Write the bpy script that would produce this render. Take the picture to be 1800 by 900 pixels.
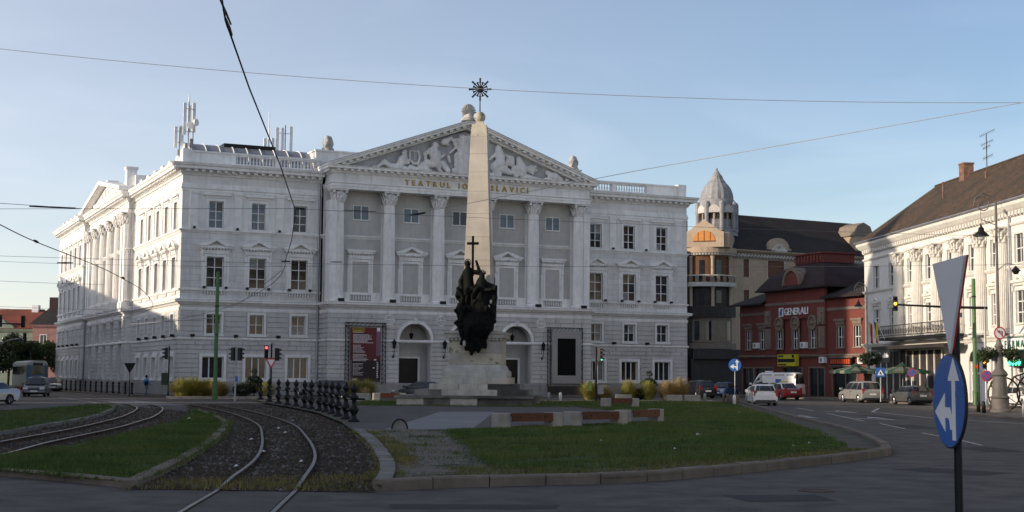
import bpy, bmesh, math, random
import numpy as np
from mathutils import Vector, Matrix, Euler
from mathutils.geometry import tessellate_polygon
R = math.radians; PI = math.pi
rnd = random.Random(7); nr = np.random.default_rng(11)
for o in list(bpy.data.objects): bpy.data.objects.remove(o)
sc = bpy.context.scene
COL = sc.collection

# ------------------------------------------------------------------ camera, sky, sun, exposure
cam_d = bpy.data.cameras.new('camera'); cam = bpy.data.objects.new('camera', cam_d); COL.objects.link(cam)
cam_d.sensor_width = 36.0; cam_d.lens = 36.0*2464.35/1800.0; cam_d.clip_start = 0.1; cam_d.clip_end = 3000
PIT, ROL = 0.084763, 0.006971
fw = Vector((0, math.cos(PIT), math.sin(PIT))); up0 = Vector((0, -math.sin(PIT), math.cos(PIT))); rt0 = Vector((1, 0, 0))
rt = math.cos(ROL)*rt0 + math.sin(ROL)*up0; up = -math.sin(ROL)*rt0 + math.cos(ROL)*up0
mw = Matrix((rt, up, -fw)).transposed().to_4x4(); mw.translation = (0, 0, 2.0)
cam.matrix_world = mw
sc.camera = cam
sc.render.resolution_x = 1024; sc.render.resolution_y = 512

SUN_EL = R(14.0)
sun_h = Vector((-0.922, -0.386, 0)).normalized()            # horizontal direction towards the sun
SUN = Vector((sun_h.x*math.cos(SUN_EL), sun_h.y*math.cos(SUN_EL), math.sin(SUN_EL)))
world = bpy.data.worlds.new('World'); sc.world = world; world.use_nodes = True
nt = world.node_tree; nt.nodes.clear()
wo = nt.nodes.new('ShaderNodeOutputWorld'); bg = nt.nodes.new('ShaderNodeBackground'); sky = nt.nodes.new('ShaderNodeTexSky')
sky.sky_type = 'NISHITA'; sky.sun_disc = False; sky.sun_elevation = SUN_EL
sky.sun_rotation = math.atan2(SUN.x, SUN.y)
sky.altitude = 100; sky.air_density = 1.0; sky.dust_density = 0.3; sky.ozone_density = 2.0
# faint high cirrus veil over the whole sky
geo = nt.nodes.new('ShaderNodeTexCoord'); mp = nt.nodes.new('ShaderNodeMapping'); mp.inputs['Scale'].default_value = (1.6, 1.6, 7.0); mp.inputs['Rotation'].default_value = (0.15, 0.1, 0.4)
nz = nt.nodes.new('ShaderNodeTexNoise'); nz.inputs['Scale'].default_value = 1.7; nz.inputs['Detail'].default_value = 7; nz.inputs['Distortion'].default_value = 0.6
rmp = nt.nodes.new('ShaderNodeValToRGB'); rmp.color_ramp.elements[0].position = .48; rmp.color_ramp.elements[1].position = .85
rmp.color_ramp.elements[0].color = (0, 0, 0, 1); rmp.color_ramp.elements[1].color = (.22, .22, .22, 1)
mx = nt.nodes.new('ShaderNodeMix'); mx.data_type = 'RGBA'
hsv = nt.nodes.new('ShaderNodeHueSaturation'); hsv.inputs['Saturation'].default_value = 0.35; hsv.inputs['Value'].default_value = 1.9
nt.links.new(geo.outputs['Generated'], mp.inputs[0]); nt.links.new(mp.outputs[0], nz.inputs['Vector']); nt.links.new(nz.outputs[0], rmp.inputs[0])
nt.links.new(sky.outputs[0], hsv.inputs['Color'])
# haze brightens evenly towards the sun
dt = nt.nodes.new('ShaderNodeVectorMath'); dt.operation = 'DOT_PRODUCT'; dt.inputs[1].default_value = tuple(SUN); nt.links.new(geo.outputs['Generated'], dt.inputs[0])
mr = nt.nodes.new('ShaderNodeMapRange'); mr.inputs['From Min'].default_value = -.75; mr.inputs['From Max'].default_value = .35; mr.inputs['To Min'].default_value = 0; mr.inputs['To Max'].default_value = .7; mr.interpolation_type = 'SMOOTHSTEP'
nt.links.new(dt.outputs['Value'], mr.inputs['Value']); ad = nt.nodes.new('ShaderNodeMath'); ad.operation = 'ADD'; ad.use_clamp = True; nt.links.new(mr.outputs[0], ad.inputs[0]); nt.links.new(rmp.outputs[0], ad.inputs[1])
nt.links.new(ad.outputs[0], mx.inputs['Factor']); nt.links.new(sky.outputs[0], mx.inputs['A']); nt.links.new(hsv.outputs[0], mx.inputs['B'])
tn = nt.nodes.new('ShaderNodeMix'); tn.data_type = 'RGBA'; tn.blend_type = 'MULTIPLY'; tn.inputs['Factor'].default_value = 1; tn.inputs['B'].default_value = (.97, .935, .985, 1); nt.links.new(mx.outputs['Result'], tn.inputs['A'])
nt.links.new(tn.outputs['Result'], bg.inputs[0]); nt.links.new(bg.outputs[0], wo.inputs[0])
bg.inputs[1].default_value = 0.15
sd = bpy.data.lights.new('sun', 'SUN'); so = bpy.data.objects.new('sun', sd); COL.objects.link(so)
sd.energy = 5.0; sd.angle = R(0.6); sd.color = (1.0, .83, .64)
so.rotation_euler = (-SUN).to_track_quat('-Z', 'Y').to_euler(); so.location = SUN*300
sc.view_settings.view_transform = 'Standard'; sc.view_settings.look = 'None'; sc.view_settings.gamma = 1
sc.view_settings.exposure = 0.0; sc.view_settings.use_curve_mapping = False

# ------------------------------------------------------------------ materials
MATS = {}
def mat(name, col, rough=.8, var=.12, scale=3.0, bump=0.0, bscale=None, metal=0.0, spec=.3, coat=0.0, streak=0.0, emit=None, brick=None, var2=None, spot=None):
    """procedural principled material: colour noise at two scales, optional streaks of dirt, brick/tile relief, bump"""
    if name in MATS: return MATS[name]
    m = bpy.data.materials.new(name); m.use_nodes = True; t = m.node_tree; N = t.nodes; Lk = t.links
    p = N['Principled BSDF']; p.inputs['Roughness'].default_value = rough; p.inputs['Metallic'].default_value = metal
    p.inputs['Specular IOR Level'].default_value = spec
    if coat: p.inputs['Coat Weight'].default_value = coat; p.inputs['Coat Roughness'].default_value = .08
    tc = N.new('ShaderNodeTexCoord'); co = tc.outputs['Object']
    def noise(sc_, det=4, vec=None, rough_=.55):
        n = N.new('ShaderNodeTexNoise'); n.inputs['Scale'].default_value = sc_; n.inputs['Detail'].default_value = det; n.inputs['Roughness'].default_value = rough_
        Lk.new(vec or co, n.inputs['Vector']); return n
    def mixc(fac, a, b, blend='MIX'):
        x = N.new('ShaderNodeMix'); x.data_type = 'RGBA'; x.blend_type = blend; x.clamp_result = False
        for s, v in ((x.inputs['Factor'], fac), (x.inputs['A'], a), (x.inputs['B'], b)):
            if hasattr(v, 'links'): Lk.new(v, s)
            else: s.default_value = v if not isinstance(v, tuple) else (v if len(v) == 4 else (*v, 1))
        return x.outputs['Result']
    def ramp(sock, a, b, va=0., vb=1.):
        r = N.new('ShaderNodeMapRange'); r.inputs['From Min'].default_value = a; r.inputs['From Max'].default_value = b
        r.inputs['To Min'].default_value = va; r.inputs['To Max'].default_value = vb; Lk.new(sock, r.inputs['Value']); return r.outputs[0]
    c = tuple(col)
    lo = tuple(max(0, v*(1-var)) for v in c); hi = tuple(v*(1+var) for v in c)
    n1 = noise(scale, 6); n2 = noise(scale*.13+.02, 3)
    cs = mixc(ramp(n1.outputs[0], .3, .7), lo, hi)
    v2 = var if var2 is None else var2
    if isinstance(v2, tuple): cs = mixc(ramp(n2.outputs[0], .42, .62, 0, .8), cs, v2)
    else:
        g0 = 1-v2*.8; g1 = 1+v2*.5
        cs = mixc(1.0, cs, mixc(ramp(n2.outputs[0], .35, .65), (g0, g0, g0), (g1, g1, g1)), 'MULTIPLY')
    if streak:
        mpn = N.new('ShaderNodeMapping'); mpn.inputs['Scale'].default_value = (2.3, 2.3, .22); Lk.new(co, mpn.inputs[0])
        ns = noise(1.2, 7, mpn.outputs[0], .65)
        cs = mixc(ramp(ns.outputs[0], .5, .78, 0, streak), cs, tuple(v*.42 for v in c))
    if spot:
        ns = noise(spot[1], 2); cs = mixc(ramp(ns.outputs[0], spot[2], spot[2]+.05, 0, spot[3] if len(spot) > 3 else 1.), cs, spot[0])
    bsrc = None
    if bump:
        nb = noise(bscale or scale*6, 5); bsrc = nb.outputs[0]
    if brick:
        bw, bh, mort, dark = brick
        b = N.new('ShaderNodeTexBrick'); b.inputs['Scale'].default_value = 1; b.inputs['Brick Width'].default_value = bw; b.inputs['Row Height'].default_value = bh
        b.inputs['Mortar Size'].default_value = mort; b.inputs['Mortar Smooth'].default_value = .3
        b.inputs['Color1'].default_value = (1, 1, 1, 1); b.inputs['Color2'].default_value = (.86, .86, .86, 1); b.inputs['Mortar'].default_value = (dark,)*3+(1,)
        cx = N.new('ShaderNodeSeparateXYZ'); Lk.new(co, cx.inputs[0]); ad = N.new('ShaderNodeMath'); Lk.new(cx.outputs[0], ad.inputs[0]); Lk.new(cx.outputs[1], ad.inputs[1])
        cb = N.new('ShaderNodeCombineXYZ'); Lk.new(ad.outputs[0], cb.inputs[0]); Lk.new(cx.outputs[2], cb.inputs[1]); Lk.new(cb.outputs[0], b.inputs['Vector'])
        cs = mixc(1.0, cs, b.outputs['Color'], 'MULTIPLY'); iv = N.new('ShaderNodeMath'); iv.operation = 'SUBTRACT'; iv.inputs[0].default_value = 1; Lk.new(b.outputs['Fac'], iv.inputs[1])
        if bsrc: 
            a2 = N.new('ShaderNodeMath'); a2.operation = 'MULTIPLY_ADD'; a2.inputs[1].default_value = .3; Lk.new(bsrc, a2.inputs[0]); Lk.new(iv.outputs[0], a2.inputs[2]); bsrc = a2.outputs[0]
        else: bsrc = iv.outputs[0]
    if bsrc is not None:
        bn = N.new('ShaderNodeBump'); bn.inputs['Strength'].default_value = bump or .5; bn.inputs['Distance'].default_value = .03; Lk.new(bsrc, bn.inputs['Height']); Lk.new(bn.outputs[0], p.inputs['Normal'])
    Lk.new(cs, p.inputs['Base Color'])
    rr = ramp(n1.outputs[0], .2, .8, max(0, rough-.08), min(1, rough+.08)); Lk.new(rr, p.inputs['Roughness'])
    if emit: p.inputs['Emission Color'].default_value = (*emit[0], 1); p.inputs['Emission Strength'].default_value = emit[1]
    MATS[name] = m; return m

WALL = (.57, .56, .535)
mat('plinth_stone', (.27, .265, .255), .9, .15, 1.3, .3, 18, streak=.5, var2=.2)
mat('rustic', (.54, .535, .52), .87, .1, 1.1, .15, 25, streak=.5, var2=.14)
mat('plaster', (.72, .71, .69), .85, .09, 1.2, .12, 25, streak=.5, var2=.13)
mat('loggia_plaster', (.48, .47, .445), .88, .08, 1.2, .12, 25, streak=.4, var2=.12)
mat('ashlar', (.70, .69, .67), .85, .08, 1.2, .35, 25, streak=.45, var2=.12, brick=(1.6, .52, .02, .68))
mat('trim', (.79, .78, .755), .82, .08, 2.0, .15, 20, streak=.5, var2=.11)
mat('sculpt', (.68, .67, .65), .85, .12, 3, .3, 14, streak=.35, var2=.12)
mat('stone_dirty', (.40, .39, .36), .9, .35, 2.2, .5, 12, streak=.55, var2=.2)
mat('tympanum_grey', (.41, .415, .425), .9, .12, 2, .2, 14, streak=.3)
mat('box_green', (.03, .05, .035), .5)
mat('sash', (.72, .72, .70), .5, .06, 2)
mat('pane', (.014, .017, .020), .06, .2, .9, spec=.6)
mat('curtain', (.20, .20, .19), .25, .25, 2.5, spec=.6, streak=.4)
mat('pane_warm_reflection', (.026, .020, .014), .07, .9, 1.6, spec=.6, var2=(.075, .05, .028))  # warm reflections of sunlit houses painted into the pane colour
mat('blind', (.13, .165, .195), .3, .15, 2, spec=.5)
mat('dark_wood', (.018, .014, .012), .5, .3, 4, .2)
mat('black_iron', (.012, .012, .013), .5, .2, 5, .1, metal=.3)
mat('bronze', (.006, .0065, .006), .75, .5, 3, .4, 10, metal=0, spec=.10)
mat('gold', (.42, .27, .05), .42, .15, 4, metal=.7)
mat('obelisk', (.45, .405, .345), .85, .14, 1.0, .2, 16, streak=.25, var2=.12)
mat('obelisk_cap', (.47, .43, .34), .85, .2, 2, .25, 12, streak=.2, spot=((.10, .12, .05), 1.7, .60, .7))
mat('limestone', (.40, .375, .33), .9, .2, 1.6, .35, 10, streak=.5, var2=.18)
mat('limestone_black', (.20, .19, .17), .92, .6, 1.2, .5, 9, streak=.6, var2=(.03, .03, .028))
mat('patina', (.40, .40, .365), .9, .2, 1.6, .35, 10, streak=.5, var2=.2)
mat('asphalt', (.077, .071, .064), .86, .20, 9, .25, 60, var2=.42, spot=((.10, .10, .105), 38, .66, .5))
mat('asphalt_old', (.084, .078, .073), .9, .2, 7, .25, 50, var2=.25)
mat('road_paint', (.42, .42, .41), .8, .35, 8, var2=.35)
mat('asphalt_patch', (.034, .033, .034), .9, .2, 8, .3, 50)
mat('tar', (.018, .018, .019), .6, .2, 6)
mat('bare_soil', (.13, .11, .08), .95, .3, 5, .4, 20)
mat('soil', (.060, .050, .036), .95, .35, 6, .5, 20, var2=.3)
mat('pave_bed', (.075, .068, .056), .95, .3, 8, .4, 30, var2=.3, spot=((.05, .065, .02), 1.1, .56, .8))
mat('paver', (.150, .132, .115), .9, .2, 2, .25, 40, var2=.2)
mat('paver_pale', (.185, .185, .19), .85, .1, 2, .15, 40, var2=.1)
mat('kerb', (.15, .125, .10), .9, .22, 3, .35, 25, var2=.25)
mat('kerb_grey', (.175, .17, .158), .9, .2, 3, .35, 25, var2=.25)
mat('ballast', (.050, .039, .029), .95, .5, 5, .5, 25, var2=.35)
mat('rail_top', (.11, .10, .097), .38, .25, 3, metal=.6)
mat('rail_side', (.075, .045, .032), .8, .3, 6, .2)
mat('grass_soil', (.034, .050, .016), .95, .35, 3, .5, 20, var2=.3)
mat('grass', (.060, .098, .022), .8, .45, 1.3, var2=(.105, .122, .034), spec=.2)
mat('dry_grass', (.16, .135, .05), .85, .4, 2, var2=(.09, .11, .03), spec=.2)
mat('reed', (.27, .26, .07), .8, .35, 5, var2=.2, spec=.2)
mat('reed_dry', (.33, .25, .12), .8, .3, 5, var2=.2, spec=.2)
mat('leaf', (.035, .055, .018), .75, .45, 2.5, var2=.3, spec=.25)
mat('leaf_dark', (.020, .030, .013), .8, .4, 3, var2=.3, spec=.2)
mat('leaf_bright', (.08, .11, .035), .75, .4, 2.5, var2=.3, spec=.25)
mat('bark', (.06, .05, .04), .95, .3, 6, .5)
mat('concrete', (.31, .29, .25), .9, .16, 4, .3, 30, var2=.2, streak=.25)
mat('bench_wood', (.095, .036, .018), .6, .25, 4, .15, streak=.2)
mat('green_paint', (.060, .145, .045), .45, .2, 3, var2=.2)
mat('grey_metal', (.30, .31, .32), .45, .12, 4, metal=.5)
mat('grey_paint', (.28, .28, .28), .5, .15, 4)
mat('white_paint', (.72, .72, .72), .45, .06, 4)
mat('sign_back', (.66, .66, .67), .45, .06, 1.2, metal=.15, var2=.12)
mat('sign_blue', (.018, .11, .38), .3, .06, 2, spec=.5)
mat('sign_red', (.45, .025, .03), .4, .06, 2)
mat('sign_white', (.74, .74, .74), .4, .04, 2)
mat('tyre', (.015, .015, .016), .85, .2, 6)
mat('rim', (.35, .35, .36), .35, .1, 5, metal=.7)
mat('car_glass', (.010, .013, .016), .05, .1, 2, spec=.8)
mat('tail_red', (.30, .008, .008), .25, .1, 4, spec=.6)
mat('lamp_clear', (.55, .55, .55), .15, .05, 4, spec=.8)
mat('plate', (.70, .70, .70), .4, .05, 8)
mat('black_plastic', (.02, .02, .021), .55, .1, 5)
for n_, c_ in dict(silver=(.40, .41, .42), black=(.012, .014, .018), navy=(.012, .017, .028), white=(.74, .73, .71), red=(.26, .012, .014), grey=(.10, .105, .10), champagne=(.33, .32, .30), blue=(.03, .07, .17), darkgreen=(.018, .026, .028)).items():
    mat('paint_'+n_, c_, .3, .03, 2, spec=.5, coat=.7, metal=.35 if n_ in ('silver', 'grey', 'champagne') else 0)
mat('light_red', (.3, .01, .01), .3, emit=((1, .05, .06), 5))
mat('light_amber', (.4, .15, .01), .3, emit=((1, .36, .03), 6))
mat('light_green', (.02, .3, .15), .3, emit=((.12, 1, .62), 2.2))
mat('light_off', (.03, .012, .01), .3)
mat('red_render', (.165, .048, .038), .88, .1, 2.2, .2, 25, streak=.35, var2=.1)
mat('red_trim', (.20, .155, .12), .88, .2, 3, .2, 20, streak=.4, var2=.15)
mat('roof_dark', (.035, .028, .026), .85, .35, 4, .5, 14, var2=.25, brick=(.25, .22, .02, .55))
mat('roof_red_dark', (.034, .019, .018), .75, .3, 4, .35, 14, var2=.3)
mat('roof_brown', (.105, .068, .045), .95, .55, 3.0, .8, 12, var2=(.055, .048, .034), brick=(.22, .20, .025, .5))
mat('roof_tile_red', (.21, .062, .040), .9, .25, 3, .5, 14, var2=.25, brick=(.25, .25, .02, .6))
mat('roof_metal', (.33, .34, .36), .45, .15, 2, metal=.6, streak=.3)
mat('lead_dome', (.25, .25, .255), .7, .2, 2.5, .3, 8, streak=.45, var2=.15)
mat('tan_render', (.40, .31, .225), .88, .1, 2, .2, 20, streak=.32, var2=.1)
mat('tan_dark', (.21, .175, .14), .9, .14, 2, .2, 20, streak=.35, var2=.12)
mat('stucco_pale', (.46, .44, .40), .88, .18, 3, .3, 12, streak=.35, var2=.15)
mat('orange_blind', (.55, .22, .05), .5, .08, 3)
mat('brown_shutter', (.12, .055, .028), .7, .12, 3)
mat('cream', (.68, .66, .61), .85, .05, 1.5, .15, 22, streak=.22, var2=.06)
mat('cream_trim', (.64, .615, .56), .85, .1, 3, .2, 18, streak=.3, var2=.08)
mat('brick_chimney', (.21, .12, .085), .92, .35, 3, .5, 12, brick=(.25, .08, .012, 1.25))
mat('shop_dark', (.035, .030, .028), .6, .3, 2)
mat('sign_yellow', (.55, .50, .03), .5, .06, 2)
mat('sign_orange', (.50, .07, .02), .5, .2, 9)
mat('sign_black', (.010, .010, .010), .4, .1, 2)
mat('pharm_green', (.03, .12, .07), .5)
mat('pharm_cross', (.02, .2, .1), .3, emit=((.1, 1, .5), 2.0))
mat('umb_green', (.018, .055, .034), .8, .1, 3)
mat('umb_cream', (.17, .19, .14), .8, .1, 3)
mat('tram_blue', (.055, .12, .20), .4, .08, 2, coat=.3)
mat('tram_cream', (.27, .30, .32), .4, .08, 2, coat=.3)
mat('poster_red', (.135, .010, .018), .45, .15, .8, var2=(.012, .008, .010), spec=.4)
mat('poster_mauve', (.19, .10, .15), .5, .2, .8)
mat('poster_dark', (.018, .010, .012), .45, .3, .6)
mat('screen', (.006, .006, .007), .7, spec=.1)
mat('panel_frame', (.30, .285, .275), .6, .06, 2)
mat('skin', (.38, .22, .15), .6, .1, 8)
mat('shirt_blue', (.03, .22, .48), .85, .12, 6)
mat('vest', (.012, .012, .016), .9, .2, 6)
mat('jeans', (.10, .14, .19), .9, .2, 8)
mat('hair', (.012, .009, .007), .7)
mat('house_green', (.20, .24, .19), .9, .15, 2, .2, 15, streak=.4, var2=.12)
mat('house_pink', (.28, .155, .145), .9, .12, 2, .2, 15, streak=.35, var2=.1)
mat('flag_red', (.40, .015, .02), .8); mat('flag_yellow', (.55, .40, .02), .8); mat('flag_blue', (.012, .02, .10), .8)
mat('red_plastic', (.55, .05, .04), .5); mat('bin_green', (.20, .30, .06), .5)
mat('litter', (.6, .6, .6), .7); mat('wire', (.02, .02, .022), .6)
mat('wire_mid', (.07, .07, .075), .6)
mat('lamp_iron', (.12, .11, .10), .6, .2, 4, .2)
mat('wire_pale', (.30, .28, .27), .6)
M = MATS

# ------------------------------------------------------------------ mesh helpers
class MB:
    def __init__(s, T=None): s.v = []; s.f = []; s.T = T
    def add(s, vs, fs):
        b = len(s.v); T = s.T
        s.v.extend([T(*p) if T else tuple(p) for p in vs]); s.f.extend([tuple(i+b for i in f) for f in fs]); return s
    def box(s, x0, x1, y0, y1, z0, z1):
        return s.add([(x0, y0, z0), (x1, y0, z0), (x1, y1, z0), (x0, y1, z0), (x0, y0, z1), (x1, y0, z1), (x1, y1, z1), (x0, y1, z1)],
                     [(0, 3, 2, 1), (4, 5, 6, 7), (0, 1, 5, 4), (1, 2, 6, 5), (2, 3, 7, 6), (3, 0, 4, 7)])
    def frus(s, x0, x1, y0, y1, z0, z1, c):
        """box whose y1 face is chamfered inwards by c (x and z)"""
        return s.add([(x0, y0, z0), (x1, y0, z0), (x1, y0, z1), (x0, y0, z1), (x0+c, y1, z0+c), (x1-c, y1, z0+c), (x1-c, y1, z1-c), (x0+c, y1, z1-c)],
                     [(0, 1, 2, 3), (4, 7, 6, 5), (0, 4, 5, 1), (1, 5, 6, 2), (2, 6, 7, 3), (3, 7, 4, 0)])
    def prism(s, pts, a, b, ax='y'):
        """polygon in the plane across axis ax, extruded from a to b"""
        n = len(pts)
        mk = {'y': lambda p, t: (p[0], t, p[1]), 'x': lambda p, t: (t, p[0], p[1]), 'z': lambda p, t: (p[0], p[1], t)}[ax]
        return s.add([mk(p, a) for p in pts]+[mk(p, b) for p in pts], [tuple(range(n)), tuple(range(2*n-1, n-1, -1))]+[(i, (i+1) % n, n+(i+1) % n, n+i) for i in range(n)])
    def lathe(s, prof, c=(0, 0, 0), n=16, a0=0, a1=2*PI, mod=None):
        full = abs(a1-a0-2*PI) < 1e-6; m = n if full else n+1; vs = []; fs = []
        for r, z in prof:
            for i in range(m):
                a = a0+(a1-a0)*i/n; q = r*(mod(i, z) if mod else 1); vs.append((c[0]+q*math.cos(a), c[1]+q*math.sin(a), c[2]+z))
        for j in range(len(prof)-1):
            for i in range(n): fs.append((j*m+i, j*m+(i+1) % m, (j+1)*m+(i+1) % m, (j+1)*m+i))
        if full:
            fs.append(tuple(range(m-1, -1, -1))); b = (len(prof)-1)*m; fs.append(tuple(range(b, b+m)))
        return s.add(vs, fs)
    def tube(s, pts, r, n=6, closed=False):
        P = [Vector(p) for p in pts]; k = len(P); rs = r if isinstance(r, (list, tuple)) else [r]*k; vs = []; fs = []; pu = None
        for i, p in enumerate(P):
            d = ((P[(i+1) % k] if closed or i < k-1 else P[i])-(P[i-1] if closed or i > 0 else P[i]))
            d = d.normalized() if d.length > 1e-9 else Vector((0, 0, 1))
            u = (pu-d*pu.dot(d)) if pu else (Vector((0, 0, 1)).cross(d) if abs(d.z) < .95 else Vector((1, 0, 0)).cross(d))
            u = u.normalized(); w = d.cross(u); pu = u
            for j in range(n): a = 2*PI*j/n; vs.append(tuple(p+(u*math.cos(a)+w*math.sin(a))*rs[i]))
        for i in range(k if closed else k-1):
            for j in range(n): fs.append((i*n+j, i*n+(j+1) % n, ((i+1) % k)*n+(j+1) % n, ((i+1) % k)*n+j))
        if not closed: fs += [tuple(range(n-1, -1, -1)), tuple(range((k-1)*n, k*n))]
        return s.add(vs, fs)
    def ell(s, c, r, nu=12, nv=8):
        r = r if isinstance(r, (tuple, list)) else (r, r, r); vs = [(c[0], c[1], c[2]-r[2])]; fs = []
        for j in range(1, nv):
            t = PI*j/nv-PI/2
            for i in range(nu): a = 2*PI*i/nu; vs.append((c[0]+r[0]*math.cos(t)*math.cos(a), c[1]+r[1]*math.cos(t)*math.sin(a), c[2]+r[2]*math.sin(t)))
        vs.append((c[0], c[1], c[2]+r[2])); e = len(vs)-1
        for i in range(nu):
            fs.append((0, 1+(i+1) % nu, 1+i)); fs.append((e, e-nu+i, e-nu+(i+1) % nu))
        for j in range(nv-2):
            for i in range(nu): a = 1+j*nu; fs.append((a+i, a+(i+1) % nu, a+nu+(i+1) % nu, a+nu+i))
        return s.add(vs, fs)
    def sweep(s, path, prof, closed=False):
        """profile of (outward, z) along an xy path; outward is the right-hand side"""
        n = len(path); k = len(prof); vs = []; fs = []
        P = [Vector((p[0], p[1])) for p in path]
        for i in range(n):
            d0 = (P[i]-P[i-1]).normalized() if (i > 0 or closed) else None
            d1 = (P[(i+1) % n]-P[i]).normalized() if (i < n-1 or closed) else None
            d0 = d0 or d1; d1 = d1 or d0
            n0 = Vector((d0.y, -d0.x)); n1 = Vector((d1.y, -d1.x)); mm = n0+n1
            mm = mm/max(.2, mm.dot(n0)) if mm.length > 1e-6 else n0
            for o, z in prof: vs.append((P[i].x+mm.x*o, P[i].y+mm.y*o, z))
        for i in range(n if closed else n-1):
            for j in range(k): fs.append((i*k+j, i*k+(j+1) % k, ((i+1) % n)*k+(j+1) % k, ((i+1) % n)*k+j))
        if not closed: fs += [tuple(range(k)), tuple(range(n*k-1, (n-1)*k-1, -1))]
        return s.add(vs, fs)
    def mesh(s, name, m, smooth=False, recalc=True):
        me = bpy.data.meshes.new(name); me.from_pydata(s.v, [], s.f)
        if recalc:
            b = bmesh.new(); b.from_mesh(me); bmesh.ops.recalc_face_normals(b, faces=b.faces); b.to_mesh(me); b.free()
        if smooth:
            me.shade_smooth() if hasattr(me, 'shade_smooth') else None
            if smooth is not True: 
                me.set_sharp_from_angle(angle=R(smooth))
        me.materials.append(M[m] if isinstance(m, str) else m); return me
    def build(s, name, m, parent=None, smooth=False, recalc=True):
        return obj(name, s.mesh(name, m, smooth, recalc), parent)
def obj(name, me, parent=None, loc=None, rot=None):
    o = bpy.data.objects.new(name, me); COL.objects.link(o)
    if parent: o.parent = parent
    if loc is not None: o.location = loc
    if rot is not None: o.rotation_euler = (0, 0, rot)
    return o
def tag(o, label=None, cat=None, group=None, kind=None):
    for k, v in (('label', label), ('category', cat), ('group', group), ('kind', kind)):
        if v: o[k] = v
    return o
def thing(name, label, cat, loc=(0, 0, 0), rz=0, group=None):
    o = bpy.data.objects.new(name, None); COL.objects.link(o); o.empty_display_size = .3
    o.location = loc; o.rotation_euler = (0, 0, rz); return tag(o, label, cat, group)
KIDS = {}
def kids(o): return [c for c in bpy.data.objects if c.parent == o]
def dup(o, parent=None, loc=None, rz=None, label=None, scale=None, _k=None):
    _k = _k or o.children
    c = o.copy(); COL.objects.link(c); c.parent = parent if parent else None
    if loc is not None: c.location = loc
    if rz is not None: c.rotation_euler = (0, 0, rz)
    if label: c['label'] = label
    if scale: c.scale = scale
    for ch in o.children: dup(ch, c)
    return c
def BX(name, m, parent, *boxes, T=None):
    b = MB(T)
    for q in boxes: b.box(*q)
    return b.build(name, m, parent)
def tris(name, m, V, parent=None, nv=3):
    """fast mesh of separate triangles or quads from a numpy array (n, nv, 3)"""
    n = len(V); me = bpy.data.meshes.new(name); me.vertices.add(n*nv); me.vertices.foreach_set('co', V.astype(np.float32).ravel())
    me.loops.add(n*nv); me.loops.foreach_set('vertex_index', np.arange(n*nv, dtype=np.int32)); me.polygons.add(n)
    me.polygons.foreach_set('loop_start', np.arange(0, n*nv, nv, dtype=np.int32)); me.update(calc_edges=True); me.validate()
    me.materials.append(M[m]); return obj(name, me, parent)
def inpoly(P, poly):
    x, y = P[:, 0], P[:, 1]; r = np.zeros(len(P), bool); j = len(poly)-1
    for i in range(len(poly)):
        xi, yi = poly[i]; xj, yj = poly[j]
        c = ((yi > y) != (yj > y)) & (x < (xj-xi)*(y-yi)/(yj-yi+1e-12)+xi); r ^= c; j = i
    return r
def leafcloud(blobs, n, size, flat=.0):
    """leaf quads spread through ellipsoids [(c, r)]"""
    out = []; w = np.array([b[1][0]*b[1][1]*b[1][2] for b in blobs]); w = w/w.sum()
    for b, k in zip(blobs, nr.multinomial(n, w)):
        d = nr.normal(size=(k, 3)); d /= np.linalg.norm(d, axis=1)[:, None]; rad = nr.uniform(.35, 1.06, k)**.6
        p = np.array(b[0])+d*rad[:, None]*np.array(b[1]); out.append(p)
    P = np.concatenate(out); n = len(P); a = nr.normal(size=(n, 3)); a /= np.linalg.norm(a, axis=1)[:, None]
    b = np.cross(a, nr.normal(size=(n, 3))); b /= np.linalg.norm(b, axis=1)[:, None]; s = size*nr.uniform(.6, 1.3, n)[:, None]
    return np.stack([P-a*s, P-b*s*.55, P+a*s, P+b*s*.55], 1)
def blades(P, h, w, lean, z=0.):
    n = len(P); a = nr.uniform(0, 2*PI, n); hh = h*nr.uniform(.5, 1.25, n); l = lean*nr.uniform(-1, 1, (n, 2))
    b0 = np.column_stack([P[:, 0]-np.cos(a)*w, P[:, 1]-np.sin(a)*w, np.full(n, z)]); b1 = np.column_stack([P[:, 0]+np.cos(a)*w, P[:, 1]+np.sin(a)*w, np.full(n, z)])
    t = np.column_stack([P[:, 0]+l[:, 0], P[:, 1]+l[:, 1], z+hh]); return np.stack([b0, b1, t], 1)
def capsules(name, caps, m, parent=None, voxel=.05, smooth=3):
    """a continuous body from tapered capsules: joined, voxel-remeshed and smoothed"""
    b = MB()
    for p0, p1, r0, r1 in caps:
        P0, P1 = Vector(p0), Vector(p1); d = P1-P0
        if d.length < 1e-5: b.ell(p0, r0, 10, 7); continue
        u = d.normalized(); K = 3; pts = [P0-u*r0*.98]; rs = [r0*.12]
        for q in (60, 30, 0): pts.append(P0-u*r0*math.sin(R(q))); rs.append(r0*math.cos(R(q)))
        for q in (0, 30, 60): pts.append(P1+u*r1*math.sin(R(q))); rs.append(r1*math.cos(R(q)))
        pts.append(P1+u*r1*.98); rs.append(r1*.12); b.tube(pts, rs, 10)
    me = b.mesh(name, m); o = bpy.data.objects.new('tmp', me); COL.objects.link(o)
    md = o.modifiers.new('r', 'REMESH'); md.mode = 'VOXEL'; md.voxel_size = voxel
    if smooth: ms = o.modifiers.new('s', 'SMOOTH'); ms.factor = .5; ms.iterations = smooth
    dg = bpy.context.evaluated_depsgraph_get(); ev = o.evaluated_get(dg); me2 = bpy.data.meshes.new_from_object(ev)
    bpy.data.objects.remove(o); me2.name = name; me2.materials.clear(); me2.materials.append(M[m]); me2.shade_smooth(); return obj(name, me2, parent)
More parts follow.
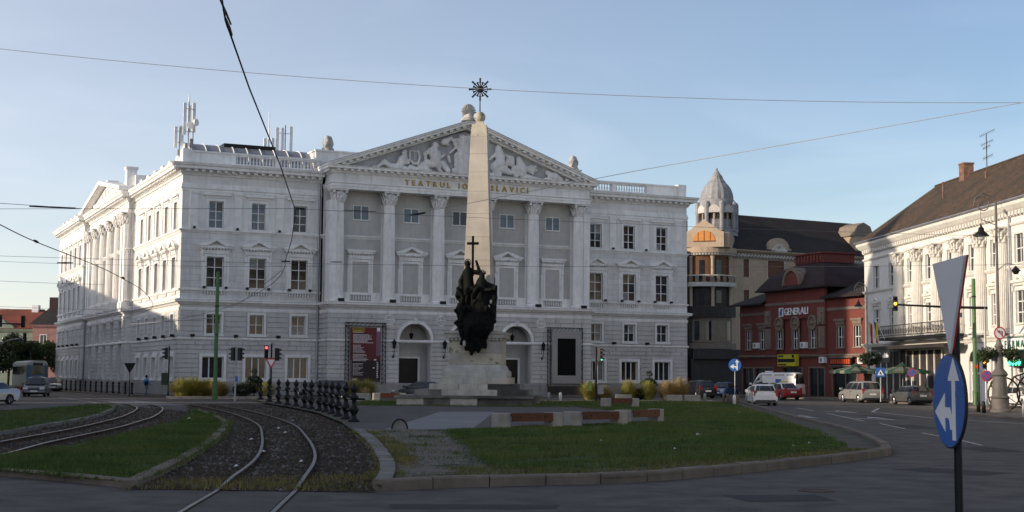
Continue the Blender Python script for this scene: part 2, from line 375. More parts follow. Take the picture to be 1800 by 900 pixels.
def text_mesh(txt, size, m, depth=.02, shear=0, bold=0.):
    cu = bpy.data.curves.new('t', 'FONT'); cu.body = txt; cu.size = size; cu.extrude = depth; cu.align_x = 'LEFT'; cu.shear = shear; cu.offset = bold; cu.resolution_u = 2
    o = bpy.data.objects.new('t', cu); COL.objects.link(o); dg = bpy.context.evaluated_depsgraph_get(); me = bpy.data.meshes.new_from_object(o.evaluated_get(dg))
    bpy.data.objects.remove(o); me.materials.clear(); me.materials.append(M[m]); return me
def holes(mb, s0, s1, z0, z1, d0, d1, ops):
    """wall slab s0..s1 x z0..z1 between depths d0..d1 with rectangular openings (a,b,c,d) = s, s, z, z"""
    xs = sorted({s0, s1, *[v for q in ops for v in q[:2] if s0 < v < s1]})
    for a, b in zip(xs, xs[1:]):
        cuts = sorted((max(z0, q[2]), min(z1, q[3])) for q in ops if q[0] < (a+b)/2 < q[1] and q[3] > z0 and q[2] < z1); z = z0
        for c, d in cuts:
            if c > z+1e-6: mb.box(a, b, d0, d1, z, c)
            z = max(z, d)
        if z < z1-1e-6: mb.box(a, b, d0, d1, z, z1)

# ------------------------------------------------------------------ theatre (local x along the front, y into the building)
TH_W = 50.76; PL0, PL1, PD = 12.4, 38.36, 2.7      # portico from/to and projection
theatre = thing('theatre_building', 'large white neoclassical theatre with columned portico, sculpted pediment and gold lettering', 'theatre', (-28.275, 119.296, 0), 0.44054)
def side_T(off=0): return lambda s, d, z: (-d-off, s, z)
def front_T(off=0): return lambda s, d, z: (s, -d-off, z)
BAYS_L = [2.95, 6.70, 10.45]; BAYS_R = [TH_W-b for b in BAYS_L[::-1]]
SIDE_N = [2.5, 6.36, 10.2, 14.08, 17.95]; SIDE_F = [49.8, 53.6, 57.5, 61.4, 65.2]
ROWS = {'ground': (1.85, 1.52, 3.40), 'mezz': (1.28, 5.33, 7.05), 'first': (1.50, 9.33, 12.0), 'top': (1.28, 14.46, 16.82)}
def ops(cs, rows=('ground', 'mezz', 'first', 'top'), sc_=1.0): return [(c-ROWS[r][0]/2*sc_, c+ROWS[r][0]/2*sc_, ROWS[r][1], ROWS[r][2]) for c in cs for r in rows]
# walls ----------------------------------------------------------
for a_, b_, c_ in ((0, PL0, BAYS_L), (PL1, TH_W, BAYS_R)): w = MB(front_T()); holes(w, a_, b_, 0, 8.3, 0, -.6, ops(c_)); w.build('lower_wall', 'rustic', theatre)
for a_, b_, c_ in ((0, PL0, BAYS_L), (PL1, TH_W, BAYS_R)): w = MB(front_T()); holes(w, a_, b_, 8.3, 14.06, 0, -.6, ops(c_)); w.build('middle_wall', 'ashlar', theatre)
for a_, b_, c_ in ((0, PL0, BAYS_L), (PL1, TH_W, BAYS_R)): w = MB(front_T()); holes(w, a_, b_, 14.06, 20.0, 0, -.6, ops(c_)); w.build('upper_wall', 'plaster', theatre)
w = MB(side_T()); holes(w, .6, 22, 0, 20, 0, -.6, ops(SIDE_N)); w.build('side_wall', 'plaster', theatre)
ARCS = [24.6, 29.4, 34.2, 39.0, 43.8]
w = MB(side_T(.65)); holes(w, 22, 47.2, 0, 20, 0, -1.0, [(a-.95, a+.95, 5.2, 7.2) for a in ARCS]+[(a-.95, a+.95, 1.25, 4.8) for a in ARCS]+[(a-1.0, a+1.0, 9.3, 13) for a in ARCS]+[(24.9, 44.3, 9.2, 18.2)]); w.build('side_portico_wall', 'plaster', theatre)
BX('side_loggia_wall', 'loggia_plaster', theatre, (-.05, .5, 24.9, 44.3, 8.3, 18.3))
w = MB(side_T(1.2)); holes(w, 47.2, 68, 0, 20, 0, -.6, ops(SIDE_F)); w.box(47.2, 47.8, -.6, -1.6, 0, 20); w.build('rear_side_wall', 'plaster', theatre)
BX('right_wall', 'plaster', theatre, (TH_W-.6, TH_W-.01, .6, 68, 0, 20)); BX('back_wall', 'plaster', theatre, (-.6, TH_W-.6, 67.4, 68, 0, 20))
BX('room_core', 'shop_dark', theatre, (1.3, TH_W-1.3, 1.4, 66, .1, 19.5), (PL0+1, PL1-1, -.6, 1.4, 8.5, 18))
# portico ground storey with three arches
AC = [20.45, 25.38, 30.5]; AH = 1.5; ASP = 5.05
w = MB(front_T(PD)); holes(w, PL0, PL1, 0, 8.0, 0, -.7, [(a-AH, a+AH, 0, ASP+AH) for a in AC])
for a in AC:
    for sg in (-1, 1):
        N_ = 7; arc = [(a+sg*AH*math.cos(PI/2*i/N_), ASP+AH*math.sin(PI/2*i/N_)) for i in range(N_+1)]
        w.prism(arc+[(a+sg*AH, ASP+AH)], 0, -.7)
w.box(PL0, PL0+.6, -.7, -PD, 0, 8.0); w.box(PL1-.6, PL1, -.7, -PD, 0, 8.0); w.build('portico_wall', 'rustic', theatre)
BX('portico_floor', 'trim', theatre, (PL0, PL1, -PD+.003, .2, 8.003, 8.3))
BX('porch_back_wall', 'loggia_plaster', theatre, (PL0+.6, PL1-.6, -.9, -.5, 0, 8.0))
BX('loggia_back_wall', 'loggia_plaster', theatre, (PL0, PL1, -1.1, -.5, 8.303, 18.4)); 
for a in AC:
    d = BX('door', 'dark_wood', theatre, (a-.95, a+.95, -1.0, -.9, .05, 3.45))
    for sx in (-1, 1):
        for zz in (.3, 1.1, 1.9, 2.7): BX('door_panel', 'dark_wood', d, (a+sx*.5-.32, a+sx*.5+.32, -1.04, -1.0, zz, zz+.6))
    BX('door_frame', 'trim', d, (a-1.15, a-.95, -1.06, -.9, 0, 3.6), (a+.95, a+1.15, -1.06, -.9, 0, 3.6), (a-.95, a+.95, -1.06, -.9, 3.45, 3.6))
    b = MB(front_T(PD))
    for i in range(14):
        t0, t1 = PI*i/14, PI*(i+1)/14
        b.prism([(a+AH*math.cos(t0), ASP+AH*math.sin(t0)), (a+1.78*math.cos(t0), ASP+1.78*math.sin(t0)), (a+1.78*math.cos(t1), ASP+1.78*math.sin(t1)), (a+AH*math.cos(t1), ASP+AH*math.sin(t1))], .003, .10)
    ar = b.build('archivolt', 'trim', theatre)
    b = MB(front_T(PD)); b.frus(a-.22, a+.22, .1, .26, ASP+AH-.1, ASP+AH+.5, .06); b.build('keystone', 'sculpt', ar)
for s_ in (18.0, 22.92, 27.94, 33.0):
    b = MB(); b.lathe([(.5, 0), (.5, .06), (.42, .1), (.36, .05), (.34, .03), (.0, .05)], (0, 0, 0), 20); o = b.build('medallion', 'trim', theatre, 40)
    o.location = (s_, -PD-.002, 6.8); o.rotation_euler = (PI/2, 0, 0)
def lantern(parent, loc):
    b = MB(); b.box(-.04, .04, -.02, .0, -.9, .2); b.tube([(0, 0, -.75), (0, -.3, -.9), (0, -.42, -.5), (0, -.38, -.2)], .03); b.ell((0, -.1, -1.0), .1, 8, 6)
    o = b.build('wall_lantern', 'black_iron', parent); o.location = loc
    b = MB(); b.lathe([(.12, -.25), (.2, .25), (.24, .28), (.05, .5), (.0, .6)], (0, -.38, 0), 6); b.build('lantern_glass', 'black_iron', o); return o
for s_ in (18.35, 23.2, 28.0, 33.1): lantern(theatre, (s_, -PD-.003, 4.55))
for a in AC:
    b = MB(); b.tube([(0, 0, 0), (0, 0, -.6)], .02, 5); b.lathe([(.1, -1.2), (.22, -.8), (.2, -.7), (.03, -.6)], (0, 0, 0), 6); o = b.build('hanging_lantern', 'black_iron', theatre); o.location = (a, -PD+.9, 6.35)
# continuous mouldings -------------------------------------------
PATH = [(-1.2, 68), (-1.2, 47.2), (-.65, 47.2), (-.65, 22), (0, 22), (0, 0), (PL0, 0), (PL0, -PD), (PL1, -PD), (PL1, 0), (TH_W, 0), (TH_W, 68)]
PATH_UP = PATH[:7]+[(PL0, -1.1), (PL1, -1.1)]+PATH[9:]
def mould(name, path, prof, m='trim'): return MB().sweep(path, prof).build(name, m, theatre)
mould('plinth', PATH, [(-.1, 0), (.13, 0), (.13, 1.12), (.08, 1.22), (-.1, 1.22)], 'plinth_stone')
mould('string_course', PATH, [(-.1, 4.80), (.06, 4.80), (.14, 4.90), (.14, 5.0), (.05, 5.06), (-.1, 5.06)])
mould('middle_band', PATH, [(-.1, 7.32), (.05, 7.32), (.08, 7.44), (.08, 7.60), (-.1, 7.62)])
mould('middle_cornice', PATH, [(-.1, 7.86), (.10, 7.86), (.20, 8.0), (.38, 8.06), (.40, 8.22), (.44, 8.28), (.08, 8.36), (-.1, 8.36)])
mould('sill_course', PATH_UP, [(-.1, 14.02), (.05, 14.02), (.12, 14.16), (.20, 14.22), (.20, 14.32), (-.1, 14.36)])
mould('balustrade_rail', PATH[:7], [(-.1, 9.04), (.10, 9.04), (.14, 9.12), (.14, 9.2), (-.1, 9.24)])
mould('balustrade_rail', PATH[9:], [(-.1, 9.04), (.10, 9.04), (.14, 9.12), (.14, 9.2), (-.1, 9.24)])
for pth in (PATH[:7], PATH[9:]):
    mould('architrave', pth, [(-.1, 17.62), (.05, 17.62), (.05, 17.78), (.12, 17.84), (.12, 17.92), (.04, 18.3), (-.1, 18.3)])
    mould('main_cornice', pth, [(-.1, 18.98), (.10, 18.98), (.16, 19.12), (.24, 19.2), (.24, 19.42), (.78, 19.46), (.80, 19.68), (.90, 19.76), (.98, 19.96), (.2, 20.06), (-.1, 20.06)])
def blocks_along(name, p0, p1, z0, z1, d0, d1, pitch, wd, m='trim', parent=theatre):
    P0, P1 = Vector(p0), Vector(p1); L_ = (P1-P0).length; u = (P1-P0)/L_; nn = Vector((u.y, -u.x)); k = int(L_/pitch); b = MB(); 
    for i in range(k):
        c = (i+.5)*L_/k; v = []
        for z in (z0, z1):
            for a_, d_ in ((c-wd/2, d0), (c+wd/2, d0), (c+wd/2, d1), (c-wd/2, d1)): q = P0+u*a_+nn*d_; v.append((q.x, q.y, z))
        b.add(v, [(0, 3, 2, 1), (4, 5, 6, 7), (0, 1, 5, 4), (1, 2, 6, 5), (2, 3, 7, 6), (3, 0, 4, 7)])
    return b, k
def mods(name, p0, p1, z0, z1, d0, d1, pitch, wd, single=False):
    """modillions: single=True makes one object each"""
    if not single:
        b, k = blocks_along(name, p0, p1, z0, z1, d0, d1, pitch, wd); o = b.build('modillions', 'trim', theatre); return o
    P0, P1 = Vector(p0), Vector(p1); L_ = (P1-P0).length; u = (P1-P0)/L_; k = int(L_/pitch); b = MB(); b.box(-wd/2, wd/2, -d1, -d0, z0, z1); me = b.mesh('modillion', 'trim')
    for i in range(k):
        q = P0+u*((i+.5)*L_/k); o = obj('modillion', me, theatre, (q.x, q.y, 0), math.atan2(u.y, u.x))
mods('m', (0, 0), (PL0, 0), 19.24, 19.44, .245, .62, .62, .30, True); mods('m', (PL1, 0), (TH_W, 0), 19.24, 19.44, .245, .62, .62, .30, True)
for a_, b_ in (((-1.2, 68), (-1.2, 47.2)), ((-.65, 47.0), (-.65, 22)), ((0, 22), (0, 0))): mods('m', a_, b_, 19.24, 19.44, .245, .62, .62, .30)
# parapet -------------------------------------------------------
def baluster_mesh(h, r):
    return MB().lathe([(r*.9, 0), (r*.9, h*.08), (r*.5, h*.14), (r, h*.36), (r*.55, h*.62), (r*.45, h*.8), (r*.9, h*.9), (r*.9, h)], (0, 0, 0), 6).mesh('baluster', 'trim', True)
bal_big = baluster_mesh(.66, .11); bal_small = baluster_mesh(.30, .085)
for x0, x1, segs in ((.15, PL0-.2, ((4.6, 8.1), (8.55, 11.9))), (PL1+.2, TH_W-.15, ((TH_W-11.9, TH_W-8.55), (TH_W-8.1, TH_W-4.6)))):
    b = MB(); holes(b, x0, x1, 20.06, 21.0, .12, .50, [(a_, b_, 20.22, 20.88) for a_, b_ in segs]); b.box(x0-.08, x1+.08, .02, .60, 21.003, 21.15); b.build('parapet', 'trim', theatre)
    for a_, b_ in segs:
        k = int((b_-a_)/.28)
        for i in range(k): obj('baluster', bal_big, theatre, (a_+(i+.5)*(b_-a_)/k, .31, 20.22))
BX('corner_block', 'trim', theatre, (TH_W-1.0, TH_W-.05, -.02, .66, 20.07, 21.3)); BX('corner_block', 'trim', theatre, (-.05, .6, -.02, 1.1, 20.07, 21.25))
for y0, y1, xo in ((1.2, 21.5, 0), (47.4, 67.5, -1.2)): 
    b = MB(); b.box(xo+.12, xo+.5, y0, y1, 20.06, 20.75); 
    for i in range(6): yy = y0+(y1-y0)*(i+.5)/6; b.box(xo+.04, xo+.58, yy-.5, yy+.5, 20.07, 20.95)
    b.build('side_parapet', 'trim', theatre)
BX('roof_deck', 'roof_metal', theatre, (.5, TH_W-.5, .6, 67.5, 19.9, 20.1))
# barrel-vaulted metal roof behind the left parapet
b = MB(); N_ = 12; b.prism([(3.9+2.35*math.cos(PI*i/N_), 19.95+2.35*math.sin(PI*i/N_)) for i in range(N_+1)], 1.2, PL0+.4, 'x'); vr = b.build('vault_roof', 'roof_metal', theatre, 40)
for k in range(10):
    x_ = 1.2+k*1.24; MB().tube([(x_, 3.9+2.38*math.cos(PI*i/N_), 19.95+2.38*math.sin(PI*i/N_)) for i in range(N_+1)], .05, 5).build('roof_rib', 'white_paint', vr)
MB().prism([(3.9+2.42*math.cos(PI*i/N_), 19.95+2.42*math.sin(PI*i/N_)) for i in range(N_+1)], .95, 1.18, 'x').build('vault_end', 'trim', theatre)
BX('roof_hatch', 'black_iron', theatre, (4.2, 8.9, 3.0, 4.6, 22.1, 22.45))
# attic behind the pediment, with carved acroteria
BX('attic', 'trim', theatre, (12.0, 39.0, .7, 7, 20.1, 22.0), (11.9, 39.1, .6, 7.1, 22.003, 22.15))
BX('side_attic', 'trim', theatre, (.3, 6, 24, 46, 20.1, 22.0))
for yy in (25.0, 36.5, 45.0): BX('attic_pier', 'trim', theatre, (-.5, .5, yy-.55, yy+.55, 20.1, 22.6), (-.62, .62, yy-.68, yy+.68, 22.603, 22.85))
def acroterion(x_, y_, z_, k):
    caps = [((x_, y_, z_+.15), (x_, y_, z_+.8), .42*k, .45*k), ((x_-.25, y_-.1, z_+.7), (x_-.1, y_-.1, z_+1.2), .3*k, .24*k), ((x_+.25, y_-.1, z_+.6), (x_+.2, y_, z_+1.2), .28*k, .2*k), ((x_-.4, y_, z_+.1), (x_+.4, y_, z_+.1), .22*k, .22*k), ((x_+.1, y_-.3, z_+.4), (x_+.3, y_-.3, z_+.8), .16, .14), ((x_-.3, y_-.3, z_+.4), (x_-.1, y_-.35, z_+.9), .15, .12)]
    capsules('acroterion', caps, 'stone_dirty', theatre, .07, 1)
acroterion(13.25, 1.2, 22.15, 1.0); acroterion(38.4, 1.2, 22.15, 1.0)
# portico entablature and pediment ------------------------------
EP = [(PL0+.2, 0), (PL0+.2, -PD+.05), (PL1-.2, -PD+.05), (PL1-.2, 0)]
BX('entablature', 'plaster', theatre, (PL0+.2, PL1-.2, -PD+.05, -.3, 18.30, 20.3))
mould('portico_architrave', EP, [(-.1, 18.28), (.06, 18.28), (.06, 18.5), (.10, 18.52), (.10, 18.74), (.18, 18.80), (.18, 18.86), (-.1, 18.88)])
mould('portico_cornice', EP, [(-.1, 19.66), (.12, 19.66), (.2, 19.82), (.2, 20.0), (.62, 20.03), (.64, 20.18), (.72, 20.30), (.1, 20.36), (-.1, 20.36)])
mods('m', EP[1], EP[2], 19.86, 20.02, .205, .52, .62, .30, True)
PM = (PL0+PL1)/2; HALF = (PL1-PL0)/2+.45; ZB, ZA = 20.32, 25.15
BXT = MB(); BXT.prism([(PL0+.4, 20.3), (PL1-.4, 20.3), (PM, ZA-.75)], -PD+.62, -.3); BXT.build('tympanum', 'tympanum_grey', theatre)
for sg in (-1, 1):
    ang = math.atan2(ZA-ZB-.0, HALF); e = Vector((PM+sg*HALF, ZB)); a_ = Vector((PM, ZA)); u_ = (a_-e).normalized(); nn = Vector((-u_.y, u_.x)) if sg < 0 else Vector((u_.y, -u_.x))
    def strip(t0, t1, y0, y1, name='raking_cornice', m='trim'):
        p = [e+nn*t0, e+nn*t1, a_+nn*t1, a_+nn*t0]
        p = [Vector((q.x, q.y)) for q in p]; p[2].x = PM; p[2].y = ZA+t1/math.cos(ang); p[3].x = PM; p[3].y = ZA+t0/math.cos(ang)
        return MB().prism([tuple(q) for q in p], y0, y1).build(name, m, theatre)
    strip(-.22, .0, -PD-.62, 0.5); strip(.003, .12, -PD-.74, 0.5); strip(-.42, -.223, -PD-.12, 0); strip(-.56, -.423, -PD+.05, -.1)
    strip(.123, .17, -PD-.78, 7.0, 'pediment_roof', 'roof_metal')
    L_ = (a_-e).length; k = int(L_/.66)
    bm_ = MB(); bm_.box(-.15, .15, -PD-.5, -PD-.123, -.40, -.224); me = bm_.mesh('modillion', 'trim')
    for i in range(1, k):
        q = e+u_*(i*L_/k); o = obj('modillion', me, theatre, (q.x, 0, q.y)); o.rotation_euler = (0, -sg*-ang if sg > 0 else -ang, 0)
FIGS = {
    'reclining': [(16.71, 20.42, 17.42, 20.99, 0.11, 0.23),(17.42, 20.99, 18.03, 20.63, 0.26, 0.23),(18.03, 20.63, 18.88, 20.63, 0.26, 0.29),(18.88, 20.74, 19.05, 21.22, 0.35, 0.36),(19.05, 21.27, 19.32, 21.58, 0.36, 0.29),(19.29, 21.93, 19.35, 22.02, 0.24, 0.23),(19.32, 21.7, 19.32, 21.87, 0.15, 0.15),(19.05, 21.33, 19.42, 20.96, 0.15, 0.13),(19.42, 20.96, 19.9, 21.39, 0.13, 0.1),(19.51, 21.48, 19.79, 21.04, 0.15, 0.12)],
    'lyre': [(19.9, 21.45, 19.89, 22.17, 0.1, 0.09),(20.71, 21.1, 20.88, 21.64, 0.12, 0.11),(20.88, 21.64, 20.72, 22.18, 0.11, 0.08),(19.91, 21.34, 20.28, 21.02, 0.1, 0.13),(20.28, 21.02, 20.71, 21.05, 0.13, 0.12),(19.89, 22.17, 20.75, 22.21, 0.05, 0.05),(20.14, 22.1, 20.22, 21.07, 0.03, 0.03),(20.35, 22.12, 20.4, 21.08, 0.04, 0.04),(20.51, 22.13, 20.52, 21.09, 0.04, 0.04)],
    'rocks': [(19.18, 20.54, 19.67, 20.45, 0.26, 0.23),(19.98, 20.65, 20.41, 20.51, 0.26, 0.23),(20.9, 20.66, 21.39, 20.57, 0.35, 0.32),(21.51, 20.52, 21.89, 20.49, 0.24, 0.18),(16.41, 20.46, 16.59, 20.53, 0.17, 0.15),(21.14, 20.96, 21.51, 20.87, 0.29, 0.26)],
    'seated': [(22.29, 22.85, 22.38, 22.8, 0.33, 0.27),(22.17, 22.55, 22.17, 22.32, 0.18, 0.21),(22.11, 22.25, 22.31, 21.63, 0.47, 0.44),(21.86, 22.35, 21.37, 22.02, 0.24, 0.19),(21.37, 22.02, 21.44, 21.33, 0.18, 0.13),(22.61, 22.17, 22.8, 21.72, 0.24, 0.15),(22.8, 21.72, 23.24, 22.04, 0.15, 0.12),(22.31, 21.51, 22.5, 21.12, 0.47, 0.37),(22.5, 21.23, 22.75, 20.67, 0.31, 0.19),(22.75, 20.67, 23.07, 20.46, 0.18, 0.12),(22.13, 21.15, 21.82, 21.01, 0.35, 0.27),(23.06, 21.21, 23.63, 20.61, 0.3, 0.25),(21.51, 21.16, 22.13, 21.09, 0.35, 0.32)],
    'standing': [(24.98, 23.76, 25.04, 23.65, 0.33, 0.3),(25.05, 23.41, 25.05, 22.77, 0.57, 0.51),(25.05, 22.77, 25.0, 21.94, 0.51, 0.63),(25.0, 21.94, 25.14, 20.72, 0.63, 0.69),(24.6, 23.5, 24.16, 23.46, 0.23, 0.18),(24.16, 23.46, 24.42, 22.84, 0.18, 0.14),(24.42, 22.84, 23.8, 22.26, 0.13, 0.11),(24.49, 22.08, 24.41, 21.08, 0.27, 0.19),(23.91, 23.62, 23.16, 23.21, 0.18, 0.3),(23.16, 23.21, 23.6, 23.01, 0.3, 0.13),(25.49, 23.21, 25.76, 22.17, 0.24, 0.27),(25.76, 22.17, 25.65, 20.75, 0.27, 0.42),(25.61, 23.81, 25.75, 23.35, 0.27, 0.3),(24.19, 20.65, 24.32, 20.54, 0.24, 0.21),(23.68, 21.9, 23.81, 21.44, 0.16, 0.12)],
    'seated_woman': [(28.67, 23.1, 28.67, 22.98, 0.3, 0.26),(28.71, 22.75, 28.84, 22.22, 0.38, 0.4),(28.84, 22.22, 28.81, 21.68, 0.43, 0.43),(28.82, 21.62, 28.33, 21.29, 0.49, 0.46),(28.33, 21.29, 28.66, 20.48, 0.43, 0.34),(28.79, 21.21, 29.9, 20.86, 0.46, 0.25),(28.39, 22.42, 28.0, 22.16, 0.18, 0.15),(28.0, 22.16, 27.87, 21.97, 0.15, 0.12),(27.82, 20.55, 28.66, 20.42, 0.21, 0.18)],
    'drapery': [(29.43, 22.44, 29.95, 22.12, 0.16, 0.31),(29.95, 22.12, 30.02, 21.71, 0.34, 0.31),(29.56, 21.85, 29.5, 21.43, 0.25, 0.19),(29.16, 22.6, 29.43, 22.38, 0.12, 0.16)],
    'scroll_man': [(30.8, 22.15, 30.87, 22.04, 0.28, 0.26),(30.87, 21.83, 31.01, 21.36, 0.38, 0.5),(31.01, 21.36, 31.07, 20.95, 0.5, 0.47),(30.28, 21.37, 30.22, 20.95, 0.25, 0.25),(30.22, 20.95, 30.55, 20.55, 0.25, 0.19),(31.08, 20.77, 31.34, 20.54, 0.31, 0.22),(31.34, 20.54, 33.2, 20.37, 0.38, 0.13),(31.47, 21.57, 31.67, 21.17, 0.16, 0.15),(31.67, 21.17, 32.33, 20.91, 0.15, 0.11)],
    'tablet': [(31.66, 21.47, 32.53, 21.59, 0.16, 0.16),(31.73, 21.23, 32.59, 21.23, 0.18, 0.18),(32.13, 21.56, 32.2, 21.02, 0.19, 0.18)],
    'beast': [(33.8, 21.13, 34.13, 20.91, 0.23, 0.29),(34.13, 20.91, 34.6, 20.82, 0.29, 0.32),(34.6, 20.88, 35.28, 20.51, 0.32, 0.21),(33.6, 20.45, 34.13, 20.55, 0.18, 0.19),(34.54, 20.4, 35.08, 20.4, 0.19, 0.15),(35.89, 20.55, 36.09, 20.5, 0.17, 0.13)],
}
for k_, caps in FIGS.items():
    capsules('pediment_'+k_, [((a_, -PD+.50-r0*.5, b_), (c_, -PD+.50-r1*.5, d_), r0*1.05, r1*1.05) for a_, b_, c_, d_, r0, r1 in caps], 'sculpt', theatre, .055, 2)
# antefix on the apex: a shell palmette
b = MB(); 
for i in range(11):
    t = R(-80+16*i); tip = (PM+.72*math.sin(t), -PD-.2, 25.45+.15+1.25*math.cos(t*.8)); b.tube([(PM+.1*math.sin(t), -PD-.2, 25.75), ((PM+tip[0])/2, -PD-.3, (25.75+tip[2])/2), tip], [.04, .08, .09], 6)
b.lathe([(.72, 0), (.72, .2), (.5, .3), (.45, .5), (.2, .7)], (PM, -PD-.2, 25.25), 12); b.ell((PM, -PD-.05, 26.05), (.6, .1, .85)); b.build('antefix', 'stone_dirty', theatre, 50)
# lettering
def letters(txt, s0, s1, z, h, y, m, parent, depth=.05):
    ms = [(c, text_mesh(c, h/.72, m, depth, bold=.012)) if c != ' ' else (c, None) for c in txt]; 
    ws = [(max(v.co.x for v in me.vertices)-min(v.co.x for v in me.vertices)) if me else h*.55 for c, me in ms]; gap = ((s1-s0)-sum(ws))/(len(ms)-1); x = s0
    for (c, me), w_ in zip(ms, ws):
        if me:
            mn = min(v.co.x for v in me.vertices); o = obj('letter', me, parent, (x-mn, y, z)); o.rotation_euler = (PI/2, 0, 0)
        x += w_+gap
letters('TEATRUL IOAN SLAVICI', 19.3, 31.6, 18.98, .50, -PD+.05-.06, 'gold', theatre)
# columns -------------------------------------------------------
def column_meshes(zb, zt, r):
    H_ = zt-zb; hb = .42; hc = 1.15; n = 48
    base = MB(); base.box(-r*1.45, r*1.45, -r*1.45, r*1.45, 0, .14); base.lathe([(r*1.4, .143), (r*1.45, .2), (r*1.38, .27), (r*1.16, .30), (r*1.14, .34), (r*1.22, .38), (r*1.05, .42)], n=20)
    sh = MB(); fl = lambda i, z: 1-.075*(0 if i % 2 == 0 else 1)
    sh.lathe([(r, .42), (r, H_*.35), (r*.95, H_*.65), (r*.86, H_-hc)], n=n, mod=fl)
    cp = MB(); z0 = H_-hc
    cp.lathe([(r*.92, z0), (r*.95, z0+.05), (r*.84, z0+.1), (r*.9, z0+.6), (r*1.15, z0+.95)], n=16)
    for ring, (zr, hh, rr, kk) in enumerate(((z0+.08, .42, r*.9, 8), (z0+.3, .45, r*.95, 8))):
        for i in range(kk):
            a = 2*PI*(i+.5*ring)/kk; ca, sa = math.cos(a), math.sin(a)
            cp.tube([(ca*rr, sa*rr, zr), (ca*(rr+.06), sa*(rr+.06), zr+hh*.6), (ca*(rr+.2), sa*(rr+.2), zr+hh), (ca*(rr+.23), sa*(rr+.23), zr+hh*.8)], [.13, .12, .09, .04], 5)
    for i in range(4):
        a = PI/4+PI/2*i; ca, sa = math.cos(a), math.sin(a); cp.ell((ca*r*1.42, sa*r*1.42, z0+.9), .15, 8, 6); cp.tube([(ca*r, sa*r, z0+.5), (ca*r*1.35, sa*r*1.35, z0+.92)], .08, 5)
        a = PI/2*i; cp.ell((math.cos(a)*r*1.1, math.sin(a)*r*1.1, z0+1.0), .11, 6, 5)
    cp.box(-r*1.3, r*1.3, -r*1.3, r*1.3, H_-.13, H_)
    return sh.mesh('column', 'trim', 30), cp.mesh('capital', 'sculpt', 50), base.mesh('column_base', 'trim', 40)
cm = column_meshes(8.31, 18.27, .56)
COLX = [13.33+4.81*i for i in range(6)]
for x_ in COLX:
    o = obj('column', cm[0], theatre, (x_, -PD+.78, 8.31)); obj('capital', cm[1], o); obj('column_base', cm[2], o)
sp = MB(); sp.box(-.5, .5, 0, .35, 8.31, 17.2); sp_me = sp.mesh('pilaster', 'trim')
for x_ in COLX: obj('pilaster', sp_me, theatre, (x_, -1.3, 0))
for x_ in (PL0+.35, PL1-.35): BX('pilaster', 'trim', theatre, (x_-.3, x_+.3, -PD+.25, -1.11, 8.31, 17.3))
cs_ = column_meshes(9.0, 18.0, .50)
for yy in (27.4, 32.1, 36.8, 41.5):
    o = obj('column', cs_[0], theatre, (-.62, yy, 9.0)); obj('capital', cs_[1], o); obj('column_base', cs_[2], o)
for yy in (27.4, 32.1, 36.8, 41.5): BX('column_pedestal', 'trim', theatre, (-1.3, -.05, yy-.75, yy+.75, 8.37, 9.0))
for yy in (22.6, 24.2, 44.9, 46.5):
    BX('pilaster', 'trim', theatre, (-.95, -.64, yy-.45, yy+.45, 9.0, 16.9), (-1.05, -.63, yy-.6, yy+.6, 8.38, 9.0)); obj('capital', cs_[1], theatre, (-.75, yy, 8.95))
# side pediment
b = MB(); b.prism([(22.2, 20.07), (47.0, 20.07), (34.6, 21.9)], -.9, 2, 'x'); b.build('side_tympanum', 'plaster', theatre)
for sg in (-1, 1):
    e = Vector((34.6+sg*13.0, 20.08)); a_ = Vector((34.6, 22.1)); h_ = .42
    MB().prism([tuple(e), (e.x, e.y+h_), (a_.x, a_.y+h_), (a_.x, a_.y)], -1.75, 3, 'x').build('side_raking_cornice', 'trim', theatre)
capsules('pediment_relief', [((-.95, y_, z_), (-.95, y_+dy, z_+dz), .3, .24) for y_, z_, dy, dz in ((30, 20.4, 1.2, .35), (32, 20.4, .6, .6), (34.4, 20.4, .2, 1.0), (36.8, 20.4, -.4, .7), (38.6, 20.4, -1, .4), (33, 20.4, 4, .1), (28, 20.4, 2, .1), (40, 20.4, 1.5, .1))], 'sculpt', theatre, .08, 1)
# windows -------------------------------------------------------
def pane_row(w_, z0, z1, cols, rows, bar, y, name, m_, wnd, split=None):
    """sash bars and panes; returns"""
    fr = MB(); fr.box(-w_/2, -w_/2+.07, y-.06, y+.04, z0, z1); fr.box(w_/2-.07, w_/2, y-.06, y+.04, z0, z1); fr.box(-w_/2+.07, w_/2-.07, y-.06, y+.04, z0, z0+.08); fr.box(-w_/2+.07, w_/2-.07, y-.06, y+.04, z1-.07, z1)
    xs = [-w_/2+.07+(w_-.14)*i/cols for i in range(cols+1)]; zs = split or [z0+.08+(z1-z0-.15)*i/rows for i in range(rows+1)]
    for x in xs[1:-1]: fr.box(x-bar/2, x+bar/2, y-.06, y+.04, z0+.08, z1-.07)
    for z in zs[1:-1]:
        for a, b_ in zip(xs, xs[1:]): fr.box(a+bar/2, b_-bar/2, y-.055, y+.035, z-bar*.4, z+bar*.4)
    fr.build('sash', 'sash', wnd)
    for a, b_ in zip(xs, xs[1:]):
        for c, d in zip(zs, zs[1:]):
            q = MB(); q.box(-(b_-a)/2, (b_-a)/2, -.006, .006, -(d-c)/2, (d-c)/2); o = q.build('pane', m_, wnd); o.location = ((a+b_)/2, y, (c+d)/2)
def casing(w_, z0, z1, cw, d, name='window', sill=True):
    b = MB(); b.box(-w_/2-cw, -w_/2, -d, .02, z0, z1); b.box(w_/2, w_/2+cw, -d, .02, z0, z1); b.box(-w_/2-cw, w_/2+cw, -d, .02, z1, z1+cw)
    if sill: b.box(-w_/2-cw-.04, w_/2+cw+.04, -d-.05, .02, z0-cw, z0)
    return b.build(name, 'trim', theatre)
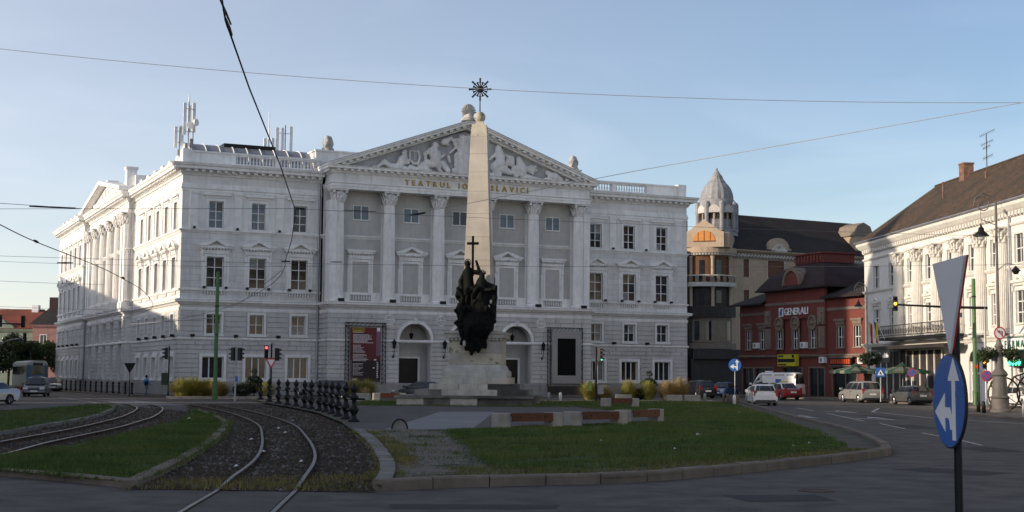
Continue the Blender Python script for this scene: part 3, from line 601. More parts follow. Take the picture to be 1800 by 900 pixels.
def hood_tri(w_half, zb, za, parent, dent=True, flat=False):
    b = MB(); 
    b.box(-w_half+.1, w_half-.1, -.34, -.003, zb-.03, zb+.13)
    if flat: b.box(-w_half, w_half, -.42, -.003, zb+.133, zb+.3)
    else:
        b.prism([(-w_half, zb+.133), (w_half, zb+.133), (0, za)], -.42, -.25); b.prism([(-w_half+.4, zb+.18), (w_half-.4, zb+.18), (0, za-.14)], -.248, -.003)
        b = MB()
        b.box(-w_half+.1, w_half-.1, -.34, -.003, zb-.03, zb+.13)
        for sg in (-1, 1): b.prism([(sg*w_half, zb+.133), (sg*w_half, zb+.25), (0, za), (0, za-.17), (sg*(w_half-.75), zb+.133)], -.42, -.003)
        b.box(-w_half+.3, w_half-.3, -.10, -.003, zb+.131, zb+.25)
    o = b.build('hood', 'trim', parent)
    if dent:
        q = MB(); n = int(2*(w_half-.2)/.26)
        for i in range(n): x = -w_half+.2+(i+.5)*(2*w_half-.4)/n; q.box(x-.07, x+.07, -.30, -.02, zb-.15, zb-.033)
        q.build('dentils', 'trim', parent)
    return o
def bracket(x, z0, z1, parent):
    q = MB(); q.prism([(-.02, z0), (-.10, z0), (-.16, z0+.15), (-.10, (z0+z1)/2), (-.26, z1-.1), (-.26, z1), (-.02, z1)], x-.10, x+.10, 'x'); q.build('bracket', 'trim', parent)
GLASS = -.22
def win_ground(m_='pane'):
    o = casing(1.85, 1.52, 3.40, .24, .13); pane_row(1.85, 1.52, 3.40, 3, 1, .10, .22, '', m_, o); return o
def win_mezz(m_='pane'):
    o = casing(1.28, 5.33, 7.05, .19, .13); pane_row(1.28, 5.33, 7.05, 2, 2, .07, .22, '', m_, o); return o
def win_first(m_='pane', blind=False, flat=False):
    w_ = 1.5; b = MB(); b.box(-w_/2-.2, -w_/2, -.10, .02, 9.25, 12.0); b.box(w_/2, w_/2+.2, -.10, .02, 9.25, 12.0); b.box(-w_/2-.2, w_/2+.2, -.10, .02, 12.0, 12.2)
    b.box(-w_/2-.45, -w_/2-.203, -.05, .02, 9.25, 12.2); b.box(w_/2+.203, w_/2+.45, -.05, .02, 9.25, 12.2); b.box(-w_/2-.45, w_/2+.45, -.14, .02, 12.25, 12.58)
    o = b.build('window', 'trim', theatre)
    if not blind: pane_row(w_, 9.33, 12.0, 2, 3, .08, .22, '', m_, o, [9.41, 10.2, 11.1, 11.93])
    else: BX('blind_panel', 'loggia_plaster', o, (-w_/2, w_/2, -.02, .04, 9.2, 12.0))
    hood_tri(1.55 if not flat else 1.35, 12.76, 13.52, o, True, flat)
    for sx in (-1, 1): bracket(sx*(w_/2+.33), 11.5, 12.55, o)
    return o
def win_top(m_='pane'):
    w_ = 1.28; o = casing(w_, 14.46, 16.82, .24, .06, sill=False); pane_row(w_, 14.46, 16.82, 2, 3, .08, .22, '', m_, o, [14.54, 15.2, 15.95, 16.75])
    BX('hood', 'trim', o, (-1.0, 1.0, -.10, -.003, 17.1, 17.3), (-1.22, 1.22, -.26, -.003, 17.303, 17.46)); return o
protos = {}; PV = {}
def place(kind, mk, loc, rz=0, m_='pane', **kw):
    k = (kind, m_, tuple(kw.items()))
    if k in protos: o = dup(protos[k], theatre, loc, rz)
    else: o = mk(m_, **kw); o.location = loc; o.rotation_euler = (0, 0, rz); protos[k] = o
    for ch in o.children:
        if ch.name.startswith('pane'):
            ch.rotation_euler = (R(rnd.uniform(-.7, .7)), 0, R(rnd.uniform(-.8, .8)))
            mm = m_ if rnd.random() < .72 else rnd.choice(('pane', 'pane', 'pane_warm_reflection', 'curtain'))
            if ch.data.materials[0] != M[mm]:
                kk = (ch.data.name.split('.')[0], tuple(round(v, 2) for v in ch.data.vertices[0].co), mm)
                if kk not in PV: PV[kk] = ch.data.copy(); PV[kk].materials[0] = M[mm]
                ch.data = PV[kk]
    return o
for i, c in enumerate(BAYS_L+BAYS_R):
    place('g', win_ground, (c, 0, 0), 0, 'pane_warm_reflection' if i in (1, 2, 3, 4) else 'pane'); place('m', win_mezz, (c, 0, 0), 0, 'pane_warm_reflection' if i in (1, 2, 3) else 'pane')
    place('f', win_first, (c, 0, 0), 0, 'pane_warm_reflection' if i in (1, 3, 4) else 'pane'); place('t', win_top, (c, 0, 0), 0, 'blind' if i in (0, 1) else 'pane')
for ys, xo in ((SIDE_N, 0), (SIDE_F, -1.2)):
    for c in ys:
        place('g', win_ground, (xo, c, 0), -PI/2); place('m', win_mezz, (xo, c, 0), -PI/2); place('f', win_first, (xo, c, 0), -PI/2); place('t', win_top, (xo, c, 0), -PI/2)
BC = [(COLX[i]+COLX[i+1])/2 for i in range(5)]
for i, c in enumerate(BC):
    place('fb', lambda m_, **k: win_first(m_, True, **k), (c, -1.1, 0), 0, 'pane', flat=i in (0, 4))
    o = BX('window', 'trim', theatre, (c-.76, c-.7, -1.16, -1.1, 15.8, 17.06), (c+.7, c+.76, -1.16, -1.1, 15.8, 17.06), (c-.7, c+.7, -1.16, -1.1, 17.0, 17.06), (c-.8, c+.8, -1.2, -1.1, 15.7, 15.8), (c-.04, c+.04, -1.15, -1.1, 15.8, 17.0))
    for sx in (-1, 1): BX('pane', 'blind' if i != 2 else 'pane', o, (c+sx*.37-.33, c+sx*.37+.33, -1.13, -1.105, 15.82, 16.98))
    b = MB(); b.box(c-1.9, c+1.9, -1.3, -1.1, 8.31, 8.5); b.box(c-1.9, c+1.9, -1.3, -1.1, 9.05, 9.25); b.box(c-1.9, c-1.0, -1.28, -1.1, 8.5, 9.05); b.box(c+1.0, c+1.9, -1.28, -1.1, 8.5, 9.05); b.build('loggia_balustrade', 'trim', theatre)
    for k in range(8): obj('baluster', bal_small, theatre, (c-.88+k*.25, -1.22, 8.6)).scale = (1, 1, 1.45)
# balusters under the first-floor windows, pilaster strips of the top storey, cast-iron spotlights
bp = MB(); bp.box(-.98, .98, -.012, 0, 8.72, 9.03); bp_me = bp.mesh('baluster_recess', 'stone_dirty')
for xy, rz in [((c, 0), 0) for c in BAYS_L+BAYS_R]+[((0, c), -PI/2) for c in SIDE_N]+[((-1.2, c), -PI/2) for c in SIDE_F]:
    o = obj('baluster_recess', bp_me, theatre, (xy[0], xy[1], 0), rz)
    for k in range(8): obj('baluster', bal_small, o, (-.84+k*.24, -.06, 8.735))
pil = MB(); pil.box(-.34, .34, -.10, 0, 14.37, 17.4); pil.box(-.4, .4, -.15, 0, 17.4, 17.61); pil_me = pil.mesh('pilaster', 'trim')
for x_ in [1.0, 4.83, 8.57]+[TH_W-q for q in (1.0, 4.83, 8.57)]: obj('pilaster', pil_me, theatre, (x_, 0, 0))
for ys, xo in ((SIDE_N, 0), (SIDE_F, -1.2)):
    for c in ys[:-1]: obj('pilaster', pil_me, theatre, (xo, c+1.93, 0), -PI/2)
spm = MB(); spm.box(-.16, .16, -.45, -.15, .0, .22); spm.tube([(0, -.1, -.05), (0, -.3, .1)], .03, 5); spm_me = spm.mesh('spotlight', 'black_iron')
for c in BAYS_L+BAYS_R:
    for dx in (-.95, .95): obj('spotlight', spm_me, theatre, (c+dx, -.05, 9.25)).scale = (.7, .8, .8)
    obj('spotlight', spm_me, theatre, (c-1.85, -.02, 5.08)); obj('spotlight', spm_me, theatre, (c-1.92, -.08, 14.37)).scale = (.6, .6, .8)
for c in SIDE_N: obj('spotlight', spm_me, theatre, (0, c-1.1, 5.08), -PI/2)
for c in SIDE_F: obj('spotlight', spm_me, theatre, (-1.2, c-1.1, 5.08), -PI/2)
for x_ in COLX: obj('spotlight', spm_me, theatre, (x_+.1, -PD+.1, 8.32)).scale = (1.6, .9, 1.3)
# rusticated blocks ---------------------------------------------
RB = []
def rusticate(T, s0, s1, z0, z1, rows, blen, opn, arches=(), d=.085):
    rh = (z1-z0)/rows
    for r in range(rows):
        a, b_ = z0+r*rh, z0+(r+1)*rh; iv = [(s0, s1)]
        cut = [(q[0], q[1]) for q in opn if q[2] < b_-.02 and q[3] > a+.02]
        for c, hw, spz in arches:
            zt = max(a, spz); x = hw if a < spz else (math.sqrt(max(0, hw*hw-(a-spz)**2)) if a-spz < hw else 0)
            if x > 0: cut.append((c-x, c+x))
        for c0, c1 in cut:
            iv = [p for i0, i1 in iv for p in ((i0, min(i1, c0)), (max(i0, c1), i1)) if p[1]-p[0] > .12]
        for i0, i1 in iv:
            n = max(1, round((i1-i0)/blen)); st = [(i0+(i1-i0)*k/n) for k in range(n+1)]
            if r % 2 and n > 1: st = [i0]+[(st[k]+st[k+1])/2 for k in range(n)]+[i1]
            for p, q in zip(st, st[1:]):
                if q-p > .1: RB.append((T, p+.022, q-.022, a+.030, b_-.030, d))
CS = .30
wl = [(c-1.85/2-CS, c+1.85/2+CS, 1.2, 3.66) for c in BAYS_L+BAYS_R]+[(c-.64-.24, c+.64+.24, 5.1, 7.26) for c in BAYS_L+BAYS_R]
rusticate(front_T(), .02, PL0-.02, 1.24, 4.78, 9, 1.45, wl); rusticate(front_T(), .02, PL0-.02, 5.10, 7.30, 5, 1.45, wl)
pw = []
rusticate(front_T(PD), PL0+.02, PL1-.02, 1.24, 4.78, 9, 1.9, pw, [(a, AH+.02, ASP) for a in AC]); rusticate(front_T(PD), PL0+.02, PL1-.02, 5.10, 7.30, 5, 1.9, pw, [(a, 1.82, ASP) for a in AC])
rusticate(front_T(), PL1+.02, TH_W-.02, 1.24, 4.78, 9, 1.45, wl); rusticate(front_T(), PL1+.02, TH_W-.02, 5.10, 7.30, 5, 1.45, wl)
nfront = len(RB)
sl = lambda cs: [(c-1.85/2-CS, c+1.85/2+CS, 1.2, 3.66) for c in cs]+[(c-.64-.24, c+.64+.24, 5.1, 7.26) for c in cs]
for T_, a_, b_, cs in ((side_T(), .02, 21.9, SIDE_N), (side_T(1.2), 47.3, 68, SIDE_F)):
    rusticate(T_, a_, b_, 1.24, 4.78, 9, 1.45, sl(cs)); rusticate(T_, a_, b_, 5.10, 7.30, 5, 1.45, sl(cs))
ao = [(a-.98, a+.98, 1.2, 7.4) for a in ARCS]
rusticate(side_T(.65), 22.02, 47.1, 1.24, 4.78, 9, 2.6, ao); rusticate(side_T(.65), 22.02, 47.1, 5.10, 7.30, 5, 2.6, ao)
rusticate(lambda s, d, z: (PL0-d, s, z), -PD+.02, -.02, 1.24, 4.78, 9, 1.4, []); rusticate(lambda s, d, z: (PL0-d, s, z), -PD+.02, -.02, 5.1, 7.3, 5, 1.4, [])
order = sorted(range(len(RB)), key=lambda i: (0 if i < nfront else 1, -(RB[i][2]-RB[i][1])))
rest = MB()
for k, i in enumerate(order):
    T_, p, q, a, b_, d = RB[i]
    if k < 300: MB(T_).frus(p, q, .0, d*rnd.uniform(.85, 1.15), a, b_, .016).build('stone_block', 'rustic', theatre)
    else: m_ = MB(T_).frus(p, q, 0, d, a, b_, .016); rest.v, rest.f = rest.v, rest.f; n0 = len(rest.v); rest.v += m_.v; rest.f += [tuple(j+n0 for j in f) for f in m_.f]
tag(rest.build('stone_blocks', 'rustic', theatre), kind='stuff')
# blank panels in the side arcade
for a in ARCS: BX('arcade_panel', 'blind', theatre, (-.62+.35, .3, a-.94, a+.94, 1.3, 4.8)); BX('arcade_window', 'pane', theatre, (-.2, .3, a-.94, a+.94, 5.2, 7.2)); capsules('arcade_keystone', [((-.72, a-.3, 7.2), (-.78, a, 7.5), .18, .22), ((-.78, a, 7.5), (-.72, a+.3, 7.2), .22, .18)], 'sculpt', theatre, .08, 1)
# rain pipes
for pts in ([(-.95, 47.0, 20.0), (-1.0, 46.9, 19.2), (-.9, 46.95, 18.6), (-.9, 46.95, 1.2)], [(-.35, 21.6, 20.6), (-.5, 21.5, 19.3), (-.25, 21.75, 18.2), (-.25, 21.75, 8.6)], [(PL0-.25, -.15, 18.9), (PL0-.25, -.15, 1.3)]): MB().tube(pts, .09, 6).build('rain_pipe', 'roof_metal', theatre)
# billboard: poster on a truss frame, and the empty screen on the other side
def truss(x0, x1, z0, z1, y):
    b = MB()
    for a, c in ((x0, x0+.32), (x1-.32, x1)):
        for x in (a, c): b.tube([(x, y, z0), (x, y, z1)], .035, 5)
        k = int((z1-z0)/.4)
        for i in range(k): za = z0+(z1-z0)*i/k; zb = z0+(z1-z0)*(i+1)/k; b.tube([(a, y, za), (c, y, zb)], .02, 4); b.tube([(a, y, zb), (c, y, zb)], .02, 4)
    for z in (z1-.3, z1): b.tube([(x0, y, z), (x1, y, z)], .035, 5)
    k = int((x1-x0)/.4)
    for i in range(k): b.tube([(x0+(x1-x0)*i/k, y, z1-.3), (x0+(x1-x0)*(i+1)/k, y, z1)], .02, 4)
    return b
ps = thing('poster_billboard', 'tall dark red theatre poster with white lines of text on a metal truss frame', 'poster'); ps.location = theatre.location; ps.rotation_euler = theatre.rotation_euler
truss(13.85, 17.6, 1.15, 6.5, -PD-.25).build('truss_frame', 'black_iron', ps)
po = BX('poster_sheet', 'poster_red', ps, (14.3, 17.1, -PD-.30, -PD-.27, 1.35, 6.1)); Y0 = -PD-.306
BX('printed_band', 'poster_mauve', po, (16.68, 17.1, Y0, -PD-.303, 3.6, 5.75), (14.3, 14.42, Y0, -PD-.303, 1.35, 3.2)); BX('printed_dark', 'poster_dark', po, (14.45, 17.1, Y0, -PD-.303, 1.36, 3.2))
b = MB(); rr_ = random.Random(3)
for z, x1, hh in [(5.62, .9, .04)]+[(5.42-.1*i, rr_.uniform(1.3, 2.0), .045) for i in range(8)]+[(4.5-.11*i, rr_.uniform(.6, 1.0), .04) for i in range(5)]+[(3.9, 1.1, .06)]+[(3.7-.11*i, rr_.uniform(.9, 1.5), .04) for i in range(6)]+[(2.9-.11*i, rr_.uniform(.5, 1.1), .03) for i in range(10)]:
    x = 14.55
    while x < 14.55+x1: d_ = rr_.uniform(.06, .2); b.box(x, min(x+d_, 14.55+x1), Y0-.004, Y0-.001, z, z+hh); x += d_+.03
b.box(14.5, 14.9, Y0-.004, Y0-.001, 1.47, 1.6); b.box(16.74, 17.04, Y0-.004, Y0-.001, 5.76, 6.06); b.box(16.5, 16.7, Y0-.004, Y0-.001, 3.2, 3.32); b.box(16.4, 16.55, Y0-.004, Y0-.001, 2.5, 2.6)
for i in range(9): b.box(16.75, 16.75+rr_.uniform(.1, .2), Y0-.004, Y0-.001, 1.7+.16*i, 1.78+.16*i)
b.build('printed_text', 'sign_white', po)
b = MB(); b.box(14.5, 15.55, Y0-.003, Y0, 5.68, 5.72); b.box(14.5, 15.55, Y0-.003, Y0, 6.0, 6.04); b.box(14.5, 14.54, Y0-.003, Y0, 5.72, 6.0); b.box(15.51, 15.55, Y0-.003, Y0, 5.72, 6.0); b.box(14.6, 15.4, Y0-.003, Y0, 5.8, 5.87); b.build('printed_logo', 'sign_yellow', po)
ps2 = thing('screen_billboard', 'blank black display in a pale grey surround on a truss frame beside the arches', 'billboard'); ps2.location = theatre.location; ps2.rotation_euler = theatre.rotation_euler
truss(33.6, 37.3, 1.0, 6.45, -PD-.25).build('truss_frame', 'black_iron', ps2)
holes_ = MB(); holes(holes_, 34.0, 37.05, 1.25, 6.2, -PD-.42, -PD-.28, [(34.57, 36.5, 2.0, 5.45)]); holes_.build('surround', 'panel_frame', ps2); BX('display', 'screen', ps2, (34.57, 36.5, -PD-.36, -PD-.3, 2.0, 5.45)); BX('base_box', 'shop_dark', ps2, (33.6, 37.4, -PD-.6, -PD-.3, .3, 1.0))
# mobile-phone antennas on the roof
def antennas(label, loc, rods):
    t = thing('roof_antenna_mast', label, 'antenna'); t.location = theatre.matrix_world @ Vector(loc) if False else Vector((theatre.location.x, theatre.location.y, 0)) + Matrix.Rotation(.44054, 3, 'Z') @ Vector(loc)
    t.rotation_euler = (0, 0, .44054)
    for kind, x, y, z0, z1 in rods:
        if kind == 'pole': MB().tube([(x, y, z0), (x, y, z1)], .055, 6).build('mast_pole', 'grey_metal', t)
        if kind == 'panel': MB().box(x-.13, x+.13, y-.08, y+.08, z0, z1).build('panel_antenna', 'white_paint', t)
        if kind == 'whip': MB().tube([(x, y, z0), (x, y, z1)], [.09, .05], 6).build('whip_antenna', 'white_paint', t)
        if kind == 'box': MB().box(x-.12, x+.12, y-.1, y+.1, z0, z1).build('radio_unit', 'grey_paint', t)
        if kind == 'dish': o = MB().lathe([(.0, -.05), (.3, -.05), (.32, .12), (.0, .14)], (0, 0, 0), 14).build('dish_antenna', 'white_paint', t, 40); o.location = (x, y-.15, z0); o.rotation_euler = (PI/2, 0, R(-z1))
        if kind == 'arm': MB().tube([(x, y, z0), (x+z1, y, z0)], .03, 5).build('arm', 'grey_metal', t)
antennas('tall antenna mast with panels and round dishes on the theatre corner roof', (.7, 1.6, 20.0), [('pole', 0, 0, 0, 5.6), ('panel', -.35, 0, 2.7, 5.5), ('pole', .45, .2, .9, 5.6), ('panel', .5, .2, 3.0, 5.6), ('panel', .15, .5, 3.0, 5.4), ('dish', .1, -.1, 3.5, 10), ('dish', .55, -.1, 3.8, -40), ('arm', -.4, 0, 3.0, 1.0), ('arm', -.4, 0, 5.0, 1.0), ('box', -.1, .2, 1.2, 2.0), ('box', .3, .2, 1.6, 2.4), ('whip', 0, 0, 5.6, 6.3)])
antennas('short antenna cluster on the theatre side parapet left of the tall mast', (.5, 4.2, 20.0), [('pole', 0, 0, 0, 3.9), ('panel', -.35, 0, 1.9, 3.8), ('panel', .2, 0, 2.1, 3.9), ('box', 0, .2, 1.0, 1.8), ('box', .3, .2, .6, 1.4), ('arm', -.4, 0, 2.4, .9), ('arm', -.4, 0, 3.4, .9)])
antennas('white antenna cluster with tall whip rod behind the theatre balustrade', (10.3, 5.5, 21.5), [('whip', -1.35, 0, 0, 4.6), ('panel', -1.7, 0, .2, 2.1), ('panel', -.95, .1, .8, 2.2), ('panel', -.55, 0, .3, 3.2), ('panel', -.1, -.1, .3, 3.2), ('panel', .75, 0, .6, 3.4), ('pole', .2, 0, -1, 3.5), ('arm', -1.7, 0, 1.0, 2.6), ('arm', -.6, 0, 2.7, 1.5), ('box', -.2, .2, -.2, .5), ('box', .3, .2, -.2, .7)])

# ------------------------------------------------------------------ ground, roads, islands, tracks
gm = MB(); gm.add([(-1500, -400, 0), (1500, -400, 0), (1500, 2500, 0), (-1500, 2500, 0)], [(0, 1, 2, 3)]); tag(gm.build('ground', 'asphalt', recalc=False), kind='structure')
def smooth(pts, n=6, closed=False):
    P = [Vector(p) for p in pts]; out = []; k = len(P)
    for i in range(k if closed else k-1):
        g_ = (lambda j: P[j % k]) if closed else (lambda j: P[max(0, min(k-1, j))]); a, b, c, d = g_(i-1), g_(i), g_(i+1), g_(i+2)
        for t in range(n):
            t /= n; out.append(.5*((2*b)+(c-a)*t+(2*a-5*b+4*c-d)*t*t+(3*b-a-3*c+d)*t**3))
    if not closed: out.append(P[-1])
    return [tuple(v) for v in out]
def sheet(name, poly, z, m, parent=None, kind=None):
    P_ = []
    for q in poly:
        if not P_ or (Vector(q)-Vector(P_[-1])).length > .02: P_.append(tuple(q))
    T_ = tessellate_polygon([[Vector((x, y, 0)) for x, y in P_]]); F_ = []
    for t in T_:
        (ax, ay), (bx, by), (cx, cy) = (P_[i] for i in t); cr = (bx-ax)*(cy-ay)-(by-ay)*(cx-ax)
        if abs(cr) > 1e-7: F_.append(t if cr > 0 else t[::-1])
    me = bpy.data.meshes.new(name); me.from_pydata([(x, y, z) for x, y in P_], [], F_)
    me.materials.append(M[m]); o = obj(name, me, parent); return tag(o, kind=kind) if kind else o
def along(path):
    P = [Vector(p) for p in path]; L_ = [0]
    for a, b in zip(P, P[1:]): L_.append(L_[-1]+(b-a).length)
    def at(s):
        s = max(0, min(L_[-1], s))
        for i in range(len(P)-1):
            if s <= L_[i+1]+1e-9: d = (P[i+1]-P[i]).normalized(); return P[i]+d*(s-L_[i]), d
        return P[-1], (P[-1]-P[-2]).normalized()
    return at, L_[-1]
def kerb(path, parent, length=1.0, wd=.22, h=.14, m='kerb', inside=1, maxn=70):
    """row of kerb stones; the path is the outer edge, stones lie to its left (inside=1) or right"""
    at, L_ = along(path); n = max(1, min(maxn, int(L_/length))); ln = L_/n
    for i in range(n):
        a, da = at(i*ln+.012); c, dc = at((i+1)*ln-.012); mid, dm = at((i+.5)*ln); na = Vector((-da.y, da.x))*inside; ncc = Vector((-dc.y, dc.x))*inside; nm = Vector((-dm.y, dm.x))*inside
        j = rnd.uniform(-.012, .012); hh = h+rnd.uniform(-.012, .008); b = MB(); vs = []
        for z, q in ((-.1, 0), (hh-.03, 0), (hh, .03)):
            for p, n_ in ((a, na), (mid, nm), (c, ncc)): v = p+n_*(q+j); vs.append((v.x, v.y, z))
        for z in (hh, -.1):
            for p, n_ in ((a, na), (mid, nm), (c, ncc)): v = p+n_*(wd+j); vs.append((v.x, v.y, z))
        fs = []
        for r in range(4):
            for t in range(2): fs.append((r*3+t, r*3+t+1, r*3+t+4, r*3+t+3))
        fs += [(0, 3, 6, 9, 12), (2, 14, 11, 8, 5)]
        b.add(vs, fs); b.build('kerb_stone', m, parent)
front_edge = smooth([(-2.3, 24.1), (-1.23, 25.0), (1.08, 26.04), (2.5, 26.75), (4.76, 29.3), (7.26, 32.6), (8.93, 35.0), (9.95, 37.0), (10.75, 40.5), (11.7, 46.5), (12.49, 53.2), (13.59, 67.15), (15.78, 89.5), (17.3, 106)])
left_edge = smooth([(-2.35, 24.4), (-2.6, 28.2), (-3.13, 32.8), (-3.98, 39.1), (-5.2, 46.7)])
fence_line = [(-6.2, 55.69), (-6.88, 58.82), (-7.68, 62.65), (-8.41, 66.22), (-9.12, 69.39), (-9.76, 71.85), (-10.61, 74.88), (-11.35, 77.52), (-12.39, 81.21), (-13.36, 84.16), (-14.59, 88.37), (-16.18, 94.28), (-18.21, 102.41)]
isl_poly = front_edge+[(16.8, 109), (6, 107.4), (-6, 105), (-16, 103.6), (-18.6, 104)]+[(x-.5, y) for x, y in fence_line[::-1]]+left_edge[::-1]
isl = sheet('traffic_island', isl_poly, .115, 'pave_bed', None, 'structure')
kerb(front_edge[1:], isl, 1.1, wd=.26, h=.20, maxn=95); kerb(left_edge, isl, 1.0, inside=-1, m='kerb_grey', wd=.3, h=.2)
kerb([(16.8, 109), (6, 107.4), (-6, 105), (-16, 103.6), (-18.6, 104)], isl, 3, maxn=14)
plaza = sheet('plaza', [(-5.3, 47.5), (-2.2, 48.2), (-.36, 50.4), (6.28, 59.4), (6.8, 72), (3.9, 84), (4.2, 106.5), (-6, 104.5), (-16, 103), (-17.3, 100), (-13.6, 86), (-8.9, 69.5), (-6.6, 58)], .119, 'asphalt_old', None, 'structure')
sheet('pale_path', [(-4.3, 48.2), (-1.35, 49.2), (-.82, 72.3), (-3.6, 71.7)], .123, 'paver_pale', None, 'structure')
lawn_poly = smooth([(-2.19, 48.2), (-1.1, 37), (-.40, 29.3), (1.2, 28.6), (2.9, 29.8), (5.2, 32.2), (7.0, 34.6), (8.85, 38.0), (9.85, 43.0), (11.4, 57.2), (12.9, 72), (15.0, 94.2), (15.8, 105.5), (4.5, 104), (4.1, 84.3), (6.8, 72.2), (6.28, 59.4), (-.36, 50.4)], 4, True)
sheet('lawn_soil', lawn_poly, .126, 'grass_soil', None, 'structure')
sheet('monument_lawn', [(-9.5, 84.5), (3.6, 84), (3.8, 101), (-10.5, 101)], .124, 'grass_soil', None, 'structure')
# grassy medians by the tram tracks
L2 = smooth([(-6.43, 24.4), (-7.14, 31.3), (-8.63, 41.8), (-10.58, 52.9), (-12.68, 61.3), (-16.0, 72.4)], 5)
L2b = smooth([(-16.5, 72.5), (-14.25, 62.6), (-13.0, 55.5), (-11.75, 43.5), (-11.25, 36.5), (-11.3, 31.4), (-11.6, 28.6)], 5)
med = sheet('tram_median', L2+L2b, .115, 'grass_soil', None, 'structure'); kerb(L2, med, 1.2, m='kerb', wd=.24, h=.16, inside=1); kerb(L2b, med, 1.5, m='kerb_grey', wd=.16, h=.13, inside=1, maxn=30)
kerb([(-11.6, 28.6), (-8.0, 25.8), (-6.55, 24.45)], med, 1.9, m='kerb', h=.15)
L1 = smooth([(-16.4, 40), (-16.0, 45), (-16.4, 49.2), (-18.1, 61.7), (-21.3, 76), (-23.6, 83.3)], 5)
L1b = [(-24.3, 84), (-24.5, 75.2), (-24.6, 64.7), (-27, 55), (-22, 42)]
med2 = sheet('far_tram_median', L1+L1b, .115, 'grass_soil', None, 'structure'); kerb(L1, med2, 1.5, m='kerb_grey', wd=.2, inside=1, maxn=30)
# track beds
T1 = smooth([(-9.5, 2), (-10.6, 15), (-11.9, 28), (-12.45, 33), (-13.27, 38.7), (-14.2, 48), (-15.2, 55), (-16.35, 62), (-18.95, 74), (-21.4, 82.3), (-25.5, 93), (-31, 106), (-38.5, 123), (-48, 143), (-58, 164)], 8)
T2 = smooth([(-2.4, -5), (-3.2, 8), (-4.08, 20.5), (-4.55, 27), (-5.3, 33.5), (-6.9, 43), (-9.3, 55), (-13.75, 71), (-19.3, 87), (-25.3, 101), (-33.5, 119), (-43, 140), (-53, 162)], 8)
bed2 = [(-6.6, 24.3), (-2.3, 24.0)]+left_edge+[(x, y) for x, y in fence_line[:11]]+[(-17, 92), (-20.5, 90), (-18.5, 80)]+L2[::-1]
sheet('tram_track_bed', bed2, .010, 'ballast', None, 'structure')
bed1 = L2b+[(-13, 26), (-15.5, 38)]+L1+[(-20.5, 80), (-18.2, 76)]
sheet('far_tram_track_bed', bed1, .010, 'ballast', None, 'structure')
def rails(name, path, label):
    t = thing(name, label, 'tram track'); at, L_ = along(path); n = int(L_/1.2)
    for sg in (-1, 1):
        prof = [(-.055, 0), (-.055, -.02), (-.02, -.05), (-.02, -.12), (-.06, -.14), (.06, -.14), (.02, -.12), (.02, -.05), (.055, -.02), (.055, 0)]
        pts = []
        for i in range(n+1):
            p, d = at(L_*i/n); nn = Vector((-d.y, d.x)); q = p+nn*sg*.66; k = max(0, min(1, (q.y-24.3)/1.5))*max(0, min(1, (88-q.y)/4)); pts.append((q.x, q.y, .016+.085*k, nn))
        b = MB(); vs = []; fs = []; k = len(prof)
        for x, y, z, nn in pts:
            for o_, dz in prof: vs.append((x+nn.x*o_, y+nn.y*o_, z+dz))
        for i in range(n):
            for j in range(k-1): fs.append((i*k+j, i*k+j+1, (i+1)*k+j+1, (i+1)*k+j))
        b.add(vs, fs); r = b.build('rail', 'rail_side', t, recalc=False)
        h = MB(); vs = []; fs = []
        for x, y, z, nn in pts: vs += [(x-nn.x*.036, y-nn.y*.036, z+.002), (x+nn.x*.036, y+nn.y*.036, z+.002)]
        for i in range(n): fs.append((2*i, 2*i+1, 2*i+3, 2*i+2))
        h.add(vs, fs).build('rail_head', 'rail_top', r, recalc=False)
    return t
rails('tram_track', T2, 'curving tram track beside the long iron fence'); rails('tram_track', T1, 'curving tram track between the two grass medians at the left')
# ballast stones
def rocks(name, poly, n, size, z, m, excl=()):
    bb = np.array(poly); P = nr.uniform(bb.min(0), bb.max(0), (n*6, 2)); dens = np.exp(-(P[:, 1]-24)/26.); P = P[(nr.uniform(0, 1, len(P)) < dens) & inpoly(P, poly)][:n]; k = len(P)
    oc = np.array([[1, 0, 0], [0, 1, 0], [-1, 0, 0], [0, -1, 0], [0, 0, 1.]]); F = [(0, 1, 4), (1, 2, 4), (2, 3, 4), (3, 0, 4)]
    s = size*nr.uniform(.5, 1.4, (k, 1, 1)); V = oc[None]*s*nr.uniform(.6, 1.2, (k, 5, 1)); a = nr.uniform(0, 2*PI, k); c, q = np.cos(a)[:, None], np.sin(a)[:, None]
    X = V[:, :, 0]*c-V[:, :, 1]*q; Y = V[:, :, 0]*q+V[:, :, 1]*c; V = np.stack([X+P[:, :1], Y+P[:, 1:2], V[:, :, 2]*.8+z], 2)
    T_ = np.concatenate([V[:, list(f)] for f in F]); return tag(tris(name, m, T_), kind='stuff')
rocks('ballast_stones', bed2, 16000, .055, .012, 'ballast'); rocks('far_ballast_stones', bed1, 5000, .06, .012, 'ballast')
mat('ballast_light', (.13, .125, .12), .95, .4, 5, .3); rocks('pale_ballast_stones', bed2, 2600, .045, .02, 'ballast_light')
for i, (x, y, r_) in enumerate([(1.5, 30.0, .4), (7.3, 37.0, .5), (.6, 48.6, .6), (3.2, 51.2, .6), (-8.0, 29.5, .3), (5.8, 56.5, .8)]):
    sheet('bare_patch', [(x+r_*(1+.35*math.sin(k*2.3+i))*math.cos(2*PI*k/14)*1.2, y+r_*(1+.35*math.cos(k*1.7+i))*math.sin(2*PI*k/14)*1.8) for k in range(14)], .1285 if x > -5 else .118, 'bare_soil', None, 'structure')
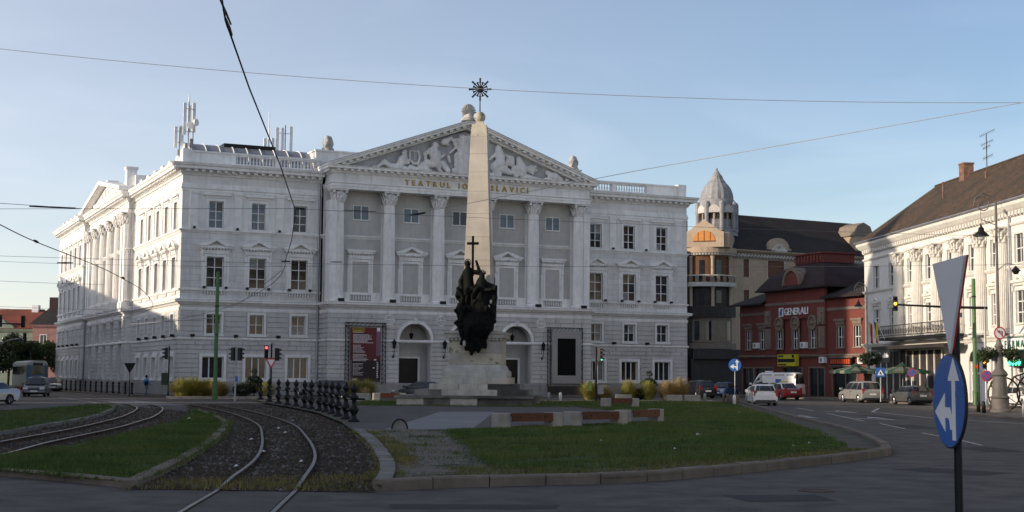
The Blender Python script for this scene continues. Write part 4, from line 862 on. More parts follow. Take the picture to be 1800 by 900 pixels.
# grass
def lawn(name, poly, n, h, m, z, near=24, fall=30.):
    bb = np.array(poly); P = nr.uniform(bb.min(0), bb.max(0), (n*5, 2)); dens = np.exp(-(P[:, 1]-near)/fall); pt = np.sin(P[:, 0]*1.9+np.sin(P[:, 1]*1.3)*1.5)*np.sin(P[:, 1]*1.1+np.cos(P[:, 0]*.8)*2); ok = (nr.uniform(0, 1, len(P)) < dens*(.45+.55*(pt > -.55))) & inpoly(P+nr.normal(0, .12, P.shape), poly); P = P[ok][:n]
    hs = h*(1+.5*np.sin(P[:, 0]*1.3+np.sin(P[:, 1]*.7)*2)*np.cos(P[:, 1]*.9)); w = .012*(1+(P[:, 1]-near)/40.); a = nr.uniform(0, 2*PI, len(P)); k = len(P)
    V = blades(P, 1., 0.01, .05, z); V[:, 2, 2] = z+(V[:, 2, 2]-z)*hs; dx = np.cos(a)*w; dy = np.sin(a)*w
    V[:, 0, 0] = P[:, 0]-dx; V[:, 0, 1] = P[:, 1]-dy; V[:, 1, 0] = P[:, 0]+dx; V[:, 1, 1] = P[:, 1]+dy
    return tag(tris(name, m, V), kind='stuff')
tag(lawn('lawn_grass', lawn_poly, 130000, .085, 'grass', .12), 'mown grass of the lawn in front of the benches', 'grass')
tag(lawn('median_grass', L2+L2b, 60000, .09, 'grass', .11), 'mown grass of the median between the tram tracks', 'grass')
tag(lawn('far_median_grass', L1+L1b, 22000, .09, 'grass', .11, 40), 'grass of the median at the far left', 'grass')
tag(lawn('monument_grass', [(-9.5, 84.5), (3.6, 84), (3.8, 101), (-10.5, 101)], 12000, .12, 'grass', .12, 84), 'rough grass around the foot of the monument', 'grass')
verge = [(-2.0, 25.3), (1.0, 26.5), (2.4, 27.2), (4.6, 29.8), (7.1, 33), (8.8, 35.4), (9.6, 37.3), (8.6, 38), (6.9, 34.6), (5, 32.2), (2.8, 29.8), (.8, 28.5), (-.6, 29.2), (-1.2, 28)]
tag(lawn('dry_verge_grass', verge, 9000, .06, 'dry_grass', .115), 'dry patchy grass along the kerb', 'grass')
edge2 = [(-2.5, 25), (-1.9, 25.2), (-2.0, 30), (-2.7, 36), (-4.4, 46.5), (-5.2, 46.7), (-3.98, 39.1), (-3.13, 32.8), (-2.6, 28.2)]
tag(lawn('dry_edge_grass', edge2, 6000, .09, 'dry_grass', .115), 'dry weeds along the paving edge', 'grass')
b_ = lawn('ballast_weeds', [(-6.5, 24.2), (-2.4, 24.1), (-2.6, 27.5), (-6.6, 26.2)], 2600, .09, 'dry_grass', .01); tag(b_, 'dry weeds growing at the end of the ballast', 'weeds')
# pavers: the nearest ones single, the rest joined
pv_poly = [(-2.15, 25.4), (-1.2, 26.0), (-.75, 28.6), (-1.2, 37), (-2.25, 48.1), (-5.0, 47.5), (-3.75, 39.1), (-2.9, 32.8), (-2.35, 28.2)]
cells = []; ang = R(8); y = 25.2; row = 0
while y < 48.5:
    x = -6+(.15 if row % 2 else 0)
    while x < 0:
        if inpoly(np.array([[x+.14, y+.1], [x+.26, y+.02]]), pv_poly).all(): cells.append((x, y))
        x += .30
    y += .22; row += 1
cells = [c for c in cells if math.sin(c[0]*2.1+1)*math.cos(c[1]*1.25+c[0])+rnd.uniform(-.3, .3) < .5]; cells.sort(key=lambda c: c[1])
pm = MB(); pm.box(0, .288, 0, .208, -.02, .02); pme = pm.mesh('paving_slab', 'paver')
path = tag(bpy.data.objects.new('paved_path', None), kind='structure'); COL.objects.link(path)
for x, y in cells[:300]: o = obj('paving_slab', pme, path, (x, y, .118+rnd.uniform(-.006, .006)), R(rnd.uniform(-1.2, 1.2)))
pr_ = MB()
for x, y in cells[300:]: z = .118+rnd.uniform(-.006, .006); pr_.box(x, x+.288, y, y+.208, z-.03, z+.02)
tag(pr_.build('paving_slabs', 'paver', path, recalc=False), kind='stuff')
tag(lawn('joint_grass', pv_poly, 2600, .06, 'grass', .115), 'grass tufts growing between the paving slabs', 'grass')
# repairs and cracks in the asphalt, a manhole cover
RP = tag(bpy.data.objects.new('road_repairs', None), kind='structure'); COL.objects.link(RP)
for cx, cy, w_, l_, a_ in ((4.5, 23.5, 1.6, 1.2, 10), (-.5, 21.6, 2.6, .7, 3), (9.5, 30.5, 1.3, 2.2, 40), (13.5, 40, 1.2, 3, 5), (16.5, 58, 1.6, 5, 3), (-8.5, 21.5, 1.5, 1.0, 20), (12, 27, 2.4, .8, 30), (19, 72, 1.2, 6, 4)):
    ca, sa = math.cos(R(a_)), math.sin(R(a_)); P_ = [(-w_/2, -l_/2), (w_/2*.9, -l_/2*1.05), (w_/2, l_/2*.92), (-w_/2*1.05, l_/2)]; sheet('asphalt_patch', [(cx+x*ca-y*sa, cy+x*sa+y*ca) for x, y in P_], .004, 'asphalt_patch', RP)
for i in range(15):
    x, y = rnd.uniform(-9, 14), rnd.uniform(18.5, 23.4); 
    if i > 9: x, y = rnd.uniform(10.5, 17), rnd.uniform(28, 48)
    d = rnd.uniform(-.5, .5); p_ = [(x, y)]
    for k in range(8): d += rnd.uniform(-.5, .5); p_.append((p_[-1][0]+.28*math.cos(d), p_[-1][1]+.28*math.sin(d)*.8))
    w_ = rnd.uniform(.008, .02); sheet('tar_crack', [(a, b+w_) for a, b in p_]+[(a, b-w_) for a, b in p_[::-1]], .006, 'tar', RP)
mh = tag(MB().lathe([(.32, 0), (.32, .012), (.26, .012), (.26, .007), (0, .007)], (5.4, 25.0, .001), 20).build('manhole_cover', 'rail_side', None), 'round iron manhole cover in the road before the island', 'manhole cover')
# road markings
def mark(poly, z=.006): sheet('road_marking', poly, z, 'road_paint', MK)
MK = tag(bpy.data.objects.new('road_markings', None), kind='structure'); COL.objects.link(MK)
def line(a, b, w=.12):
    A, B = Vector(a), Vector(b); d = (B-A).normalized(); n_ = Vector((-d.y, d.x))*w/2; mark([tuple(A+n_), tuple(A-n_), tuple(B-n_), tuple(B+n_)])
for a, b in (((17.51, 78), (16.3, 65.2)), ((16.13, 61.7), (15.5, 55.5)), ((14.61, 46.1), (14.1, 42.3)), ((15.0, 51.5), (14.8, 48.5)), ((18.6, 92), (18.0, 84))): line(a, b)
line((21.17, 82.6), (21.1, 70.6), .15); line((21.1, 70.6), (22.8, 62.75), .15); line((22.8, 62.75), (26, 56), .15); line((21.17, 82.6), (24, 92), .15)
def arrow(x, y, s=1., dr=-1):
    mark([(x-.1*s, y), (x+.1*s, y), (x+.1*s, y+3.2*s), (x-.1*s, y+3.2*s)]); mark([(x-.45*s, y+3.2*s), (x+.45*s, y+3.2*s), (x, y+5*s)], .007); mark([(x+dr*.1*s, y+1.2*s), (x+dr*1.3*s, y+2.4*s), (x+dr*1.3*s, y+1.9*s), (x+dr*.1*s, y+.7*s)], .007)
arrow(15.0, 69); arrow(18.2, 67); arrow(19.6, 80)
for i in range(9):
    p0 = Vector((-20.6, 88.5))+Vector((-.50, 1.05))*i*1.55; mark([tuple(p0), tuple(p0+Vector((.26, -.5))*1.0), tuple(p0+Vector((-2.4, -1.9))), tuple(p0+Vector((-2.66, -1.4)))])
line((-24.4, 86.5), (-36, 112), .12); line((-38, 116), (-46, 134), .12)
# pavement in front of and beside the theatre, and along the right-hand houses
pav = sheet('theatre_pavement', [(-27.3, 116.6), (15, 136.6), (20, 139), (20, 142), (-29, 121), (-60, 178), (-63.5, 176), (-31.5, 117.6)], .11, 'asphalt_old', None, 'structure'); kerb([(-63.5, 176), (-31.5, 117.6), (-27.3, 116.6), (15, 136.6)], pav, 3, m='kerb', inside=1, maxn=45)
pav2 = sheet('right_pavement', [(25.6, 60), (24.4, 66), (24.8, 80), (30.0, 84), (31.0, 92), (30.4, 108), (28.9, 122), (22.5, 143), (23, 160), (26, 170), (60, 170), (60, 60)], .11, 'asphalt_old', None, 'structure'); kerb([(23, 160), (22.5, 143), (28.9, 122), (30.4, 108), (31.0, 92), (30.0, 84), (24.8, 80), (24.4, 66), (25.6, 60)], pav2, 2.5, m='kerb', inside=1, maxn=45)
strip = sheet('planting_strip', [(4.8, 108.0), (15.8, 110.2), (15.6, 112), (4.6, 110.2)], .10, 'soil', None, 'structure'); kerb([(4.8, 108.0), (15.8, 110.2)], strip, 1.5, m='kerb_grey')
strip2 = sheet('corner_planting_strip', [(-26.6, 108.4), (-18.2, 110.3), (-18.6, 112.5), (-27, 110.8)], .12, 'soil', None, 'structure'); kerb([(-27.0, 110.8), (-26.6, 108.4), (-18.2, 110.3)], strip2, 1.2, m='kerb_grey', h=.2)
# scraps of litter
for i, (x, y) in enumerate([(-12.95, 56.9), (-9.0, 58.4), (-7.6, 41.5), (-6.1, 35), (-7.4, 46.5), (-4.6, 31.2), (7.6, 37.8), (8.4, 39.6), (11.9, 73.4), (4.2, 36), (2.6, 40), (-8.2, 50), (-5.7, 29.5), (6.0, 45)]):
    z = .15 if x > -3 else (.16 if x < -10 else .06); b = MB(); s = rnd.uniform(.05, .11); b.add([(x-s, y-s*.6, z), (x+s, y-s*.3, z+.03), (x+s*.7, y+s*.8, z), (x-s*.5, y+s, z+.05)], [(0, 1, 2), (0, 2, 3)])
    tag(b.build('litter_scrap', 'litter', None, recalc=False), 'scrap of white litter lying on the ground', 'litter', 'scraps of litter on the grass and ballast')

# ------------------------------------------------------------------ monument
mon = thing('obelisk_monument', 'tall beige stone obelisk on a stepped weathered pedestal topped by a ball', 'monument', (-2.15, 90, .1), R(-5))
def course(name, m, x0, x1, hy, z0, z1, n=1, j=.02, parent=mon):
    w_ = (x1-x0)/n
    for i in range(n):
        a = x0+i*w_; b = MB(); t = rnd.uniform(-j, j); b.box(a+.006, a+w_-.006, -hy+t, hy+t, z0+.004, z1); b.build(name, m if isinstance(m, str) else m[i % len(m)], parent)
course('plinth_stone', ['limestone', 'limestone_black', 'limestone', 'limestone_black', 'limestone_black'], -4.55, 3.75, 3.9, 0, .46, 5, .06); course('plinth_slab', 'limestone_black', -4.7, 3.9, 4.05, .46, .62, 6, .03)
course('step_stone', ['limestone_black', 'limestone', 'limestone', 'limestone_black'], -3.6, 3.3, 3.2, .62, .98, 4, .03); course('step_stone', ['limestone', 'limestone', 'limestone_black'], -2.75, 2.75, 2.55, .98, 1.34, 3, .03)
course('base_stone', ['limestone', 'patina', 'limestone', 'obelisk'], -2.2, 2.2, 2.15, 1.34, 1.74, 4, .03)
def sq(prof, n=4):
    """square-plan profile (half width, z)"""
    b = MB(); vs = []; fs = []
    for r, z in prof: vs += [(-r, -r, z), (r, -r, z), (r, r, z), (-r, r, z)]
    for i in range(len(prof)-1):
        for k in range(4): fs.append((i*4+k, i*4+(k+1) % 4, i*4+4+(k+1) % 4, i*4+4+k))
    e = len(prof)*4-4; fs += [(3, 2, 1, 0), (e, e+1, e+2, e+3)]; b.add(vs, fs); return b
sq([(1.98, 1.745), (2.0, 1.9), (1.98, 2.12), (1.86, 2.2), (1.74, 2.45), (1.68, 2.55)]).build('pedestal_base', 'patina', mon); [MB().box(a_, b_, -1.66, 1.66, z0_, z1_).build('pedestal_stone', m_, mon) for a_, b_, z0_, z1_, m_ in ((-1.66, -.318, 2.57, 3.26, 'limestone'), (-.302, 1.66, 2.57, 3.26, 'obelisk_cap'), (-1.66, .492, 3.28, 4.0, 'obelisk_cap'), (.508, 1.66, 3.28, 4.0, 'limestone'))]; sq([(1.63, 2.55), (1.63, 4.0)]).build('pedestal_core', 'limestone_black', mon)
sq([(1.66, 4.003), (1.7, 4.06), (1.72, 4.16), (1.86, 4.22), (1.88, 4.42), (1.95, 4.5), (1.95, 4.58), (1.3, 4.68)]).build('pedestal_cap', 'limestone', mon)
b = MB()
for i in range(15):
    x = -1.65+i*.236; b.box(x-.06, x+.06, -1.84, -1.72, 4.06, 4.2)
b.build('pedestal_dentils', 'limestone', mon)
zz = [4.68, 6.2, 7.7, 9.2, 10.7, 12.2, 13.65, 14.9, 16.1, 17.25]; hw = lambda z: .97+(z-4.68)*(.535-.97)/(17.25-4.68)
for a, c in zip(zz, zz[1:]): j = rnd.uniform(-.006, .006); sq([(hw(a)+j, a+.006), (hw(a)+j+.004, a+.02), (hw(c)+j, c-.004)]).build('obelisk_block', 'obelisk', mon)
sq([(.535, 17.255), (.47, 18.0), (.44, 18.06), (.30, 18.08), (.22, 18.16), (.22, 18.28)]).build('obelisk_cap', 'obelisk_cap', mon)
MB().ell((0, 0, 18.58), .37, 20, 14).build('stone_ball', 'obelisk_cap', mon, True)
b = MB(); b.tube([(0, 0, 18.9), (0, 0, 20.2)], [.05, .03], 6); b.ell((0, -.05, 20.42), (.24, .12, .24), 12, 8)
for i in range(16):
    a = 2*PI*i/16; r = .74 if i % 2 == 0 else .5; b.tube([(.2*math.cos(a), 0, 20.42+.2*math.sin(a)), (r*math.cos(a), 0, 20.42+r*math.sin(a))], [.03, .065], 4)
b.tube([(.48*math.cos(2*PI*i/20), 0, 20.42+.48*math.sin(2*PI*i/20)) for i in range(20)], .02, 4, True); b.build('star_finial', 'black_iron', mon)
st = thing('statue_group', 'dark bronze group of draped figures raising a cross in front of the obelisk', 'statue', (-2.12, 90, .0), R(-5)); st.scale = (.84, 1, 1); Y = -1.75
def c3(x0, z0, x1, z1, r0, r1, y0=0, y1=0): return ((x0, Y+y0, z0), (x1, Y+y1, z1), r0, r1)
body = [c3(-.62, 8.95, -.62, 9.0, .19, .19, -.1, -.1), c3(-.62, 8.7, -.6, 8.8, .1, .1), c3(-.58, 8.5, -.52, 7.6, .30, .36), c3(-.52, 7.6, -.45, 6.0, .38, .62), c3(-.4, 8.5, .32, 8.4, .15, .13), c3(.32, 8.4, .02, 9.15, .13, .09), c3(-.82, 8.45, -1.18, 7.85, .16, .14), c3(-1.18, 7.85, -1.02, 7.45, .14, .12, 0, -.2), c3(-1.2, 7.6, -1.3, 6.9, .12, .2), c3(-.75, 7.0, -.9, 6.0, .35, .45),
 c3(.48, 8.15, .48, 8.22, .2, .2, -.15, -.15), c3(.48, 7.9, .48, 8.0, .12, .12), c3(.45, 7.7, .5, 6.8, .40, .5, -.1, -.1), c3(.5, 6.8, .4, 5.2, .52, .85, -.1, -.1), c3(.7, 7.6, 1.2, 7.45, .28, .26), c3(1.2, 7.45, 1.42, 6.9, .26, .22), c3(1.3, 7.2, 1.1, 5.6, .3, .42), c3(1.42, 6.9, 1.25, 6.3, .16, .14, -.2, -.3), c3(.1, 7.5, -.1, 6.9, .2, .16, -.35, -.5),
 c3(-.9, 5.8, -.2, 5.4, .48, .6), c3(-1.15, 6.3, -1.2, 6.0, .25, .3), c3(-.6, 5.0, .8, 5.1, .65, .55), c3(0, 5.2, 0, 4.4, .9, .62), c3(-.75, 4.6, -.3, 4.2, .42, .4), c3(.8, 4.9, .5, 4.2, .4, .3), c3(-.1, 4.0, -.25, 3.7, .32, .26, -.2, -.2), c3(.2, 4.0, .4, 3.75, .28, .16, -.25, -.3), c3(-.55, 3.9, -.6, 3.65, .2, .16, -.25, -.3), c3(.75, 4.0, .82, 3.85, .16, .12, -.3, -.3), c3(-1.25, 5.2, -.9, 4.9, .22, .3), c3(1.05, 6.2, 1.25, 5.9, .2, .25, -.3, -.3), c3(0, 4.68, 0, 7.0, .8, .6, .5, .5)]
rs_ = random.Random(21)
for i in range(46):
    x = rs_.uniform(-1.0, 1.1); z = rs_.uniform(4.7, 7.4); k = rs_.uniform(.25, .6); a = rs_.uniform(0, 2*PI); body.append(c3(x, z, x+k*math.cos(a), z+k*math.sin(a), rs_.uniform(.10, .18), rs_.uniform(.08, .12), rs_.uniform(-.75, -.35), rs_.uniform(-.85, -.4)))
for x, z, dx_, dz_ in ((-1.15, 5.9, -.45, .15), (-1.2, 5.3, -.35, -.1), (1.25, 5.4, .35, -.1), (1.3, 6.2, .3, .25), (-1.25, 7.2, -.2, -.35), (1.45, 7.3, .15, .3), (-.8, 4.2, -.3, -.35), (.6, 3.9, .3, -.2), (-.2, 3.6, -.05, -.4), (.2, 3.7, .12, -.3)): body.append(c3(x, z, x+dx_*.7, z+dz_*.7, .2, .12, -.2, -.3))
for i in range(16):   # folds of cloth and cloud curls
    t = i/15; x = -1.0+2.0*t; body.append(c3(x*.8, 7.2-.8*abs(math.sin(i*2.1)), x, 5.4+.4*math.sin(i*1.7), .09, .13, -.45-.2*math.cos(i), -.62-.12*math.sin(i*3)))
capsules('figures', [(a, b_, r0*1.14, r1*1.14) for a, b_, r0, r1 in body], 'bronze', st, .05, 2)
b = MB(); b.box(-.32, -.16, Y-.08, Y+.08, 8.2, 10.75); b.box(-.68, -.163, Y-.07, Y+.07, 10.2, 10.36); b.box(-.317+.16, .2, Y-.07, Y+.07, 10.2, 10.36); b.build('cross', 'bronze', st)
MB().tube([(1.42, Y, 6.6), (1.42, Y, 8.15)], .035, 5).build('staff', 'bronze', st)
b = MB()
for i in range(7): a = PI*i/6; b.tube([(.48+.16*math.cos(a), Y-.15, 8.32+.1*math.sin(a)), (.48+.3*math.cos(a), Y-.15, 8.4+.2*math.sin(a))], [.03, .05], 4)
b.tube([(-.62+.24*math.cos(2*PI*i/12), Y-.02, 9.05+.24*math.sin(2*PI*i/12)) for i in range(12)], .025, 4, True); b.build('crown', 'bronze', st)
b = MB(); b.ell((1.2, Y-.35, 6.55), (.12, .1, .16)); b.ell((1.05, Y-.45, 6.25), (.1, .1, .13)); b.ell((-.75, Y-.5, 3.95), (.12, .1, .2)); b.build('worn_highlights', 'limestone', st, True)  # pale lumps stand in for worn, bright highlights on the dark figures

# ------------------------------------------------------------------ a reusable house window
def simple_window(parent, x, z0, z1, w, m_frame, m_glass='pane', cw=.14, d=.06, sash='sash', cols=2, rows=2, y=0, sill=True):
    b = MB(); b.box(x-w/2-cw, x-w/2, y-d, y+.02, z0, z1); b.box(x+w/2, x+w/2+cw, y-d, y+.02, z0, z1); b.box(x-w/2-cw, x+w/2+cw, y-d, y+.02, z1, z1+cw)
    if sill: b.box(x-w/2-cw-.05, x+w/2+cw+.05, y-d-.08, y+.02, z0-.12, z0)
    o = b.build('window', m_frame, parent)
    BX('pane', m_glass, o, (x-w/2, x+w/2, y+.16, y+.18, z0, z1))
    if sash:
        s = MB(); xs = [x-w/2+w*i/cols for i in range(cols+1)]; s.box(x-w/2, x-w/2+.06, y+.10, y+.155, z0, z1); s.box(x+w/2-.06, x+w/2, y+.10, y+.155, z0, z1)
        for q in xs[1:-1]: s.box(q-.035, q+.035, y+.10, y+.155, z0, z1)
        for i in range(rows+1):
            zq = z0+(z1-z0)*i/rows
            for a, c in zip(xs, xs[1:]): s.box(a+.06, c-.06, y+.103, y+.152, max(z0, zq-.035), min(z1, zq+.035))
        s.build('sash', sash, o)
    return o

# ------------------------------------------------------------------ white house on the right
wh = thing('white_house', 'sunlit cream white house with engaged columns and brown tiled roof at the right', 'house', (33.18, 131.6, 0), R(-85.54)); WL = 108.0
WS = [3.4, 7.5, 12.1, 16.3, 20.9, 25.2, 29.2, 33.3]+[37.6+4.2*i for i in range(16)]
opn = [(s-.7, s+.7, 10.17, 12.2) for s in WS]+[(s-.7, s+.7, 5.9, 8.2) for s in WS]+[(s-.95, s+.95, .3, 3.3) for s in WS[4:]]
b = MB(front_T()); holes(b, 0, WL, 0, 14.0, 0, -.5, opn); b.build('wall', 'cream', wh)
BX('end_wall', 'cream', wh, (0, .5, .5, 10, 0, 14.0)); BX('back_wall', 'cream', wh, (.5, WL, 9.5, 10, 0, 14)); BX('room_core', 'shop_dark', wh, (.9, WL-.5, 1.2, 9, .1, 13.8))
pth = [(0, 10), (0, 0), (WL, 0)]
MB().sweep(pth, [(-.1, 13.5), (.1, 13.5), (.15, 13.8), (.35, 13.95), (.6, 14.25), (.62, 14.5), (-.1, 14.55)]).build('eaves_cornice', 'cream_trim', wh)
MB().sweep(pth, [(-.1, 12.86), (.08, 12.86), (.14, 12.96), (.14, 13.05), (-.1, 13.1)]).build('frieze_moulding', 'cream_trim', wh)
MB().sweep(pth, [(-.1, 9.75), (.06, 9.75), (.16, 9.9), (.16, 10.02), (-.1, 10.05)]).build('sill_course', 'cream_trim', wh)
MB().sweep(pth, [(-.1, 4.7), (.1, 4.7), (.2, 4.9), (.3, 5.0), (.3, 5.12), (-.1, 5.2)]).build('shop_cornice', 'cream_trim', wh)
dme = MB().box(-.14, .14, -.34, -.155, 13.55, 13.85).mesh('dentil', 'cream_trim')
for i in range(80): obj('dentil', dme, wh, (.55+.55*i, 0, 0))
for s in WS:
    simple_window(wh, s, 10.17, 12.2, 1.4, 'cream_trim', rows=2); o = simple_window(wh, s, 5.9, 8.2, 1.4, 'cream_trim', rows=3)
    BX('hood', 'cream_trim', o, (s-1.05, s+1.05, -.28, -.002, 8.75, 8.95), (s-.9, s+.9, -.16, -.002, 8.55, 8.747)); capsules('hood_ornament', [((s-.6, -.1, 8.95), (s, -.14, 9.18), .10, .16), ((s, -.14, 9.18), (s+.6, -.1, 8.95), .16, .10)], 'cream_trim', o, .07, 1)
    for sx in (-1, 1): BX('bracket', 'cream_trim', o, (s+sx*.95-.08, s+sx*.95+.08, -.2, -.002, 8.15, 8.545))
cw_ = column_meshes(5.2, 12.86, .52)
for me_, mm_ in zip(cw_, ('cream_trim', 'cream_trim', 'cream_trim')): me_.materials[0] = M[mm_]
for s in (9.9, 14.3, 18.6, 22.9, 27.2, 31.0): o = obj('column', cw_[0], wh, (s, -.28, 5.2)); obj('capital', cw_[1], o); obj('column_base', cw_[2], o)
for s in WS[4:]:
    N_ = 10; b = MB(); arc = [(s+.95*math.cos(PI*i/N_), 3.3+.8*math.sin(PI*i/N_)) for i in range(N_+1)]; b.prism([(s+1.15, .12), (s+.95, .12)]+arc+[(s-.95, .12), (s-1.15, .12)]+[(s-1.15*math.cos(PI*i/N_), 3.3+1.0*math.sin(PI*i/N_)) for i in range(N_+1)], -.08, 0); o = b.build('shop_arch', 'cream_trim', wh)
    MB().prism([(s+.95, 3.3)]+arc[1:-1]+[(s-.95, 3.3)], -.03, -.004).build('fanlight', 'pane', o); BX('shop_door', 'pane', o, (s-.95, s+.95, .2, .24, .12, 3.3)); BX('door_frame', 'white_paint', o, (s-.05, s+.05, .1, .198, .12, 3.3), (s-.95, s+.95, .1, .198, 2.3, 2.42), (s-.95, s-.85, .1, .198, .12, 3.3), (s+.85, s+.95, .1, .198, .12, 3.3))
# roof
b = MB(); ov = .7; rz_ = 19.4; b.add([(-ov, -ov, 14.55), (WL, -ov, 14.55), (WL, 10.7, 14.55), (-ov, 10.7, 14.55), (5.2, 5.0, rz_), (WL, 5.0, rz_)], [(0, 1, 5, 4), (1, 2, 5), (2, 3, 4, 5), (3, 0, 4), (0, 3, 2, 1)]); rf = b.build('roof', 'roof_brown', wh)
MB().tube([(5.2, 5, rz_+.02), (WL, 5, rz_+.02)], .12, 6).build('ridge_tiles', 'roof_brown', rf); MB().tube([(-ov, -ov, 14.58), (WL, -ov, 14.58)], .09, 6).build('gutter', 'roof_metal', rf)
BX('chimney', 'brick_chimney', rf, (12.1, 13.1, 4.4, 5.3, 18.2, 20.3), (12.05, 13.15, 4.35, 5.35, 20.3, 20.42)); 
for x_, y_ in ((13.0, 2.6), (19.5, 3.6)): MB().tube([(x_, y_, 16.5), (x_, y_, 18.7)], .085, 6).build('vent_pipe', 'brick_chimney', rf)
for x_ in (32.0,): MB().tube([(x_, -.5, 14.5), (x_, -.5, 14.0), (x_, -.18, 13.6), (x_, -.18, 4.9)], .09, 6).build('rain_pipe', 'roof_metal', wh)
b = MB(); b.tube([(16.5, 5, 19.3), (16.5, 5, 22.3)], .04, 5)
for z, a, c in ((22.3, -1.3, 1.6), (21.5, -1.1, 1.3), (21.15, -.7, .7), (20.3, -.7, 1.2)):
    b.tube([(16.5+a, 5, z), (16.5+c, 5, z+.1)], .02, 4)
    for i in range(8): x_ = 16.5+a+(c-a)*i/7; b.tube([(x_, 5, z-.12), (x_, 5, z+.18)], .012, 4)
tag(b.build('television_aerial', 'black_iron', None), 'old television aerial on the ridge of the brown roof', 'aerial'); ao_ = bpy.data.objects['television_aerial']; ao_.location = wh.location; ao_.rotation_euler = wh.rotation_euler
# balcony, flags, shop signs
bal = MB(); bal.box(8.0, 24.0, -1.5, -.32, 5.22, 5.45); bo = bal.build('balcony', 'black_iron', wh)
b = MB()
for i in range(54):
    x_ = 8.0+.3*i; b.tube([(x_, -1.45, 5.45), (x_, -1.45, 6.5)], .022, 4); 
    if i % 2 == 0: b.tube([(x_+.15*math.cos(t), -1.45, 5.95+.25*math.sin(t)) for t in [2*PI*q/8 for q in range(8)]], .02, 4, True)
for z in (5.6, 6.45): b.tube([(8, -1.45, z), (24, -1.45, z)], .035, 5)
b.build('railing', 'black_iron', bo); tag(bpy.data.objects['railing'], kind=None)
BX('cafe_canopy', 'shop_dark', wh, (7.2, 24.0, -1.9, -.32, 4.4, 4.69)); sf_ = BX('cafe_front', 'shop_dark', wh, (3.0, 19.0, -.14, -.01, .15, 4.3)); BX('cafe_mullions', 'cream_trim', sf_, *[(3.0+1.6*i, 3.16+1.6*i, -.22, -.141, .15, 4.3) for i in range(11)])
cs = thing('cafe_sign', 'black cafe sign with white script lettering under the balcony', 'sign', wh.location, wh.rotation_euler.z)
BX('sign_board', 'sign_black', cs, (7.6, 12.4, -2.05, -1.95, 3.3, 4.35)); rr_ = random.Random(5); b = MB()
for blk in ((7.95, 9.35), (10.5, 12.0)):
    x_ = blk[0]
    while x_ < blk[1]: h = rr_.uniform(.22, .42); b.tube([(x_, -2.06, 3.7), (x_+.06, -2.06, 3.7+h), (x_+.16, -2.06, 3.7+h*.4), (x_+.2, -2.06, 3.7)], .03, 4); x_ += .27
for i in range(8): a = 2*PI*i/8; b.tube([(9.9, -2.06, 3.85), (9.9+.27*math.cos(a), -2.06, 3.85+.34*math.sin(a))], .028, 4)
b.build('sign_script', 'sign_white', cs)
ph = thing('pharmacy_sign', 'white pharmacy sign with dark green capitals at the right edge', 'sign', wh.location, wh.rotation_euler.z)
BX('sign_board', 'sign_white', ph, (31.0, 36.2, -.3, -.12, 4.05, 4.85)); BX('sign_border', 'pharm_green', ph, (30.9, 36.3, -.28, -.121, 3.97, 4.05), (30.9, 36.3, -.28, -.121, 4.85, 4.93)); letters('FARMACIE', 31.25, 35.9, 4.2, .5, -.33, 'pharm_green', ph, .02)
lx = thing('pharmacy_display', 'green lit cross display hanging above the pharmacy door', 'sign', wh.location, wh.rotation_euler.z); b = MB()
for i in range(4):
    x_ = 32.3+.55*i; b.lathe([(0, -.03), (.2, -.03), (.2, .03), (0, .03)], (0, 0, 0), 8)
    break
b = MB()
for i in range(4):
    x_ = 32.3+.5*i; b.box(x_-.2, x_+.2, -.5, -.42, 3.05, 3.2); b.box(x_-.075, x_+.075, -.5, -.42, 3.203, 3.33); b.box(x_-.075, x_+.075, -.5, -.42, 2.92, 3.047)
b.build('lit_crosses', 'pharm_cross', lx); BX('display_box', 'sign_black', lx, (32.0, 34.1, -.41, -.02, 2.85, 3.4))
for nm, x_, (fa, fb, fc), lb in (('f', 8.2, ('flag_blue', 'flag_yellow', 'flag_red'), 'blue, yellow and red flag hanging left on the balcony'), ('f', 9.6, ('flag_red', 'flag_blue', 'flag_yellow'), 'red flag with dark folds hanging beside the other flag')):
    fl = thing('flag', lb, 'flag', wh.location, wh.rotation_euler.z, 'flags on the balcony'); MB().tube([(x_, -1.5, 5.3), (x_+.1, -2.3, 7.0)], .03, 5).build('flag_pole', 'white_paint', fl)
    for i, mm in enumerate((fa, fb, fc)):
        vs = []; fs = []; N_ = 8; z_of = lambda t: 6.95-t*1.9
        for r in range(N_+1):
            t = r/N_
            for q in range(2): u = (i+q)/3; vs.append((x_-.55+u*.9*(.6+.5*t)+.08*math.sin(t*5+i), -2.25+.10*math.sin(u*14+t*3)-.05*t+.2*t, z_of(t)-.28*u))
        for r in range(N_): fs.append((2*r, 2*r+1, 2*r+3, 2*r+2))
        MB().add(vs, fs).build('flag_cloth', mm, fl, True, False)
# ------------------------------------------------------------------ red house
rh = thing('red_house', 'dark red two-storey house with white lettering and a curved mansard roof', 'house', (24.85, 152.5, 0), R(-67.2)); RL = 22.2
RW = [1.75, 4.4, 8.0, 10.9, 13.9, 18.1, 20.8]
b = MB(front_T()); holes(b, 0, RL, 4.15, 9.75, 0, -.4, [(s-.5, s+.5, 4.9, 6.9) for s in RW]); b.build('wall', 'red_render', rh)
SHOPS = [(.5, 2.6), (3.0, 6.4), (8.3, 11.6), (12.9, 15.4), (16.8, 20.6)]
b = MB(front_T()); holes(b, 0, RL, 0, 4.147, 0, -.4, [(a, c, .15, 2.9) for a, c in SHOPS]); b.build('shop_wall', 'red_render', rh)
BX('end_wall', 'red_render', rh, (0, .4, .4, 9, 0, 9.7)); BX('far_wall', 'red_render', rh, (RL-.4, RL, .4, 9, 0, 9.7)); BX('room_core', 'shop_dark', rh, (.6, RL-.6, .9, 8.5, .1, 9.5))
